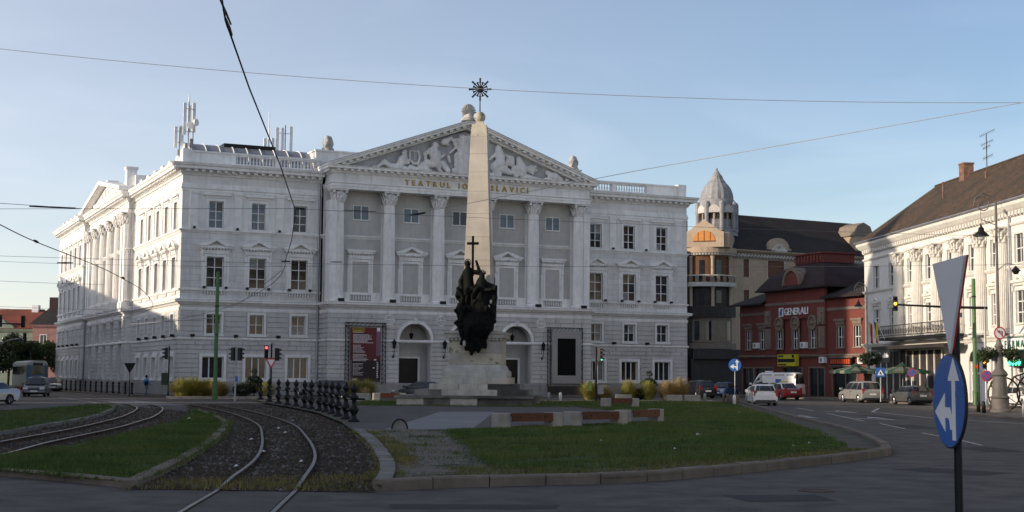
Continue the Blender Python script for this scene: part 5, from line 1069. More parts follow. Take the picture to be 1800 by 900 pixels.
BX('centre_wall', 'red_render', rh, (5.4, 16.0, -.25, -.003, 7.9, 10.95), (5.4, 7.4, -.25, -.003, 4.15, 7.9), (14.5, 16, -.25, -.003, 4.15, 7.9))
for a, c in SHOPS:
    o = BX('shop_window', 'pane', rh, (a, c, .15, .2, .15, 2.9)); BX('shop_frame', 'red_trim', o, (a-.14, a, -.08, .1, .12, 3.0), (c, c+.14, -.08, .1, .12, 3.0), (a, c, -.08, .1, 2.9, 3.05), ((a+c)/2-.05, (a+c)/2+.05, .05, .14, .15, 2.9))
for s in RW:
    o = simple_window(rh, s, 4.9, 6.9, 1.0, 'red_trim', rows=2, cw=.16, y=-.26 if 7.5 < s < 14.4 else 0)
    y_ = -.26 if 7.5 < s < 14.4 else 0
    if y_: b = MB(); b.lathe([(.75, 0), (.75, .16), (.55, .2), (.5, .05), (0, .08)], (0, 0, 0), 16); q = b.build('arched_hood', 'red_trim', o, 40); q.location = (s, y_-.002, 7.45); q.rotation_euler = (PI/2, 0, 0); capsules('hood_relief', [((s-.3, y_-.1, 7.4), (s+.3, y_-.1, 7.4), .14, .14), ((s, y_-.12, 7.3), (s, y_-.12, 7.8), .14, .1)], 'red_trim', o, .06, 1)
    else: BX('hood', 'red_trim', o, (s-.85, s+.85, -.25, -.002, 7.45, 7.65), (s-.7, s+.7, -.14, -.002, 7.1, 7.447))
for s in (5.95, 15.4):
    BX('pilaster', 'red_trim', rh, (s-.5, s+.5, -.36, -.252, 4.9, 7.0), (s-.55, s+.55, -.42, -.252, 7.2, 8.9)); capsules('pilaster_relief', [((s, -.42, 7.5), (s, -.45, 8.6), .25, .18), ((s-.2, -.42, 8.4), (s+.2, -.42, 8.4), .18, .18)], 'red_trim', rh, .07, 1)
for pts, z in (([(5.4, -.25), (16, -.25)], 9.35), ([(0, 0), (5.4, 0)], 8.5), ([(16, 0), (RL, 0)], 8.5)): MB().sweep(pts, [(-.02, z), (.06, z), (.1, z+.12), (.1, z+.28), (-.02, z+.3)]).build('cornice_band', 'red_trim', rh)
MB().sweep([(0, 0), (RL, 0)], [(-.02, 3.95), (.15, 3.95), (.3, 4.1), (.3, 4.2), (-.02, 4.3)]).build('shop_cornice', 'red_trim', rh)
b = MB(); b.add([(-.9, -.9, 9.7), (5.6, -.9, 9.7), (5.6, 5, 12.0), (2.0, 5, 12.0), (-.9, 9.5, 9.7)], [(0, 1, 2, 3), (0, 3, 4)]); b.build('wing_roof', 'roof_dark', rh, recalc=False); b = MB(); b.add([(15.8, -.7, 9.85), (RL+.3, -.7, 9.85), (RL+.3, 5, 12.2), (15.8, 5, 12.2)], [(0, 1, 2, 3)]); BX('wing_eave', 'roof_dark', rh, (-.9, 5.6, -.95, -.7, 9.55, 9.69)); BX('wing_eave', 'roof_dark', rh, (15.8, RL+.3, -.75, -.5, 9.7, 9.84)); b.build('wing_roof', 'roof_dark', rh, recalc=False)
BX('roof_fill', 'roof_dark', rh, (2.5, RL, 5, 9, 9.7, 12))
# curved mansard with lantern
lv = [(0, 11.0), (.10, 11.5), (.28, 12.2), (.55, 12.95), (1.0, 13.6)]; b = MB(); vs = []; fs = []
for t, z in lv:
    x0 = 4.6+(8.5-4.6)*t; x1 = 16.8+(13.2-16.8)*t; y0 = -.9+(1.6+.9)*t; y1 = 8+(5.2-8)*t; vs += [(x0, y0, z), (x1, y0, z), (x1, y1, z), (x0, y1, z)]
for i in range(4):
    for k in range(4): fs.append((i*4+k, i*4+(k+1) % 4, i*4+4+(k+1) % 4, i*4+4+k))
fs += [(16, 17, 18, 19), (3, 2, 1, 0)]; b.add(vs, fs); rr2 = b.build('mansard_roof', 'roof_red_dark', rh); BX('eave', 'roof_dark', rr2, (4.5, 16.9, -1.0, 8.1, 10.85, 10.997))
ln = BX('roof_lantern', 'red_render', rh, (8.4, 13.3, 1.5, 5.3, 13.6, 14.5), (8.2, 13.5, 1.3, 5.5, 14.503, 14.65)); b = MB()
for i in range(9): x_ = 8.6+i*.55; b.box(x_-.14, x_+.14, 1.36, 1.497, 13.75, 14.4)
for i in range(7): y_ = 1.7+i*.55; b.box(8.26, 8.397, y_-.14, y_+.14, 13.75, 14.4)
b.build('lantern_panels', 'red_render', ln)
N_ = 12; b = MB(); arc = [(11.05+1.25*math.cos(PI*i/N_), 11.3+1.4*math.sin(PI*i/N_)) for i in range(N_+1)]; b.prism([(12.3, 11.0)]+arc+[(9.8, 11.0)], -.75, .5); dm = b.build('arched_dormer', 'red_render', rh)
b = MB(); 
for i in range(N_): 
    t0, t1 = PI*i/N_, PI*(i+1)/N_; b.prism([(11.05+r*math.cos(t), 11.3+r*1.12*math.sin(t)) for r, t in ((1.28, t0), (1.6, t0), (1.6, t1), (1.28, t1))], -.9, .4)
b.build('dormer_arch', 'red_trim', dm)
gs = thing('insurance_sign', 'white serif capitals with a small blue emblem on the red house front', 'sign', rh.location, rh.rotation_euler.z); letters('GENERALI', 9.0, 13.2, 8.32, .72, -.34, 'sign_white', gs, .04)
BX('emblem', 'sign_white', gs, (8.0, 8.75, -.34, -.26, 8.2, 9.1)); BX('emblem_figure', 'sign_blue', gs, (8.15, 8.6, -.36, -.341, 8.3, 8.75), (8.3, 8.68, -.36, -.341, 8.753, 9.0))
ys = thing('yellow_shop_sign', 'yellow shop sign crossed by a black band on the red house', 'sign', rh.location, rh.rotation_euler.z); BX('sign_board', 'sign_yellow', ys, (8.3, 11.5, -.75, -.32, 3.1, 4.3)); BX('sign_band', 'sign_black', ys, (8.4, 11.4, -.77, -.752, 3.5, 3.85), (8.45, 9.4, -.77, -.752, 4.05, 4.2), (10.9, 11.3, -.77, -.752, 3.95, 4.25), (8.45, 9.9, -.77, -.752, 3.18, 3.32))
os_ = thing('orange_shop_sign', 'long orange red shop sign right of the yellow sign', 'sign', rh.location, rh.rotation_euler.z); BX('sign_board', 'poster_dark', os_, (16.9, 20.4, -.5, -.32, 3.15, 3.9)); BX('sign_border', 'red_trim', os_, (16.75, 20.55, -.48, -.322, 3.9, 4.0), (16.75, 20.55, -.48, -.322, 3.05, 3.15)); BX('sign_lettering', 'sign_orange', os_, *[(17.1+.35*i, 17.35+.35*i, -.52, -.501, 3.3, 3.75) for i in range(9)])
for i, (s, z, yy) in enumerate(((3.1, 5.0, 0), (12.2, 4.9, -.26), (15.0, 3.4, 0), (21.2, 3.3, 0))):
    o = thing('air_conditioner', ('white air conditioner box between the first windows of the red house', 'white air conditioner box below the middle windows of the red house', 'white air conditioner box above the shop door of the red house', 'white air conditioner box right of the orange sign')[i], 'air conditioner', rh.location, rh.rotation_euler.z, 'air conditioners on the red house')
    BX('case', 'white_paint', o, (s, s+.9, yy-.4, yy-.05, z, z+.6)); q = MB().lathe([(0, 0), (.22, 0), (.22, .02), (0, .02)], (0, 0, 0), 12).build('fan_grille', 'grey_paint', o); q.location = (s+.35, yy-.401, z+.3); q.rotation_euler = (PI/2, 0, 0)
# ------------------------------------------------------------------ tan corner house with dome
tb = thing('domed_house', 'tan corner house with a ribbed grey dome and dark roof behind the red house', 'house', (27.76, 180, 0), R(29.2))
b = MB(front_T()); TW = [(2.55, 3.5, 14.9, 17.2), (2.55, 3.5, 11.7, 13.2), (6.6, 9.4, 14.9, 17.2), (2.55, 3.5, 7, 9.5), (6.6, 9.4, 10.5, 13), (13, 14, 14.9, 17.2), (16, 18.5, 14.9, 17.2), (21, 22, 14.9, 17.2)]
holes(b, .8, 26, 0, 18.2, 0, -.5, TW); b.build('wall', 'tan_render', tb)
BX('end_wall', 'tan_render', tb, (25.5, 26, .5, 12, 0, 20.6)); BX('room_core', 'shop_dark', tb, (-5.5, 25, 1.0, 11, .1, 17.8)); BX('left_wall', 'tan_render', tb, (-6.4, -5.8, .8, 12, 0, 18))
for q in TW: 
    o = BX('window', 'brown_shutter', tb, (q[0], q[1], .15, .2, q[2], q[3])); BX('window_frame', 'stucco_pale', o, (q[0]-.12, q[0], -.05, .15, q[2], q[3]), (q[1], q[1]+.12, -.05, .15, q[2], q[3]))
b = MB(); b.box(.8, 26, -.12, -.003, 17.3, 18.1)
b.build('frieze', 'tan_dark', tb); cap_ = []
for i in range(46):
    x_ = 1.0+i*.54; cap_ += [((x_, -.16, 17.55), (x_+.2, -.2, 17.85), .12, .1), ((x_+.2, -.2, 17.85), (x_+.42, -.16, 17.6), .1, .08)]
capsules('frieze_relief', cap_, 'stucco_pale', tb, .07, 1)
N_ = 12; b = MB(); b.prism([(6.2, 18.1), (10.6, 18.1), (10.4, 18.9)]+[(8.4+1.7*math.cos(PI*i/N_), 18.9+1.35*math.sin(PI*i/N_)) for i in range(N_+1)]+[(6.4, 18.9)], -.25, .5); b.build('round_gable', 'tan_render', tb)
capsules('gable_relief', [((7.0+.35*i, -.3, 18.2+.9*math.sin(PI*(i+.5)/8)*1.0), (7.2+.35*i, -.32, 18.5+.9*math.sin(PI*(i+.5)/8)), .18, .14) for i in range(8)]+[((7.6, -.3, 18.5), (9.2, -.3, 18.5), .3, .3)], 'stucco_pale', tb, .08, 1)
MB().sweep([(.8, 0), (26, 0)], [(-.1, 18.1), (.25, 18.1), (.5, 18.3), (.5, 18.42), (-.1, 18.5)]).build('eaves_cornice', 'tan_render', tb)
b = MB(); b.add([(.0, -.5, 18.45), (27, -.5, 18.45), (27, 12.5, 18.45), (.0, 12.5, 18.45), (3.2, 6, 23.8), (27, 6, 23.8)], [(0, 1, 5, 4), (1, 2, 5), (2, 3, 4, 5), (3, 0, 4), (0, 3, 2, 1)]); rf2 = b.build('roof', 'roof_dark', tb)
MB().lathe([(.35, 0), (.3, .3), (.12, .45), (.28, .8), (.2, 1.05), (.04, 1.2), (.03, 1.9)], (3.0, 6, 23.6), 10).build('roof_finial', 'tan_render', rf2, 50)
BX('dormer', 'tan_render', tb, (22.5, 25.5, .6, 4, 18.6, 21.4)); MB().prism([(22.2, 21.4), (25.8, 21.4), (25.2, 22.8), (24, 23.3), (22.8, 22.8)], .5, 4, 'y').build('dormer_gable', 'tan_dark', tb)
BX('left_roof', 'roof_brown', tb, (-8.5, -3, 4.5, 14, 17, 22.4))
# corner tower
Tc = -1.63
b = MB(); b.lathe([(3.45, 0), (3.45, 18.2)], (Tc, 2.4, 0), 32); tw = b.build('tower', 'tan_render', tb, 30); SH = Tc+2.9; tw.rotation_euler = (0, 0, R(-46)); tw.location = Vector((Tc, 2.4, 0))-Matrix.Rotation(R(-46), 3, 'Z') @ Vector((Tc, 2.4, 0))
def arcbox(mb, r0, r1, z0, z1, a0, a1, n=10):
    for i in range(n):
        p, q = R(a0+(a1-a0)*i/n), R(a0+(a1-a0)*(i+1)/n); mb.prism([(Tc+r*math.cos(t), 2.4+r*math.sin(t)) for r, t in ((r0, p), (r1, p), (r1, q), (r0, q))], z0, z1, 'z')
for z0, z1, m_ in ((14.0, 17.3, 'brown_shutter'), (10.9, 13.4, 'shop_dark')):
    b = MB(); arcbox(b, 3.45, 3.5, z0, z1, 205, 335); b.build('loggia_opening', m_, tw)
    for a in (205, 248, 292, 335): MB().lathe([(.28, z0), (.22, z0+.2), (.22, z1-.3), (.32, z1)], (Tc+3.72*math.cos(R(a)), 2.4+3.72*math.sin(R(a)), 0), 10).build('loggia_column', 'tan_render', tw, 40)
    for a_, c_ in ((225, 240), (265, 275), (300, 312)): b = MB(); arcbox(b, 3.505, 3.56, z0+.4, z1-.5, a_, c_, 3); b.build('loggia_glazing', 'pane', tw)
b = MB(); arcbox(b, 3.46, 4.2, 13.7, 13.95, 195, 345); arcbox(b, 3.46, 4.25, 13.4, 13.7, 195, 345); b.build('balcony', 'stucco_pale', tw); b = MB(); arcbox(b, 4.05, 4.2, 14.75, 14.9, 195, 345); b.build('balcony_rail', 'stucco_pale', tw)
b = MB()
for i in range(12): arcbox(b, 4.08, 4.16, 13.95, 14.75, 196+i*12.8, 202+i*12.8, 1)
b.build('balcony_posts', 'tan_dark', tw)
b = MB(); arcbox(b, 3.46, 4.1, 9.5, 10.85, 195, 345); b.build('dark_balcony', 'shop_dark', tw)
b = MB(); arcbox(b, 3.455, 3.6, 6.3, 9.3, 195, 345, 14); b.build('bay', 'tan_dark', tw)
for a in (212, 236, 260, 284, 308, 330): b = MB(); arcbox(b, 3.605, 3.62, 6.6, 9.0, a-5, a+5, 2); b.build('bay_window', 'pane', tw)
b = MB(); arcbox(b, 3.46, 4.0, 5.5, 6.2, 190, 350); b.build('bay_ledge', 'tan_dark', tw); BX('street_canopy', 'shop_dark', tb, (-6.3, 6, -1.9, -1.2, 4.2, 5.4)); BX('shop_front', 'shop_dark', tb, (-6.3, 10, -1.15, -.6, 0, 4.2))
b = MB(); arcbox(b, 3.46, 3.9, 17.4, 17.7, 185, 355, 16); arcbox(b, 3.46, 4.05, 17.7, 18.4, 185, 355, 16); b.build('tower_cornice', 'tan_render', tw)
b = MB()
for i in range(30): arcbox(b, 3.91, 3.99, 17.45, 17.65, 188+i*5.6, 191+i*5.6, 1)
b.build('cornice_dentils', 'stucco_pale', tw)
GT = lambda x, y, z: (x+SH, y, z)
b = MB(GT); b.prism([(-5.0, 18.4), (.0, 18.4), (.0, 20.3), (-.7, 20.6), (-1.3, 21.1), (-2.5, 21.9), (-3.7, 21.1), (-4.3, 20.6), (-5.0, 20.3)], -1.5, -.9); gb = b.build('tower_gable', 'tan_render', tw)
MB(GT).prism([(-1.1, 19.2)]+[(-2.5+1.4*math.cos(PI*i/10), 19.2+1.3*math.sin(PI*i/10)) for i in range(11)]+[(-3.9, 19.2)], -1.56, -1.503).build('arched_window', 'orange_blind', gb); BX('glazing_bars', 'brown_shutter', gb, (-2.53, -2.47, -1.6, -1.562, 19.2, 20.5), (-3.3, -3.25, -1.6, -1.562, 19.2, 20.3), (-1.75, -1.7, -1.6, -1.562, 19.2, 20.3), (-3.9, -1.1, -1.6, -1.562, 19.1, 19.197), T=GT)
BX('gable_base', 'tan_render', tw, (-6.3, .6, -.9, 4, 18.4, 20.2), (-6.2, -5.2, -1.3, -.9, 18.4, 20.2), T=GT)
dx, dy = Tc+1.27, 2.4+1.32
MB().lathe([(2.75, 20.2), (2.6, 21.0), (2.35, 21.4), (2.3, 22.3), (2.35, 22.35)], (dx, dy, 0), 8).build('drum_base', 'lead_dome', tw); MB().lathe([(2.2, 22.35), (2.2, 23.1)], (dx, dy, 0), 16).build('lantern_windows', 'shop_dark', tw)
for i in range(8): a = 2*PI*(i+.5)/8; MB().lathe([(.30, 20.8), (.26, 22.9), (.34, 23.1), (.34, 24.3), (.22, 24.6), (.05, 24.7)], (dx+2.55*math.cos(a), dy+2.55*math.sin(a), 0), 8).build('turret', 'lead_dome', tw, 40)
for i in range(16): a = 2*PI*i/16; MB().tube([(dx+2.25*math.cos(a), dy+2.25*math.sin(a), 22.3), (dx+2.25*math.cos(a), dy+2.25*math.sin(a), 23.2)], .12, 5).build('lantern_post', 'tan_render', tw)
MB().lathe([(2.4, 23.1), (2.45, 23.5), (2.4, 24.4), (2.3, 24.9), (2.15, 25.0)], (dx, dy, 0), 24).build('drum', 'lead_dome', tw, 40)
for i in range(8):
    a = 2*PI*i/8-PI/2; b = MB(); b.prism([(-.85, 23.15), (.85, 23.15), (.8, 23.6), (.45, 24.0), (0, 24.2), (-.45, 24.0), (-.8, 23.6)], -.12, .12); o = b.build('drum_gable', 'stucco_pale', tw); o.location = (dx+2.42*math.cos(a), dy+2.42*math.sin(a), 0); o.rotation_euler = (0, 0, a+PI/2)
rib = lambda i, z: 1.0 if i % 3 else .93
MB().lathe([(2.15, 25.0), (2.14, 25.4), (2.05, 25.85), (1.9, 26.3), (1.68, 26.7), (1.4, 27.05), (1.15, 27.3), (1.18, 27.36), (.95, 27.6), (.82, 27.85), (.74, 28.05), (.76, 28.12), (.55, 28.35), (.35, 28.65), (.2, 28.9), (.1, 29.0), (.16, 29.1), (.02, 29.3)], (dx, dy, 0), 48, mod=rib).build('dome', 'lead_dome', tw, 50)
# ------------------------------------------------------------------ far left houses
def left_house(name, label, x0, x1, y, zw, zr, mw_, mr, wins, gable=None, depth=14):
    t = thing(name, label, 'house', (0, 0, 0)); b = MB(); holes(b, x0, x1, 0, zw, y, y+.4, [(x-.45, x+.45, z, z+1.4) for x, z in wins]); b.build('wall', mw_, t); BX('side_wall', mw_, t, (x0, x0+.4, y+.4, y+depth, 0, zw), (x1-.4, x1, y+.4, y+depth, 0, zw)); BX('room_core', 'shop_dark', t, (x0+.6, x1-.6, y+.8, y+depth-.5, .1, zw-.2))
    b = MB()
    if gable: b.prism([(x0-.2, zw), (x1+.2, zw), ((x0+x1)/2, zr)], y-.2, y+depth)
    else: b.add([(x0-.4, y-.5, zw), (x1+.4, y-.5, zw), (x1+.4, y+depth, zw), (x0-.4, y+depth, zw), (x0+1, y+6, zr), (x1-1, y+6, zr)], [(0, 1, 5, 4), (1, 2, 5), (2, 3, 4, 5), (3, 0, 4), (0, 3, 2, 1)])
    b.build('roof', mr, t); MB().sweep([(x0, y), (x1, y)], [(-.05, zw-.5), (.15, zw-.5), (.35, zw-.2), (.35, zw-.02), (-.05, zw-.02)]).build('eaves_cornice', mw_, t)
    for x, z in wins: o = BX('window', 'pane', t, (x-.45, x+.45, y+.15, y+.2, z, z+1.4)); BX('window_frame', 'sash', o, (x-.55, x-.45, y-.05, y+.1, z, z+1.5), (x+.45, x+.55, y-.05, y+.1, z, z+1.5), (x-.45, x+.45, y-.05, y+.1, z+1.4, z+1.5), (x-.03, x+.03, y+.08, y+.14, z, z+1.4))
    return t
h1 = left_house('green_house', 'pale green house with ornate gable and red tiled roof at the far left', -92, -71.0, 210, 8.4, 11.6, 'house_green', 'roof_tile_red', [(x, z) for x in (-88, -85.5, -83, -80.5, -78, -75.6, -73.1) for z in (1.8, 5.6)])
b = MB(); b.prism([(-78.6, 8.3), (-74.2, 8.3), (-74.6, 8.9), (-75.4, 9.1), (-75.9, 9.7), (-76.9, 9.9), (-77.4, 9.5), (-78.2, 9.0)], 209.6, 210.4); b.build('ornate_gable', 'house_green', h1); BX('chimney', 'white_paint', h1, (-73.6, -72.6, 215, 216, 11, 12.2))
h2 = left_house('pink_house', 'pink house with dark gabled roof next to the theatre side', -70.6, -58, 207, 9.0, 12.2, 'house_pink', 'roof_dark', [(x, z) for x in (-69, -66.5, -64) for z in (2.0, 6.0)]); BX('chimney', 'roof_red_dark', h2, (-69.6, -68.4, 211, 212, 11, 13.2))
# ------------------------------------------------------------------ houses outside the picture on the sun side: they shade the square
def block(name, label, x0, x1, y0, y1, h, wm, ridge=0.0):
    t = thing(name, label, 'house'); BX('wall', wm, t, (x0, x1, y0, y1, 0, h)); b = MB(); xm = (x0+x1)/2
    if ridge: b.prism([(x0-.4, h), (x1+.4, h), (xm, h+ridge)], y0-.3, y1+.3); b.build('roof', 'roof_tile_red', t)
    MB().sweep([(x1, y0), (x1, y1)], [(.0, h-.6), (.2, h-.6), (.5, h-.2), (.5, h-.02), (.0, h-.02)]).build('eaves_cornice', 'cream_trim', t)
    wn = MB(); k = int((y1-y0)/3.6)
    me = MB().box(-.02, .06, -.55, .55, 0, 1.9).mesh('window', 'pane')
    for i in range(k):
        for r in range(int(h/3.9)): obj('window', me, t, (x1, y0+(i+.5)*(y1-y0)/k, 1.1+3.9*r))
    return t
block('boulevard_house', 'long four-storey house on the sun side of the square outside the view', -64, -50, -50, 61, 18.5, 'cream', 4.0)
block('corner_house', 'four-storey corner house on the sun side of the square outside the view', -64, -50, 61.5, 76, 17.4, 'tan_render', 3.6)
for nm_, lb_, y0_, y1_ in (('near_shade_tower', 'unseen tower added on the sun side to shade the white house', 83.5, 92.3), ('far_shade_tower', 'unseen tower added on the sun side to shade the red house', 97.7, 105.6)):  # two unseen towers, added to throw shade on the white and red houses
    th_ = block(nm_, lb_, -61, -56, y0_, y1_, 35, 'cream', 0); b = MB(); ym = (y0_+y1_)/2; b.add([(-61.2, y0_-.1, 35), (-55.8, y0_-.1, 35), (-55.8, y1_+.1, 35), (-61.2, y1_+.1, 35), (-58.5, ym, 43)], [(0, 1, 4), (1, 2, 4), (2, 3, 4), (3, 0, 4), (3, 2, 1, 0)]); b.build('shade_tower_spire', 'roof_dark', th_)
block('street_house', 'two-storey house across the street from the theatre side, outside the view', -70, -58, 106.2, 128, 12.8, 'house_green', 3.2)
block('tall_street_house', 'three-storey house across the street further back, outside the view', -80, -67, 129, 172, 15.2, 'cream', 3.2)

# ------------------------------------------------------------------ vehicles (local x forward, y left, origin on the ground)
def loft(mb, loops, cap=True):
    n = len(loops[0]); vs = [p for l in loops for p in l]; fs = []
    for i in range(len(loops)-1):
        for j in range(n): fs.append((i*n+j, i*n+(j+1) % n, (i+1)*n+(j+1) % n, (i+1)*n+j))
    if cap: fs += [tuple(range(n-1, -1, -1)), tuple(range((len(loops)-1)*n, len(loops)*n))]
    mb.add(vs, fs)
def make_car(name, label, paint, spec, loc, heading, roof=None, group='cars in the square', brake=False, extra=None):
    """spec: length, width, height, top outline of the body [(x,z)], cabin (front base x, front top x, rear top x, rear base x, belt z), wheel x, wheel radius"""
    L_, W_, H_, top, cab, wx, wr = spec; t = thing(name, label, 'van' if 'van' in name else 'car', loc, heading, group); f, r = L_/2, -L_/2
    bot = .22
    def arch(xc):
        q = wr+.05; return [(xc-q*math.cos(PI*i/8), max(bot, wr*1.0+q*math.sin(PI*i/8)-.02)) for i in range(9)]
    side = [(r+.02, bot+.12)]+[(r+.25, bot)]+arch(wx[1])+arch(wx[0])+[(f-.2, bot), (f, bot+.12)]+top[::-1]
    sl = [(-1, .955, .93), (-.97, .985, .97), (-.8, 1, 1), (0, 1.004, 1.01), (.8, 1, 1), (.97, .985, .97), (1, .955, .93)]; loops = []
    for y, kx, kz in sl:
        lp = []
        for x, z in side:
            zz = z if z < .55 else .55+(z-.55)*kz; lp.append((x*kx, y*W_/2*(1-.05*max(0, z-.5)), zz))
        loops.append(lp)
    b = MB(); loft(b, loops); body = b.build('body', paint, t, 35)
    x0, x1, x2, x3, zb = cab; hb, ht = W_/2*.90, W_/2*.70; zt = H_-.06
    def cabp(u, v, s=1.0):
        """u 0..1 front to rear along, v 0..1 belt to roof -> x"""
        a = x0+(x1-x0)*v; c = x3+(x2-x3)*v; return a+(c-a)*u
    b = MB(); lv = [(0, hb, zb-.1), (.5, hb*.93, zb+(zt-zb)*.5), (.9, ht*1.06, zb+(zt-zb)*.92), (1.0, ht*.98, zt), (1.0, ht*.6, H_-.01), (1.0, 0.02, H_)]
    loops = []
    for v, hh, z in lv:
        a, c = cabp(0, v), cabp(1, v); k = (.9 if z > zt-.02 else 1); m_ = (a+c)/2; a = m_+(a-m_)*(1 if z < zt-.01 else .94); c = m_+(c-m_)*(1 if z < zt-.01 else .94); ss = .10
        loops.append([(a-.0, -hh*.55, z), (a+.0-ss, -hh, z), (c+ss, -hh, z), (c, -hh*.55, z), (c, hh*.55, z), (c+ss, hh, z), (a-ss, hh, z), (a, hh*.55, z)])
    loft(b, loops); b.build('cabin', roof or paint, t, 40)
    # glazing set just proud of the cabin
    def quad(name, pts, m_='car_glass', th=.012):
        P = [Vector(p) for p in pts]; n_ = (P[1]-P[0]).cross(P[3]-P[0]).normalized(); c_ = sum(P, Vector())/4
        if n_.dot(c_-Vector((0, 0, H_*.45))) < 0: n_ = -n_
        vs = [tuple(p+n_*.004) for p in P]+[tuple(p+n_*(.004+th)) for p in P]; MB().add(vs, [(3, 2, 1, 0), (4, 5, 6, 7), (0, 1, 5, 4), (1, 2, 6, 5), (2, 3, 7, 6), (3, 0, 4, 7)]).build(name, m_, t)
    z1, z2 = zb+.03, zb+(zt-zb)*.90
    hv = lambda v: hb+(hb*.93-hb)*v/.5 if v < .5 else hb*.93+(ht*1.06-hb*.93)*(v-.5)/.4
    va, vb = .05, .88
    quad('windscreen', [(cabp(0, va), -hb*.55*.98, z1), (cabp(0, va), hb*.52, z1), (cabp(0, vb), ht*.52, z2), (cabp(0, vb), -ht*.52, z2)])
    for sg in (-1, 1):
        quad('windscreen_corner', [(cabp(0, va)-.0, sg*hb*.56, z1), (cabp(0, va)-.085, sg*hb*.97, z1), (cabp(0, vb)-.085, sg*ht*1.0, z2), (cabp(0, vb), sg*ht*.58, z2)])
        quad('rear_window_corner', [(cabp(1, va+.12), sg*hb*.56, z1+.06), (cabp(1, va+.12)+.06, sg*hb*.88, z1+.06), (cabp(1, vb)+.06, sg*ht*.95, z2), (cabp(1, vb), sg*ht*.58, z2)])
    quad('rear_window', [(cabp(1, va+.12), -hb*.53, z1+.06), (cabp(1, va+.12), hb*.53, z1+.06), (cabp(1, vb), ht*.54, z2), (cabp(1, vb), -ht*.54, z2)])
    cuts = [(.06, .48), (.52, .93)] if x0-x3 < 3.1 else [(.05, .38), (.41, .70), (.73, .94)]
    for sg in (-1, 1):
        for u0, u1 in cuts:
            P = []
            for u, v in ((u0, va), (u1, va), (u1, .5), (u1-.01, vb), (u0+.02, vb), (u0, .5)):
                P.append((cabp(u, v), sg*(hv(v)+.006), zb+(zt-zb)*v*.98+.0))
            vs = P+[(x, y+sg*.012, z) for x, y, z in P]; n = 6; MB().add(vs, [tuple(range(n)), tuple(range(2*n-1, n-1, -1))]+[(i, (i+1) % n, n+(i+1) % n, n+i) for i in range(n)]).build('side_window', 'car_glass', t)
        BX('mirror', paint, t, (x0-.12, x0+.1, sg*(W_/2+.02)-.09, sg*(W_/2+.02)+.09, zb-.02, zb+.16))
        # lights
        BX('headlight', 'lamp_clear', t, (f*.93, f*.985, sg*W_*.36-.2, sg*W_*.36+.16, .60, .76)); zl = min(zb-.1, .95)
        BX('tail_light', 'light_red' if brake else 'tail_red', t, (r*.99, r*.93, sg*W_*.42-.12, sg*W_*.42+.09, zl-.18, zl+.22))
        BX('door_handle', 'black_plastic', t, (-.3, -.1, sg*W_/2-.02, sg*W_/2+.01, zb-.16, zb-.12))
        BX('door_gap', 'black_plastic', t, (.02, .035, sg*W_/2*.995-.012, sg*W_/2*.995+.003, .35, zb-.03))
    BX('grille', 'black_plastic', t, (f*.99, f*1.0, -W_*.22, W_*.22, .42, .62)); BX('number_plate', 'plate', t, (r-.012, r+.02, -.27, .27, .62, .75)); BX('number_plate', 'plate', t, (f-.02, f+.014, -.27, .27, .40, .51))
    BX('rear_bumper', 'black_plastic', t, (r-.005, r+.1, -W_*.40, W_*.40, .30, .40))
    BX('underbody', 'black_plastic', t, (r+.35, f-.35, -W_*.42, W_*.42, .18, .5))
    for xc in wx:
        for sg in (-1, 1):
            o = MB().lathe([(wr*.55, -.1), (wr*.93, -.1), (wr, -.07), (wr, .07), (wr*.93, .1), (wr*.62, .1), (wr*.6, .06)], (0, 0, 0), 20).build('wheel', 'tyre', t, 40); o.location = (xc, sg*(W_/2-.13), wr); o.rotation_euler = (-sg*PI/2, 0, 0)
            q = MB(); q.lathe([(0, .03), (.06, .075), (.07, .05), (wr*.56, .055), (wr*.62, .09), (wr*.62, .02)], (0, 0, 0), 20)
            for i in range(5): a = 2*PI*i/5; q.tube([(.05*math.cos(a), .05*math.sin(a), .07), (wr*.58*math.cos(a), wr*.58*math.sin(a), .075)], .035, 4)
            q.build('rim', 'rim', o, 40)
    if extra: extra(t, H_)
    return t
def spec_hatch(L_=3.85, W_=1.68, H_=1.48):
    f, r = L_/2, -L_/2; return (L_, W_, H_, [(r, .45), (r+.02, .9), (r+.22, .98), (0, .97), (f-1.0, .93), (f-.45, .86), (f-.1, .72), (f, .5)], (f-.75, f-1.55, r+.45, r+.10, .94), (f-.72, r+.62), .30)
def spec_sedan(L_=4.45, W_=1.74, H_=1.44):
    f, r = L_/2, -L_/2; return (L_, W_, H_, [(r, .45), (r+.03, .85), (r+.2, .96), (r+.8, .97), (0, .95), (f-1.2, .92), (f-.5, .82), (f-.1, .68), (f, .5)], (f-1.05, f-1.95, r+1.25, r+.55, .93), (f-.85, r+.9), .31)
def spec_mpv(L_=4.75, W_=1.86, H_=1.72):
    f, r = L_/2, -L_/2; return (L_, W_, H_, [(r, .45), (r+.02, .95), (r+.12, 1.05), (0, 1.03), (f-1.0, 1.0), (f-.4, .88), (f-.08, .72), (f, .5)], (f-.65, f-1.85, r+.42, r+.06, 1.02), (f-.85, r+.85), .33)
def spec_van(L_=5.4, W_=2.0, H_=2.45):
    f, r = L_/2, -L_/2; return (L_, W_, H_, [(r, .45), (r+.01, 1.2), (r+.05, 1.3), (0, 1.3), (f-.9, 1.22), (f-.35, 1.08), (f-.06, .8), (f, .5)], (f-.6, f-1.35, r+.08, r+.03, 1.28), (f-.95, r+1.0), .34)
H = lambda dx, dy: math.atan2(dy, dx)
make_car('parked_car', 'silver sedan seen from the front at the left picture edge', 'paint_silver', spec_sedan(), (-32.0, 85.5, 0), H(-.42, -.9), group='cars on the left street')
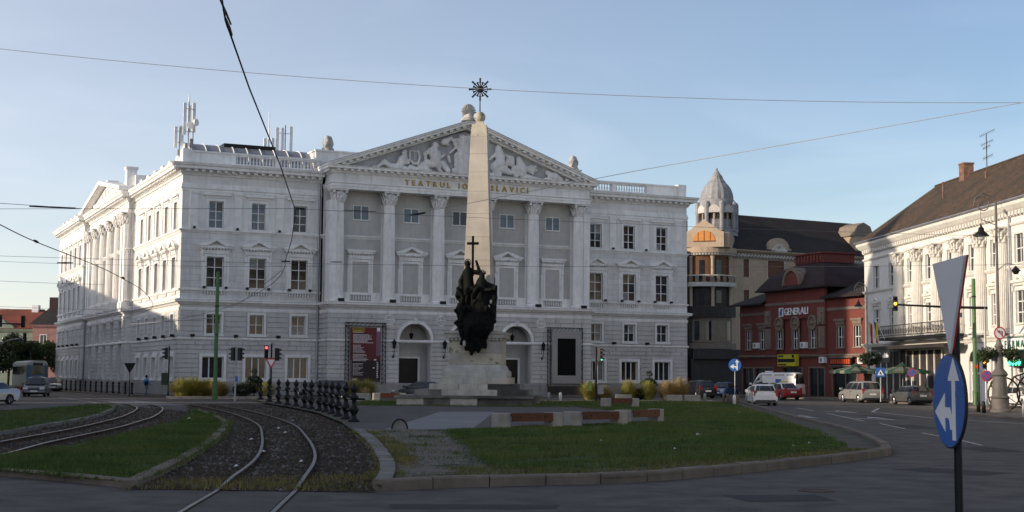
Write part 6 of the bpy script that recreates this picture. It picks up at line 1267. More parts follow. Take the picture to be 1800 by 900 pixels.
make_car('parked_car', 'dark hatchback coming towards the camera beside the tram', 'paint_black', spec_hatch(4.3, 1.8, 1.6), (-38.9, 115.5, 0), H(.22, -.97), group='cars on the left street')
make_car('parked_car', 'dark car with bright windscreen half hidden behind the chained bollards', 'paint_black', spec_sedan(), (-47.5, 146, 0), H(.3, -.95), group='cars on the left street')
make_car('parked_car', 'black hatchback with glowing red tail light behind the iron fence', 'paint_black', spec_hatch(4.1, 1.74, 1.5), (-15.2, 114.4, 0), H(-.97, -.2), brake=True, group='cars in front of the theatre')
make_car('parked_car', 'dark green sedan partly hidden by the monument plinth', 'paint_darkgreen', spec_sedan(4.7, 1.78, 1.46), (-7.2, 112.8, 0), H(-.98, -.18), group='cars in front of the theatre')
make_car('parked_car', 'white hatchback seen from behind on the right road', 'paint_white', spec_hatch(3.85, 1.7, 1.48), (17.7, 99.6, 0), H(.02, 1), group='cars on the right road')
def taxi(t, H_): BX('taxi_sign', 'sign_yellow', t, (-.25, -.05, -.35, .35, H_, H_+.13))
make_car('parked_car', 'red taxi with white roof in front of the white van', 'paint_red', spec_sedan(4.3, 1.72, 1.52), (24.2, 125.3, 0), H(-.26, 1), roof='paint_white', group='cars on the right road', extra=taxi)
def livery(t, H_):
    BX('side_panel', 'paint_white', t, (-2.5, .9, .885, .90, 1.3, 2.15)); BX('side_emblem', 'sign_blue', t, (-1.1, -.5, .902, .91, 1.15, 1.8)); BX('roof_light', 'sign_white', t, (.4, .9, -.3, .3, H_-.01, H_+.12))
make_car('delivery_van', 'white delivery van with small blue emblem parked before the red house', 'paint_white', spec_van(), (25.2, 134.2, 0), H(-.75, .62), group='cars on the right road', extra=livery)
make_car('parked_car', 'silver people carrier parked at the striped parasols', 'paint_champagne', spec_mpv(), (28.2, 113.6, 0), H(-.17, .985), group='cars on the right road')
make_car('parked_car', 'small dark grey hatchback parked below the no parking sign', 'paint_grey', spec_hatch(3.8, 1.68, 1.44), (30.0, 105.6, 0), H(-.2, .98), group='cars on the right road')
make_car('parked_car', 'dark car standing in the shady side street by the theatre corner', 'paint_black', spec_mpv(4.4, 1.8, 1.65), (17.2, 129.5, 0), H(-.3, .95), group='cars in the side street')
make_car('parked_car', 'blue car standing in the shady side street left of the van', 'paint_blue', spec_hatch(), (20.6, 136.5, 0), H(-.5, -.85), group='cars in the side street')
make_car('parked_car', 'white car parked before the pharmacy behind the iron sculpture', 'paint_white', spec_sedan(), (33.6, 92.0, .11), H(.08, -1), group='cars on the right road')
# tram
tr = thing('tram', 'old blue and cream tram coming down the street at the far left', 'tram', (-50.3, 149.5, 0), H(.43, -.9)); TLn = 14.0
def trp(k, z): return [(-TLn, -1.1*k, z), (-.35, -1.1*k, z), (0, -.7*k, z), (0, .7*k, z), (-.35, 1.1*k, z), (-TLn, 1.1*k, z)]
b = MB(); loft(b, [trp(1, .35), trp(1.0, 1.68)]); b.build('lower_body', 'tram_blue', tr); b = MB(); loft(b, [trp(.985, 1.683), trp(.96, 2.7)]); b.build('upper_body', 'tram_blue', tr); b = MB(); loft(b, [trp(.965, 2.703), trp(.9, 3.0), trp(.6, 3.2)]); b.build('roof', 'tram_cream', tr)
for i in range(8):
    for sg in (-1, 1): x_ = -1.0-i*1.6; BX('side_window', 'car_glass', tr, (x_-1.2, x_, sg*1.09-.02, sg*1.09+.02, 1.7, 2.55))
BX('windscreen', 'car_glass', tr, (-.02, .03, -.64, .64, 1.72, 2.62)); BX('destination_box', 'sign_black', tr, (-.1, .02, -.5, .5, 2.68, 2.95))
for sg in (-1, 1): o = MB().lathe([(0, 0), (.13, 0), (.11, .05), (0, .06)], (0, 0, 0), 10).build('headlight', 'lamp_clear', tr); o.location = (.0, sg*.5, .85); o.rotation_euler = (0, PI/2, 0); 
BX('bogie', 'black_iron', tr, (-3.5, -1.2, -.9, .9, .05, .5)); BX('bogie', 'black_iron', tr, (-12.8, -10.5, -.9, .9, .05, .5)); b = MB(); b.tube([(-6, 0, 3.2), (-7.2, 0, 4.2), (-6, 0, 5.3)], .04, 5); b.tube([(-6, -.8, 5.35), (-6, .8, 5.35)], .04, 5); b.build('pantograph', 'black_iron', tr)

# ------------------------------------------------------------------ pedestrian
pd = thing('person', 'pedestrian in a blue shirt, dark vest and jeans walking by the theatre corner', 'person', (-30.3, 117.0, .0), H(.6, .8)); s_ = 1.0
head = [((0.02, 0, 1.62), (0.03, 0, 1.68), .095, .10), ((0, 0, 1.46), (0.01, 0, 1.56), .055, .055)]
arms = [((0, .2, 1.40), (-.05, .26, 1.13), .05, .042), ((-.05, .26, 1.13), (.10, .25, .93), .04, .032), ((.10, .25, .93), (.14, .24, .87), .035, .03), ((0, -.2, 1.40), (.06, -.26, 1.13), .05, .042), ((.06, -.26, 1.13), (.22, -.22, .98), .04, .032), ((.22, -.22, .98), (.27, -.2, .93), .035, .03)]
trunk = [((0, 0, .95), (0, 0, 1.35), .13, .15), ((0, -.12, 1.38), (0, .12, 1.38), .085, .085)]
legs = [((0, .09, .93), (.12, .09, .50), .085, .06), ((.12, .09, .50), (.10, .09, .10), .055, .04), ((.10, .09, .06), (.24, .09, .04), .045, .035), ((0, -.09, .93), (-.05, -.09, .50), .085, .06), ((-.05, -.09, .50), (-.22, -.09, .12), .055, .04), ((-.22, -.09, .08), (-.10, -.09, .04), .045, .035)]
bd = capsules('body', head+arms+trunk+legs, 'skin', pd, .022, 2)
grow = lambda L, d: [(a, b_, r0+d, r1+d) for a, b_, r0, r1 in L]
capsules('shirt', grow([arms[0], arms[3], arms[1], arms[4]]+[trunk[1], ((0, 0, 1.2), (0, 0, 1.36), .135, .15)], .014), 'shirt_blue', bd, .022, 2); capsules('vest', grow([((0, 0, .98), (0, 0, 1.24), .14, .15)], .024), 'vest', bd, .022, 2); capsules('jeans', grow([legs[0], legs[1], legs[3], legs[4], ((0, 0, .90), (0, 0, .98), .13, .13)], .014), 'jeans', bd, .022, 2)
capsules('hair', [((-.02, 0, 1.68), (-.01, 0, 1.74), .10, .085), ((-.05, 0, 1.62), (-.05, 0, 1.7), .07, .08)], 'hair', bd, .02, 1)

# ------------------------------------------------------------------ street furniture
def bench(label, p0, p1, group='benches on the lawn edge'):
    A, B = Vector(p0), Vector(p1); d = B-A; L_ = d.length; t = thing('park_bench', label, 'bench', ((A.x+B.x)/2, (A.y+B.y)/2, .12), math.atan2(d.y, d.x), group)
    for x in (-L_/2, L_/2-.5):
        b = MB(); b.box(x, x+.5, -.26, .26, 0, .54); o = b.build('concrete_block', 'concrete', t); md = o.modifiers.new('bev', 'BEVEL'); md.width = .025
    for i, y in enumerate((-.30, -.09, .12)): BX('seat_plank', 'bench_wood', t, (-L_/2+.5, L_/2-.5, y, y+.19, .43, .50))
    BX('seat_beam', 'bench_wood', t, (-L_/2+.5, L_/2-.5, -.36, -.31, .24, .54))
    for x in (-L_/2+.85, L_/2-.85): q = MB().lathe([(0, 0), (.035, 0), (.03, .015), (0, .02)], (0, 0, 0), 8).build('bolt', 'black_iron', t); q.location = (x, -.361, .40); q.rotation_euler = (PI/2, 0, 0)
bench('concrete and wood bench at the left end of the lawn', (-.56, 49.9), (1.75, 51.4)); bench('middle concrete and wood bench at the lawn edge', (2.1, 52.6), (4.33, 54.1)); bench('concrete and wood bench seen behind the middle bench', (4.3, 55.8), (6.1, 58.2)); bench('concrete and wood bench standing far back on the lawn', (5.5, 85.0), (7.7, 85.8)); bench('concrete and wood bench left of the monument near the theatre', (-9.9, 101), (-7.6, 101.6))
dr = thing('concrete_pipe', 'short grey concrete pipe stub standing at the pale path', 'pipe', (-3.83, 48.85, .12)); b = MB(); N_ = 14; b.prism([(.25*math.cos(PI*i/N_), .0+.32*math.sin(PI*i/N_)) for i in range(N_+1)], -.2, .3); b.build('pipe_body', 'kerb_grey', dr, 40)
MB().tube([(.27*math.cos(PI*i/N_), -.2, .34*math.sin(PI*i/N_)) for i in range(N_+1)], .03, 6).build('rim', 'black_iron', dr)
# cast-iron fence along the track
fe = thing('iron_fence', 'row of black cast iron posts with rails beside the tram track', 'fence', (0, 0, 0))
pm_ = MB().lathe([(.19, 0), (.19, .1), (.10, .16), (.08, .3), (.14, .42), (.18, .52), (.12, .62), (.075, .7), (.07, .86), (.13, .92), (.16, 1.0), (.09, 1.08), (.06, 1.14), (.075, 1.2), (.115, 1.28), (.12, 1.36), (.075, 1.44), (.03, 1.52), (.015, 1.58)], (0, 0, 0), 14).mesh('post', 'black_iron', True)
for x, y in fence_line: obj('post', pm_, fe, (x, y, .1)).scale = (1.2, 1.2, 1.0)
for (ax, ay), (bx, by) in zip(fence_line, fence_line[1:]):
    MB().tube([(ax, ay, 1.02), ((ax+bx)/2, (ay+by)/2, .97), (bx, by, 1.02)], .04, 6).build('rail', 'black_iron', fe); MB().tube([(ax, ay, .55), (bx, by, .55)], .03, 6).build('rail', 'black_iron', fe)
MB().tube([(-6.2, 55.69, 1.02), (-5.75, 55.4, 1.02)], .045, 6).build('rail_stub', 'black_iron', fe)
# chained bollards on the theatre pavement
bm = MB().lathe([(.13, 0), (.13, .12), (.085, .18), (.08, .85), (.12, .92), (.10, 1.0), (.03, 1.08)], (0, 0, 0), 10).mesh('bollard', 'black_iron', True)
N_b = 26
for i in range(N_b):
    t_ = i/(N_b-1); p = Vector((-32.2, 119.6)).lerp(Vector((-61.0, 174.0)), t_); q = Vector((-32.2, 119.6)).lerp(Vector((-61.0, 174.0)), (i+1)/(N_b-1))
    o = tag(obj('bollard', bm, None, (p.x, p.y, .11)), 'black chained bollard in the row along the theatre side', 'bollard', 'chained bollards beside the theatre')
    if i < N_b-1: d = q-p; MB().tube([(d.x*k/6, d.y*k/6, .85-.28*(1-(2*k/6-1)**2)) for k in range(7)], .022, 4).build('chain', 'black_iron', o)
# small pavement posts
pst = MB().lathe([(.11, 0), (.11, .55), (.09, .62), (.02, .66)], (0, 0, 0), 10)
for i, (x, y, m_, lb) in enumerate([(15.3, 101.4, 'kerb', ''), (15.35, 99.6, 'kerb', ''), (15.3, 97.8, 'kerb', ''), (15.2, 95.9, 'white_paint', 'white short post in the row at the island corner'), (15.15, 94.2, 'kerb', ''), (14.2, 103.2, 'grey_paint', 'grey short post standing alone left of the post row'), (3.63, 103.6, 'white_paint', 'white short post right of the monument plinth'), (2.78, 103.3, 'grey_paint', 'grey short post beside the white post near the monument')]):
    tag(obj('short_post', pst.mesh('short_post', m_, True), None, (x, y, .11)), lb or 'brown short post in the row at the island corner', 'post', 'short posts around the island')
for i, (x, y) in enumerate([(25.95, 80.4), (26.3, 79.3), (25.9, 77.2), (25.3, 69.5), (25.6, 67.5)]): tag(obj('short_post', pst.mesh('short_post', 'black_iron' if i < 3 else 'grey_paint', True), None, (x, y, .11)), 'dark short post on the right pavement by the lamp' if i < 3 else 'pale grey short post at the right pavement edge', 'post', 'short posts on the right pavement')
for x, y, lb in ((12.2, 105.4, 'concrete block with a lit face behind the lawn'), (13.6, 105.8, 'longer concrete block at the end of the grass tufts'), (8.4, 105.2, 'small concrete block left of the grass tufts'), (-10.9, 103.3, 'concrete block at the left bench')): b = MB(); b.box(-.6, .6, -.25, .25, 0, .5); o = b.build('concrete_block', 'concrete', None); o.modifiers.new('b', 'BEVEL').width = .03; o.location = (x, y, .11); tag(o, lb, 'block')
# ---------------- poles, signals and signs
def pole(t, h, r=.06, m='grey_metal', base=0, name='pole'): return MB().lathe([(r*1.5, base), (r*1.5, base+.25), (r, base+.3), (r*.9, h), (0, h)], (0, 0, 0), 10).build(name, m, t, 40)
def signal(t, x, y, z, facing, lit=None, s=1.0):
    """three-lamp head; facing = angle the lamps look to (local)"""
    o = BX('signal_head', 'black_plastic', t, (-.12*s, .12*s, -.15*s, .15*s, 0, .95*s)); o.location = (x, y, z); o.rotation_euler = (0, 0, facing)
    for i, c in enumerate(('green', 'amber', 'red')):
        q = MB().lathe([(0, 0), (.1*s, 0), (.09*s, .03*s), (0, .05*s)], (0, 0, 0), 12).build('signal_lamp', 'light_'+c if lit == c else 'light_off', o); q.location = (.121*s, 0, (.17+.3*i)*s); q.rotation_euler = (0, PI/2, 0)
        v = MB(); v.tube([(.12*s+.001, .12*s*math.cos(a), (.17+.3*i)*s+.12*s*math.sin(a)) for a in [PI*k/8 for k in range(9)]], .012*s, 4); k_ = MB(); n = 9
        vs = []; 
        for a in [R(-10)+R(200)*k/8 for k in range(9)]: vs += [(.122*s, .125*s*math.cos(a), (.17+.3*i)*s+.125*s*math.sin(a)), (.33*s, .115*s*math.cos(a), (.17+.3*i)*s+.1*s*math.sin(a))]
        k_.add(vs, [(2*j, 2*j+1, 2*j+3, 2*j+2) for j in range(8)]); k_.build('visor', 'black_plastic', o, recalc=False)
    return o
toC = lambda x, y: math.atan2(-y, -x)
def yield_sign(t, z, s, rz, back=False, name='yield_sign', x=0, y=-.08):
    h = s*.866; tri = [(-s/2, h/2), (s/2, h/2), (0, -h/2)]; m = MB().prism(tri, -.012, .012).build(name, 'sign_back' if back else 'sign_red', t); m.location = (x, y, z); m.rotation_euler = (0, 0, rz)
    MB().prism([(a*.62, b*.62+h*.045) for a, b in tri], -.017 if not back else .0125, -.0125 if not back else .017).build('sign_face', 'sign_white', m); return m
t = thing('traffic_light', 'signal on a grey pole facing right beside the dry grass tufts', 'traffic light', (-19.9, 101.6, .0), 0); pole(t, 3.9, .06); signal(t, .28, 0, 2.9, R(-25)); signal(t, -.2, .1, 2.9, R(150)); BX('post_sticker', 'sign_blue', t, (-.01, .18, -.1, -.06, 1.4, 1.8))
t = thing('traffic_light', 'signal showing red above a give way sign before the theatre', 'traffic light', (-18.0, 105.5, .0), 0); pole(t, 4.25, .07, 'black_iron'); signal(t, -.38, -.05, 3.15, toC(-18, 105.5), 'red'); signal(t, .42, 0, 2.95, R(-20)); yield_sign(t, 2.75, .95, 0)
t = thing('traffic_light', 'signal with a green box at the theatre corner behind the pedestrian', 'traffic light', (-28.0, 115.0, .0), 0); pole(t, 4.2, .06, 'black_iron'); signal(t, -.2, -.1, 3.1, R(200)); BX('control_box', 'box_green', t, (-.55, -.1, -.15, .15, 1.0, 2.0))
t = thing('road_sign', 'dark back of a triangular sign beside the chained bollards', 'sign', (-31.6, 116.6, 0), 0); pole(t, 2.2, .04, 'black_iron'); m = yield_sign(t, 2.35, 1.0, 0, True); m.data.materials[0] = M['black_iron']
t = thing('traffic_light', 'signal showing green on a black pole with a bin before the right wing', 'traffic light', (6.25, 103.6, .1), 0); pole(t, 4.0, .08, 'black_iron'); signal(t, .3, -.05, 2.95, R(-40), 'green'); BX('litter_bin', 'bin_green', t, (-.6, -.32, -.15, .15, .8, 1.45)); BX('info_box', 'grey_paint', t, (.12, .55, -.1, .1, .55, 1.2)); BX('white_strip', 'sign_white', t, (.085, .12, -.06, .06, 1.3, 2.6))
def disc(t, z, r, rz, face, border=None, name='sign_disc', x=0, y=-.06):
    o = MB().lathe([(0, -.012), (r, -.012), (r, .012), (0, .012)], (0, 0, 0), 36).build(name, border or face, t, 40); o.location = (x, y, z); o.rotation_euler = (PI/2, 0, rz)
    if border: MB().lathe([(0, .0125), (r*.8, .0125), (r*.8, .016), (0, .016)], (0, 0, 0), 36).build('sign_face', face, o)
    return o
def arrow_mesh(o, s, z=.0165):
    """straight-on-or-left arrows in the sign's own plane (x right, y up)"""
    b = MB(); w = .034*s
    b.prism([(.10*s, -.34*s), (.185*s, -.34*s), (.185*s, .18*s), (.10*s, .18*s)], z, z+.003, 'z'); b.prism([(.0*s, .18*s), (.285*s, .18*s), (.1425*s, .38*s)], z, z+.003, 'z'); b.build('straight_arrow', 'sign_white', o)
    b = MB(); pts = [(.096*s, -.25*s), (.096*s, -.13*s), (.04*s, -.055*s), (-.08*s, -.055*s), (-.08*s, -.15*s), (.0*s, -.15*s), (.035*s, -.18*s), (.045*s, -.25*s)]; b.prism(pts, z, z+.003, 'z'); b.prism([(-.08*s, .07*s), (-.08*s, -.27*s), (-.34*s, -.10*s)], z, z+.003, 'z'); b.build('left_arrow', 'sign_white', o)
t = thing('road_sign', 'blue round sign with white arrows on a thin pole at the island corner', 'sign', (15.85, 99.7, .1), 0); pole(t, 2.9, .035); o = disc(t, 2.72, .45, 0, 'sign_blue'); arrow_mesh(o, 1.05, .0125)
# big near sign, its plane runs along the view
t = thing('road_sign', 'large blue arrow sign and triangle back on a dark pole close to the camera', 'sign', (2.925, 9.24, 0), 0)
MB().lathe([(.027, 0), (.027, 2.62), (0, 2.63)], (0, 0, 0), 14).build('pole', 'black_iron', t, 40)
o = disc(t, 1.85, .30, R(-88), 'sign_blue', None, x=-.045, y=0); MB().tube([(.30*math.cos(2*PI*k/40), .30*math.sin(2*PI*k/40), 0) for k in range(40)], .012, 5, True).build('rim', 'black_plastic', o); arrow_mesh(o, .74, .013)
tri = [(-.36, .31), (.36, .31), (0, -.31)]; mtri = MB().prism(tri, -.008, .008).build('triangle_back', 'sign_back', t); mtri.location = (-.035, 0, 2.47); mtri.rotation_euler = (0, 0, R(-91)); MB().prism([(a*1.01, b*1.01) for a, b in tri], .0085, .02).build('triangle_face', 'sign_red', mtri)
for z in (1.75, 1.95, 2.4, 2.6): BX('clamp', 'grey_metal', t, (-.035, .035, -.035, .035, z, z+.03))
# green tram poles
t = thing('tram_pole', 'tall green tram pole in front of the left theatre wing', 'pole', (-21.9, 104.2, 0)); MB().lathe([(.2, 0), (.2, 1.2), (.15, 1.3), (.13, 9.5), (0, 9.55)], (0, 0, 0), 14).build('pole', 'green_paint', t, 40); MB().lathe([(.155, 6.9), (.155, 7.0)], (0, 0, 0), 14).build('collar', 'black_iron', t); MB().lathe([(.16, 4.8), (.16, 4.88)], (0, 0, 0), 14).build('collar', 'black_iron', t); MB().tube([(0, 0, 6.1), (-7.5, 4, 5.7)], .035, 6).build('bracket_arm', 'grey_metal', t)
t = thing('tram_pole', 'tall green tram pole in front of the sunlit white house', 'pole', (32.6, 98.8, .1)); MB().lathe([(.22, 0), (.22, 1.0), (.15, 1.1), (.13, 8.9), (0, 8.95)], (0, 0, 0), 14).build('pole', 'green_paint', t, 40); MB().lathe([(.16, 7.6), (.16, 7.7)], (0, 0, 0), 14).build('collar', 'black_iron', t); BX('orange_tag', 'sign_orange', t, (-.12, .12, -.24, -.21, 2.6, 2.85))
for i, (x, y, h, lb) in enumerate(((-66.2, 165, 9, 'dark green pole before the pale green house'), (-78.5, 182, 8.5, 'dark pole left of the ornate gable far left'))): t = thing('tram_pole', lb, 'pole', (x, y, 0)); MB().lathe([(.16, 0), (.12, h), (0, h+.05)], (0, 0, 0), 10).build('pole', 'green_paint', t, 40)
# overhead signals
t = thing('traffic_light', 'amber signal hanging on a long arm before the white house', 'traffic light', (32.4, 96.0, .11)); MB().lathe([(.14, 0), (.12, .4), (.09, .5), (.08, 6.8), (0, 6.85)], (0, 0, 0), 12).build('pole', 'grey_metal', t, 40); MB().tube([(.2, 0, 6.7), (-2.6, .1, 6.75), (-6.0, .2, 6.9)], [.1, .08, .06], 8).build('arm', 'black_iron', t); signal(t, -6.1, 0, 6.45, toC(26.4, 96), 'amber', 1.05); signal(t, -.15, -.22, 2.55, toC(32.4, 96), 'amber', .95)
o = disc(t, 2.05, .38, 0, 'sign_blue', 'sign_red', y=-.2); b = MB(); b.prism([(-.04, -.28), (.04, -.28), (.04, .28), (-.04, .28)], .017, .02, 'z'); q = b.build('cross_bar', 'sign_red', o); q.rotation_euler = (0, 0, R(45)); q2 = obj('cross_bar', q.data, o); q2.rotation_euler = (0, 0, R(-45)); q2.location = (0, 0, .004)
t = thing('traffic_light', 'pair of dark signals on an overhead arm at the far left', 'traffic light', (-48.0, 112, 0)); pole(t, 6.0, .09, 'black_iron'); MB().tube([(-2, 0, 5.85), (9.0, 0, 5.8)], .06, 6).build('arm', 'black_iron', t); signal(t, 7.2, -.1, 5.55, R(-80), None, 1.0); signal(t, 9.05, -.1, 5.5, R(-80), None, 1.0)
t = thing('traffic_light', 'signal on a bent pole in front of the pale green house', 'traffic light', (-60.5, 165, 0)); MB().tube([(0, 0, 0), (0, 0, 4.2), (.4, 0, 5.2), (1.5, 0, 5.7), (3.2, 0, 6.0)], .07, 6).build('pole', 'grey_metal', t); signal(t, 3.3, 0, 5.4, R(-60), None, 1.2)
t = thing('road_sign', 'round no parking sign on a pale post behind the grey hatchback', 'sign', (30.9, 108.6, .11)); pole(t, 2.3, .035, 'sign_white'); o = disc(t, 2.3, .34, 0, 'sign_blue', 'sign_red'); b = MB(); b.prism([(-.03, -.26), (.03, -.26), (.03, .26), (-.03, .26)], .017, .02, 'z'); q = b.build('cross_bar', 'sign_red', o); q.rotation_euler = (0, 0, R(45))
t = thing('road_sign', 'blue square crossing sign with a white triangle before the parasols', 'sign', (29.0, 110.5, .11)); pole(t, 2.6, .035, 'grey_metal'); o = BX('sign_board', 'sign_blue', t, (-.36, .36, -.08, -.05, 1.95, 2.67)); MB().prism([(-.26, 2.08), (.26, 2.08), (0, 2.54)], -.086, -.081).build('triangle', 'sign_white', o); MB().prism([(-.08, 2.14), (-.02, 2.14), (0, 2.22), (.05, 2.12), (.1, 2.12), (.03, 2.3), (.0, 2.38), (-.05, 2.3)], -.092, -.087).build('walking_figure', 'sign_black', o)
# ornate street lamps
def scroll(cx, z, r0, turns=1.6, n=26, sg=-1): return [(cx+sg*(r0*(1-k/n*.8))*math.cos(2*PI*turns*k/n), 0, z+(r0*(1-k/n*.8))*math.sin(2*PI*turns*k/n)) for k in range(n+1)]
def street_lamp(label, loc, h, k=1.0, arm2=False):
    t = thing('street_lamp', label, 'street lamp', loc, R(10))
    MB().lathe([(.55*k, 0), (.55*k, .12), (.46*k, .2), (.44*k, .75), (.5*k, .82), (.38*k, .95), (.34*k, 2.0), (.42*k, 2.1), (.36*k, 2.25), (.2*k, 2.45), (.17*k, 3.6), (.24*k, 3.7), (.15*k, 3.85), (.10*k, 4.1)], (0, 0, 0), 14).build('base', 'lamp_iron', t, 40); MB().tube([(0, 0, 4.0), (0, 0, h)], [.09*k, .06*k], 8).build('pole', 'lamp_iron', t)
    b = MB(); b.tube([(0, 0, h-.9), (0, 0, h-.1), (-.25*k, 0, h+.25), (-.75*k, 0, h+.4), (-1.15*k, 0, h+.1), (-1.25*k, 0, h-.35)], .035*k, 6); b.tube(scroll(-.75*k, h-.25, .48*k), .03*k, 5); b.tube([(0, 0, h-1.4), (-.85*k, 0, h-1.1)], .025*k, 5); b.build('scroll_arm', 'lamp_iron', t)
    o = MB().lathe([(.03, .75), (.05, .6), (.14, .5), (.16, .36), (.40, .12), (.40, .08), (.26, .08)], (0, 0, 0), 16).build('lamp_shade', 'black_iron', t, 40); o.location = (-.85*k, 0, h-1.95*k); o.scale = (k, k, k); MB().ell((0, 0, .06), (.2, .2, .2), 12, 8).build('lamp_glass', 'lamp_clear', o, True); MB().tube([(-.85*k, 0, h-1.3*k), (-.85*k, 0, h-.4*k)], .015, 4).build('hanger', 'black_iron', t); return t
lm = street_lamp('ornate street lamp with flower baskets beside the iron wheel sculpture', (27.6, 79.5, .11), 12.0, 1.1)
o = MB().tube([(0, 0, 8.0), (.6, 0, 8.45), (1.1, 0, 8.35)], .03, 5).build('small_arm', 'grey_paint', lm); q = MB().lathe([(.03, .3), (.28, .0), (.2, -.02), (.12, -.18)], (1.15, 0, 8.0), 12).build('lamp_shade', 'black_iron', lm)
o = disc(lm, 4.45, .36, 0, 'sign_white', 'sign_red', y=-.14); b = MB(); b.prism([(-.03, -.27), (.03, -.27), (.03, .27), (-.03, .27)], .017, .02, 'z'); q = b.build('cross_bar', 'sign_red', o); q.rotation_euler = (0, 0, R(45)); b = MB(); b.prism([(.10, -.2), (.16, -.2), (.16, .1), (-.02, .1), (-.02, .16), (-.16, .07), (-.02, -.02), (-.02, .04), (.10, .04)], .013+.004, .0195, 'z'); b.build('turn_arrow', 'sign_black', o)
for k, sx in enumerate((-1, 1)):
    t = thing('flower_basket', ('left hanging flower basket on the ornate street lamp', 'right hanging flower basket on the ornate street lamp')[k], 'flower basket', (27.6+sx*.62, 79.5, .11), 0, 'flower baskets on the lamp'); tris('leaves', 'leaf', leafcloud([((0, 0, 3.35), (.62, .5, .32)), ((sx*.2, 0, 3.1), (.45, .4, .35))], 1100, .06), t, 4); MB().lathe([(.1, 2.95), (.35, 3.3), (.35, 3.4)], (0, 0, 0), 10).build('bowl', 'black_iron', t); MB().tube([(-sx*.6, 0, 3.5), (0, 0, 3.5)], .02, 4).build('bracket', 'black_iron', t)
street_lamp('ornate street lamp in front of the shaded end of the white house', (30.3, 119.5, .11), 9.6, .9)
t = thing('flower_basket', 'hanging flower basket under the far ornate lamp by the cafe', 'flower basket', (30.4, 118.9, .11)); tris('leaves', 'leaf_dark', leafcloud([((0, 0, 3.5), (1.0, .8, .6))], 900, .09), t, 4); MB().lathe([(.2, 2.9), (.6, 3.4), (.6, 3.5)], (0, 0, 0), 10).build('bowl', 'black_iron', t)
# wrought-iron wheel sculpture with bicycles' outline
t = thing('iron_sculpture', 'wrought iron sculpture of large wheels at the right picture edge', 'sculpture', (29.4, 80.5, .11), R(8)); b = MB()
for cx, cz, r in ((-1.3, 1.0, .95), (.6, 1.1, 1.1), (2.2, .9, .9)):
    ring = [(cx+r*math.cos(2*PI*k/28), 0, cz+r*math.sin(2*PI*k/28)) for k in range(28)]; b.tube(ring, .05, 6, True)
    for k in range(8): a = 2*PI*k/8+.2; b.tube([(cx+.1*math.cos(a), 0, cz+.1*math.sin(a)), (cx+r*.97*math.cos(a), 0, cz+r*.97*math.sin(a))], .022, 4)
b.build('wheels', 'rail_side', t); b = MB(); b.tube([(-1.3, 0, 1.0), (-.6, .1, 2.0), (.6, .1, 2.4), (1.8, .1, 2.1), (2.6, .1, 1.2)], .05, 6); b.tube([(-.6, .1, 2.0), (.6, 0, 1.1), (1.8, .1, 2.1)], .045, 6); b.tube(scroll(-1.9, 1.6, .4), .035, 5); b.tube([(-2.2, 0, .0), (-2.0, 0, .9), (-1.3, 0, 1.0)], .045, 6); b.build('frame', 'rail_side', t)
BX('red_saddle', 'red_plastic', t, (1.0, 1.45, -.2, .2, 1.9, 2.15)); BX('red_plate', 'red_plastic', t, (.9, 1.2, -.2, .2, 1.2, 1.5)); BX('white_plate', 'white_paint', t, (-.1, .9, .18, .24, 1.4, 2.1))
t = thing('bicycle', 'dark bicycle leaning at the signal pole before the white house', 'bicycle', (31.6, 95.4, .11), R(75)); 
for cx in (-.52, .52): o = MB().tube([(cx+.33*math.cos(2*PI*k/22), 0, .34+.33*math.sin(2*PI*k/22)) for k in range(22)], .022, 5, True).build('wheel', 'tyre', t); b = MB(); [b.tube([(cx, 0, .34), (cx+.32*math.cos(a), 0, .34+.32*math.sin(a))], .005, 3) for a in [2*PI*k/10 for k in range(10)]]; b.build('spokes', 'grey_metal', o)
b = MB(); b.tube([(-.52, 0, .34), (-.15, 0, .85), (.4, 0, .85), (.0, 0, .34), (-.52, 0, .34)], .018, 5); b.tube([(.0, 0, .34), (-.15, 0, .9)], .018, 5); b.tube([(.52, 0, .34), (.4, 0, 1.0), (.3, 0, 1.02)], .018, 5); b.build('frame', 'black_iron', t); MB().ell((-.18, 0, .93), (.13, .06, .03)).build('saddle', 'black_plastic', t); MB().tube([(.34, -.25, 1.0), (.4, 0, 1.03), (.34, .25, 1.0)], .015, 5).build('handlebar', 'grey_metal', t)
# cafe parasols
def parasol(label, x, y, rz, w, z):
    t = thing('parasol', label, 'parasol', (x, y, .11), rz, 'striped cafe parasols'); MB().tube([(0, 0, 0), (0, 0, z+.7)], .035, 6).build('pole', 'grey_metal', t); BX('base', 'concrete', t, (-.35, .35, -.35, .35, 0, .1)); n = 16
    for k in range(n):
        vs = []; a0, a1 = 2*PI*k/n, 2*PI*(k+1)/n; sqr = lambda a: w/max(abs(math.cos(a)), abs(math.sin(a)))*.92
        for r_, zz in ((.05, z+.42), (.55, z+.2), (1.0, z)): vs += [(sqr(a)*r_*math.cos(a), sqr(a)*r_*math.sin(a), zz) for a in (a0, a1)]
        vs += [(sqr(a)*math.cos(a), sqr(a)*math.sin(a), z-.22+.03*math.sin(k*2)) for a in (a0, a1)]; MB().add(vs, [(0, 1, 3, 2), (2, 3, 5, 4), (4, 5, 7, 6)]).build('canopy_panel', 'umb_green' if k % 2 else 'umb_cream', t, recalc=False)
    MB().lathe([(.5, z+.38), (.05, z+.66), (0, z+.67)], (0, 0, 0), 12).build('vent_cap', 'umb_green', t)
parasol('green striped parasol left of the crossing sign', 29.0, 118.2, R(20), 1.75, 2.45); parasol('green striped parasol right of the crossing sign', 31.5, 113.2, R(10), 1.75, 2.45)
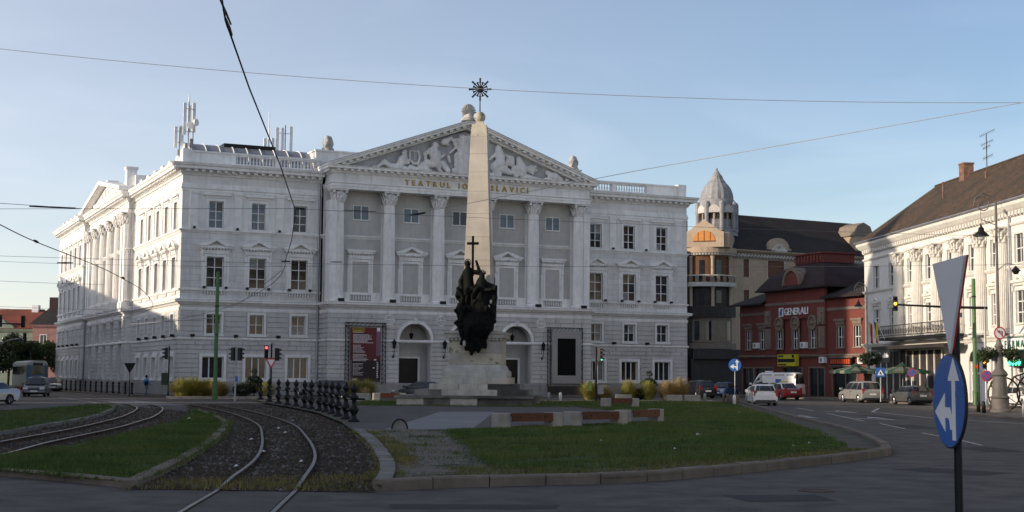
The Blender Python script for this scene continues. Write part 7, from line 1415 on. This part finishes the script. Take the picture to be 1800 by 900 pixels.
for i, (x, y) in enumerate(((28.6, 117.4), (29.8, 118.6), (31.3, 113.9), (31.9, 112.2))):
    t = thing('cafe_table', 'dark cafe table under the left parasol' if i < 2 else 'dark cafe table under the right parasol', 'table', (x, y, .11), 0, 'cafe tables'); MB().lathe([(.4, .72), (.4, .76), (0, .765)], (0, 0, 0), 14).build('table_top', 'dark_wood', t); MB().tube([(0, 0, 0), (0, 0, .72)], .04, 6).build('leg', 'black_iron', t); BX('foot', 'black_iron', t, (-.25, .25, -.25, .25, 0, .04))
# ---------------- planting
def tuft(label, x, y, h, n, m, spread=.6, z=.12):
    t = thing('ornamental_grass', label, 'ornamental grass', (x, y, z), 0, 'ornamental grass tufts'); a = nr.uniform(0, 2*PI, n); r0 = .30*np.sqrt(nr.uniform(0, 1, n)); sp = spread*nr.uniform(0, 1.35, n); hh = h*nr.uniform(.45, 1.12, n)*(1.08-.42*(sp/spread)**2*nr.uniform(.4, 1, n)); w = .010; h *= rnd.uniform(.85, 1.1)
    P = [np.column_stack([np.cos(a)*(r0+sp*q**1.7), np.sin(a)*(r0+sp*q**1.7), hh*(1.3*q-.42*q*q*q)*1.1]) for q in (0, .4, .75, 1.0)]; side = np.column_stack([-np.sin(a), np.cos(a), np.zeros(n)]); Q = []
    for i, (wa, wb) in enumerate(((1, 1), (1, .7), (.7, .1))): Q.append(np.stack([P[i]-side*w*wa, P[i]+side*w*wa, P[i+1]+side*w*wb, P[i+1]-side*w*wb], 1))
    tris('blades', m, np.concatenate(Q), t, 4)
TF = [(-25.4, 109.6, 1.25, 'reed', 'low front grass tuft in the mass at the theatre corner'), (-24.3, 109.9, 1.3, 'reed', 'middle front grass tuft in the mass at the theatre corner'), (-23.2, 110.1, 1.25, 'reed_dry', 'dry front grass tuft in the mass at the theatre corner'), (-26.0, 109.8, 1.35, 'reed', 'leftmost yellow green grass tuft at the theatre corner'), (-24.9, 110.2, 1.4, 'reed', 'second yellow green grass tuft left of the green pole'), (-23.7, 110.5, 1.35, 'reed', 'third yellow green grass tuft left of the green pole'), (-22.7, 110.8, 1.2, 'reed', 'yellow green grass tuft just behind the green pole'), (-19.4, 111.4, 1.1, 'reed', 'yellow green grass tuft right of the dark round bush'), (-11.9, 108.0, 1.45, 'reed', 'left grass tuft below the red poster'), (-10.9, 108.3, 1.4, 'reed', 'right grass tuft below the red poster'), (5.9, 108.9, 1.5, 'reed', 'grass tuft behind the green signal'), (7.2, 109.0, 1.2, 'reed_dry', 'dry grass tuft right of the green signal'), (9.0, 109.4, 1.5, 'reed', 'bright grass tuft behind the far bench'), (10.9, 109.9, 1.5, 'reed', 'grass tuft in front of the clipped shrub'), (12.1, 110.0, 1.5, 'reed_dry', 'dry grass tuft left of the last one'), (13.3, 110.3, 1.5, 'reed_dry', 'dry grass tuft at the right end of the planting')]
for x, y, h, m_, lb in TF: tuft(lb, x+rnd.uniform(-.2, .2), y+rnd.uniform(-.25, .25), h*rnd.uniform(.85, 1.12), 1300, m_, rnd.uniform(.95, 1.3))
tuft('dry grass tuft in the concrete block at the far left bench', -10.8, 104.2, .9, 300, 'reed_dry', .4)
for x, y, lb in ((-20.4, 111.8, 'dark clipped shrub behind the signal at the left'), (10.9, 110.9, 'dark clipped shrub among the grass tufts at the right')):
    t = thing('clipped_shrub', lb, 'shrub', (x, y, .12)); tris('foliage', 'leaf_dark', leafcloud([((0, 0, .8), (.55, .55, .5)), ((0, 0, 1.45), (.5, .5, .3)), ((0, 0, 2.05), (.26, .26, .26)), ((-.45, 0, 1.3), (.3, .3, .25)), ((.4, 0, 1.25), (.3, .3, .2))], 2600, .06), t, 4); MB().tube([(0, 0, 0), (0, 0, 2.0)], [.06, .03], 6).build('trunk', 'bark', t)
t = thing('round_bush', 'dark round bush between the grass tufts at the left', 'bush', (-21.2, 111.3, .12)); tris('foliage', 'leaf_dark', leafcloud([((0, 0, .55), (.85, .7, .55))], 2200, .06), t, 4); MB().tube([(0, 0, 0), (0, 0, .5)], .05, 5).build('trunk', 'bark', t)
t = thing('round_bush', 'small dark bush between the right grass tufts', 'bush', (10.0, 109.9, .12)); tris('foliage', 'leaf_dark', leafcloud([((0, 0, .45), (.5, .5, .45))], 1400, .06), t, 4); MB().tube([(0, 0, 0), (0, 0, .4)], .05, 5).build('trunk', 'bark', t)
def tree(label, x, y, h, w, m, n=5200, size=.17):
    t = thing('street_tree', label, 'tree', (x, y, 0), 0, 'trees at the end of the left street'); b = MB(); b.tube([(0, 0, 0), (.1, 0, h*.3), (0, .1, h*.6), (.1, 0, h*.85)], [.2, .15, .1, .04], 7)
    for i in range(7): a = i*2.4; z0 = h*(.28+.07*i); b.tube([(.05, 0, z0), (math.cos(a)*w*.45, math.sin(a)*w*.45, z0+h*.16), (math.cos(a)*w*.75, math.sin(a)*w*.75, z0+h*.22)], [.08, .05, .02], 5)
    b.build('trunk', 'bark', t); bl = [((rnd.uniform(-.6, .6)*w, rnd.uniform(-.6, .6)*w, h*rnd.uniform(.38, .85)), (w*rnd.uniform(.25, .5),)*2+(h*rnd.uniform(.09, .17),)) for _ in range(15)]; tris('crown', m, leafcloud(bl, n, size), t, 4)
tree('dark leafy tree behind the tram', -66.5, 186, 7.2, 3.0, 'leaf_dark'); tree('green leafy tree before the pale green house', -61.5, 179, 6.4, 2.4, 'leaf'); tree('lighter leafy tree next to the dark one', -63.8, 190, 7.0, 2.6, 'leaf_bright'); tree('bushy tree beside the theatre end', -60.3, 190, 6.2, 2.8, 'leaf'); tree('low dark tree at the very left', -72.5, 188, 5.5, 2.6, 'leaf_dark')
# ---------------- overhead wires
def wire(label, pts, r, m='wire', parts=()):
    t = thing('overhead_wire', label, 'wire'); MB().tube(pts, r, 5).build('cable', m, t)
    for p, d, l, rr in parts:
        P = Vector(p); D = Vector(d).normalized()*l/2; MB().tube([tuple(P-D), tuple(P), tuple(P+D)], [rr*.7, rr, rr*.7], 6).build('insulator', 'black_plastic', t)
def sag(a, b, s, n=16): A, B = Vector(a), Vector(b); return [tuple(A.lerp(B, k/n)-Vector((0, 0, s*4*(k/n)*(1-k/n)))) for k in range(n+1)]
c2 = [(-1.2, 5, 5.62), (-2.3, 10, 5.62), (-2.97, 14.2, 5.62), (-3.36, 17.6, 5.62), (-4.05, 24.2, 5.62), (-4.85, 31.2, 5.62), (-6.0, 38, 5.62), (-7.3, 45, 5.62)]+[(x, y, 5.62) for x, y in T2 if y > 47]; c1 = [(x, y, 5.62) for x, y in T1 if y > 3]
wire('tram contact wire above the curving track by the fence', c2, .011, 'wire', [((-3.0, 14.5, 5.63), (-.11, 1, 0), .7, .022), ((-2.93, 14.0, 5.66), (-.11, 1, .04), 1.2, .014)])
wire('tram contact wire above the left track', c1, .014, 'wire', [((-12.1, 30, 5.63), (-.15, 1, 0), .5, .04), ((-13.3, 39, 5.63), (-.15, 1, 0), .6, .04), ((-15.0, 54, 5.63), (-.15, 1, 0), .6, .05)])
wire('long pale span wire crossing the whole sky', sag((-26, 58, 16.0), (26, 60, 14.0), .9, 24), .012, 'wire_pale')
wire('pale span wire rising to the right from the portico', [(-2.3, 33.8, 5.9), (2.5, 29, 6.25), (10.5, 23, 6.95)], .006, 'wire_pale', [((-2.3, 33.8, 5.88), (1, -.8, .05), .5, .03)])
wire('dark span wire across the upper windows of the left wing', [(-14.5, 34.5, 6.0), (-5.0, 32.2, 5.8), (-2.3, 33.8, 5.85)], .0055, 'wire_mid', [((-3.6, 32.9, 5.84), (1, .4, 0), .8, .011), ((-4.9, 32.2, 5.8), (1, 0, 0), .2, .03)])
wire('dark span wire running across portico and obelisk', [(-2.3, 33.8, 5.85), (6, 35.5, 5.75), (15, 37, 5.7)], .0045, 'wire_mid')
wire('dark span wire crossing the middle windows', sag((-20, 47, 5.95), (18, 47, 5.85), .25), .006, 'wire_mid', [((-5.9, 47, 5.75), (1, 0, 0), .4, .02), ((-7.6, 47, 5.76), (1, 0, 0), .3, .035)])
wire('thin wire at the left between the two tracks', sag((-30, 62, 7.2), (-8, 60, 6.6), .2), .007, 'wire_mid', [((-19.5, 61, 6.75), (1, 0, 0), .7, .035)])
wire('left pull-off wire with a long dark insulator', [(-16, 30, 5.9), (-12.2, 30.4, 5.72), (-9.5, 31, 5.62)], .006, 'wire_mid', [((-10.2, 30.9, 5.64), (1, .1, -.02), 1.0, .022)])
wire('wire from the green pole down to the contact wire', [(-21.9, 104.2, 6.6), (-14.5, 75, 5.75), (-8.2, 50, 5.7)], .010, 'wire_mid')
wire('thin wires far left above the street', sag((-60, 120, 8.6), (-33, 122, 7.4), .3), .012, 'wire_mid'); wire('lower thin wire far left above the street', sag((-60, 130, 9.0), (-36, 132, 7.2), .2), .012, 'wire_mid')
wire('upper thin wire far left above the street', sag((-48, 95, 9.0), (-28, 96, 8.0), .2), .011, 'wire_mid')
